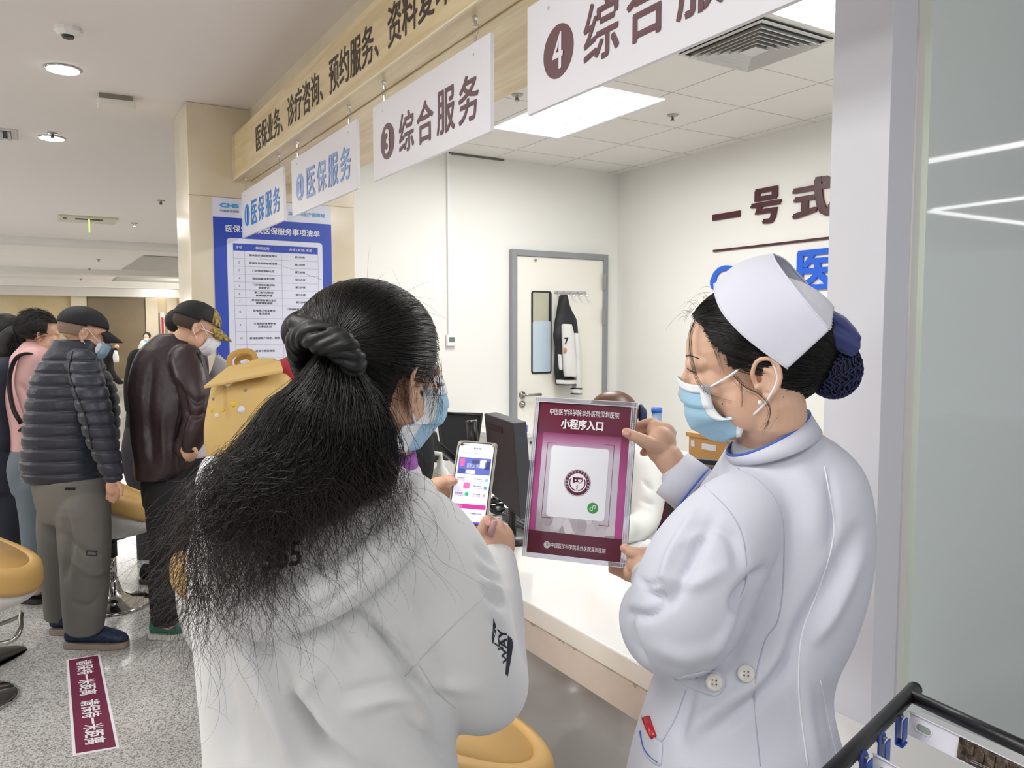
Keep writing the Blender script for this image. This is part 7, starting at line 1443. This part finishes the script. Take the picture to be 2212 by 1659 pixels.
p2 = thing('smartphone', 'dark phone in the hand of the person in black', 'phone', P(920, 1050, D+.1)); MB().prism([P(905, 1055, D+.10), P(930, 1028, D+.13), P(938, 1048, D+.10), P(912, 1076, D+.07)], (0, 0, -0.009)).build('phone_body', M['black'], p2, bevel=0.002); MB().prism([P(908, 1056, D+.095), P(929, 1033, D+.125), P(935, 1048, D+.095), P(914, 1071, D+.067)], (0, 0, 0.0006)).build('screen', mat('dim screen', '3A3658', 0.1), p2)
# papers on the counter
pq = thing('papers', 'white papers lying on the counter right of the held sign', 'papers', on(1420, 1192, 2, CZ))
for k, q in enumerate(([(1372, 1182), (1398, 1165), (1500, 1178), (1490, 1215)], [(1380, 1192), (1420, 1176), (1520, 1195), (1500, 1225)])): MB().prism([on(x, y, 2, CZ+0.002+0.002*k) for x, y in q], (0, 0, -0.0012)).build('sheet', M['paper'], pq)
# ================================================================ jacket on the door hooks
yh = YB-0.045; hk = thing('hook_rail', 'chrome rail of small hooks on the cream door', 'hook rail', on(1230, 633, 1, yh)); a, b = on(1198, 630, 1, yh), on(1266, 635, 1, yh); MB().box((a[0], yh-0.004, a[2]-0.008), (b[0], YB-0.034, a[2]+0.008)).build('rail', M['edge'], hk)
for k in range(5): x = a[0]+0.02+(b[0]-a[0]-0.04)*k/4; MB().tube([(x, yh-0.004, a[2]), (x, yh-0.03, a[2]-0.02), (x+0.01, yh-0.04, a[2]-0.035), (x+0.015, yh-0.045, a[2]-0.02)], 0.004, 6).build('hook', M['chrome'], hk, smooth=True)
jt = thing('varsity_jacket', 'black and white varsity jacket with number 7, hanging on the door', 'jacket', on(1220, 700, 1, yh)); dj = 5.6
def yl(px, py, y): return on(px, py, 1, y)
def slab(rows, y, th, name, m, parent, vox=0.008, post=None):
    mb = MB(); R = []
    for (py, x0, x1) in rows: a, b = yl(x0, py, y), yl(x1, py, y); c = (a+b)/2; t = np.arange(24)*2*PI/24; R.append(c+np.cos(t)[:, None]*(b-a)/2+np.sin(t)[:, None]*np.array([0, th/2, 0]))
    mb.loft(R); return fuse(name, mb, m, parent, vox, 3, post=post)
yj = YB-0.11
jb = slab([(638, 1213, 1220), (655, 1208, 1227), (690, 1200, 1243), (720, 1197, 1250), (770, 1198, 1250), (820, 1199, 1249), (832, 1200, 1247)], yj, 0.09, 'body_panel', mat('black satin twill', '1A1C22', 0.6), jt, post=rumple(22, 0.007, 3))
wl_ = slab([(700, 1214, 1234), (730, 1214, 1240), (770, 1215, 1244), (815, 1218, 1245)], yj-0.05, 0.07, 'white_sleeve', M['shell'], jt, post=rumple(22, 0.004, 4)); slab([(720, 1237, 1250), (770, 1240, 1253), (840, 1237, 1256)], yj-0.03, 0.06, 'white_sleeve', M['shell'], jt, post=rumple(22, 0.004, 5)); slab([(765, 1205, 1212), (800, 1208, 1215)], yj-0.06, 0.03, 'white_stripe', M['shell'], jt)
for q in ([(820, 1202, 1244), (830, 1203, 1244)], [(840, 1234, 1256), (850, 1236, 1255)]):
    c_ = slab(q, yj-0.05, 0.075, 'rib_cuff', M['shell'], jt, 0.005)
    for py in (q[0][0]-1, q[1][0]+1): slab([(py-1, q[0][1]-1, q[0][2]+1), (py+1, q[0][1]-1, q[0][2]+1)], yj-0.05, 0.085, 'cuff_stripe', bpy.data.materials['black satin twill'], c_, 0.005)
bj_ = bvh_of(wl_); decal(wl_, '7', [(1219, 744), (1228, 744), (1228, 729), (1219, 729)], M['black'], 0.05, bv=bj_, lift=0.003); c = cast(bj_, 1221, 757, 0.004)
if c is not None: MB().ell(c, (0.016, 0.005, 0.02)).build('badge', mat('orange badge', 'C9835A', 0.6), wl_, smooth=True)
# ================================================================ black rack at the lower right
zr_ = 1.05
rk = thing('slide_rack', 'black tube rack with blue clips holding white metal slides', 'rack', on(2050, 1600, 2, zr_))
A, B, Cc = on(1972, 1492, 2, zr_), on(1790, 1675, 2, zr_), on(2300, 1640, 2, zr_); M['blacktube'] = mat('satin black tube', '17171A', 0.35, bump=(200, 0.05))
def rt(name, p, q, r, m=M['blacktube'], parent=rk, flat=1.0): return MB().tube([p, (p+q)/2, q], r, 20, flat=flat).build(name, m, parent, smooth=True)
B2_ = A+(B-A)*1.6; C2 = A+(Cc-A)*1.3
rt('side_tube', A-(B-A)*0.02, B2_, 0.0098); rt('cross_tube', A+(B-A)*0.06, C2+(B-A)*0.06, 0.0088)
MB().ell(A-(B-A)*0.02, (0.0102, 0.0102, 0.0102)).build('end_plug', M['black'], rk, smooth=True)
for p_ in (B2_, C2+(B-A)*0.06): rt('upright', p_, np.array([p_[0], p_[1], 0.0]), 0.0095)
M['clipb'] = mat('blue clip plastic', '1D46A0', 0.35); M['slide'] = mat('white enamelled metal', 'D9D9E2', 0.3); M['rust'] = mat('tarnished mechanism', '6A5D50', 0.45, metal=0.6, var=(90, 1.0, '3A3029'), bump=(150, 0.5, 0.004))
ub = (B-A)/np.linalg.norm(B-A); uc = (Cc-A)/np.linalg.norm(Cc-A); nz3 = np.array([0, 0, 1.0])
for k, (px, py) in enumerate(((1941, 1545), (1903, 1590), (1864, 1632))):
    c = on(px, py, 2, zr_-0.004); R3 = np.stack([uc, ub, nz3], 1)
    cl_ = MB().box((-0.001, -0.011, -0.034), (0.0015, 0.010, 0.004), R3, c).build('clip', M['clipb'], rk, bevel=0.001)
    MB().box((0.0085, -0.008, -0.030), (0.011, 0.009, -0.001), R3, c).build('clip_jaw', M['clipb'], cl_, bevel=0.001); MB().box((-0.001, -0.010, -0.037), (0.011, 0.009, -0.034), R3, c).build('clip_base', M['clipb'], cl_, bevel=0.001)
    MB().tube([c+uc*-0.001+nz3*-0.002, c+uc*0.0015+nz3*-0.002], 0.008, 16).build('clip_ear', M['clipb'], cl_); MB().lathe([(0, 0), (0.0030, 0), (0.0030, 0.001), (0, 0.0015)], c+np.array([0, 0, 0.001])+uc*0.003-FW*0.004, 12).build('screw', M['steel'], cl_)
def slide(p0, w, label):
    L = 0.26; yd = ub*0.35-nz3*0.94; yd /= np.linalg.norm(yd); nn = np.cross(uc, yd); nn = -nn if nn@FW > 0 else nn; R3 = np.stack([uc, yd, nn], 1); s = thing('metal_slide', label, 'slide', p0)
    MB().box((0, 0, -0.004), (L, w, 0.0), R3, p0).build('bar', M['slide'], s, bevel=0.0012)
    for yy in (0.0, w-0.0016): MB().box((0, yy, 0), (L, yy+0.0016, 0.0030), R3, p0).build('lip', M['slide'], s, bevel=0.0005)
    t = np.arange(24)*2*PI/24
    def slotring(r, h): return np.array([p0+uc*(0.022+0.006*np.sign(math.cos(a))+r*math.cos(a))+yd*(w/2+r*math.sin(a))+nn*h for a in t])
    MB().tube(slotring(0.0052, 0.0008), 0.0010, 6, closed=True).build('slot_rim', M['slide'], s); MB().prism(slotring(0.0038, 0.0004), nn*0.0002).build('slot', mat('slot shade', '8E9A8C', 0.5), s); return s, R3, yd, nn
p0 = on(1966, 1536, 2, zr_-0.012); s1, R3, yd, nn = slide(p0, 0.029, 'white metal slide with a tarnished latch, in the upper blue clip'); mch = p0+uc*0.070
lt_ = MB().box((0, 0.002, 0.0005), (0.095, 0.028, 0.003), R3, mch).build('latch', M['rust'], s1, bevel=0.001)
for k in range(6): MB().box((0.012+k*0.013, 0.004+0.003*(k % 2), 0.003), (0.021+k*0.013, 0.016+0.003*(k % 3), 0.006), R3, mch).build('latch_tab', M['rust'], lt_, bevel=0.0008)
MB().tube([mch+uc*0.02+yd*0.022+nn*0.005, mch+uc*0.09+yd*0.019+nn*0.006], 0.0016, 8).build('latch_wire', M['chrome'], lt_)
MB().tube([mch+uc*0.008+yd*0.018+nn*0.0028, mch+uc*0.008+yd*0.018+nn*0.0034], 0.0022, 12).build('hole', M['black'], lt_)
slide(on(1886, 1626, 2, zr_-0.012), 0.029, 'white metal slide cut off at the bottom edge of the picture')
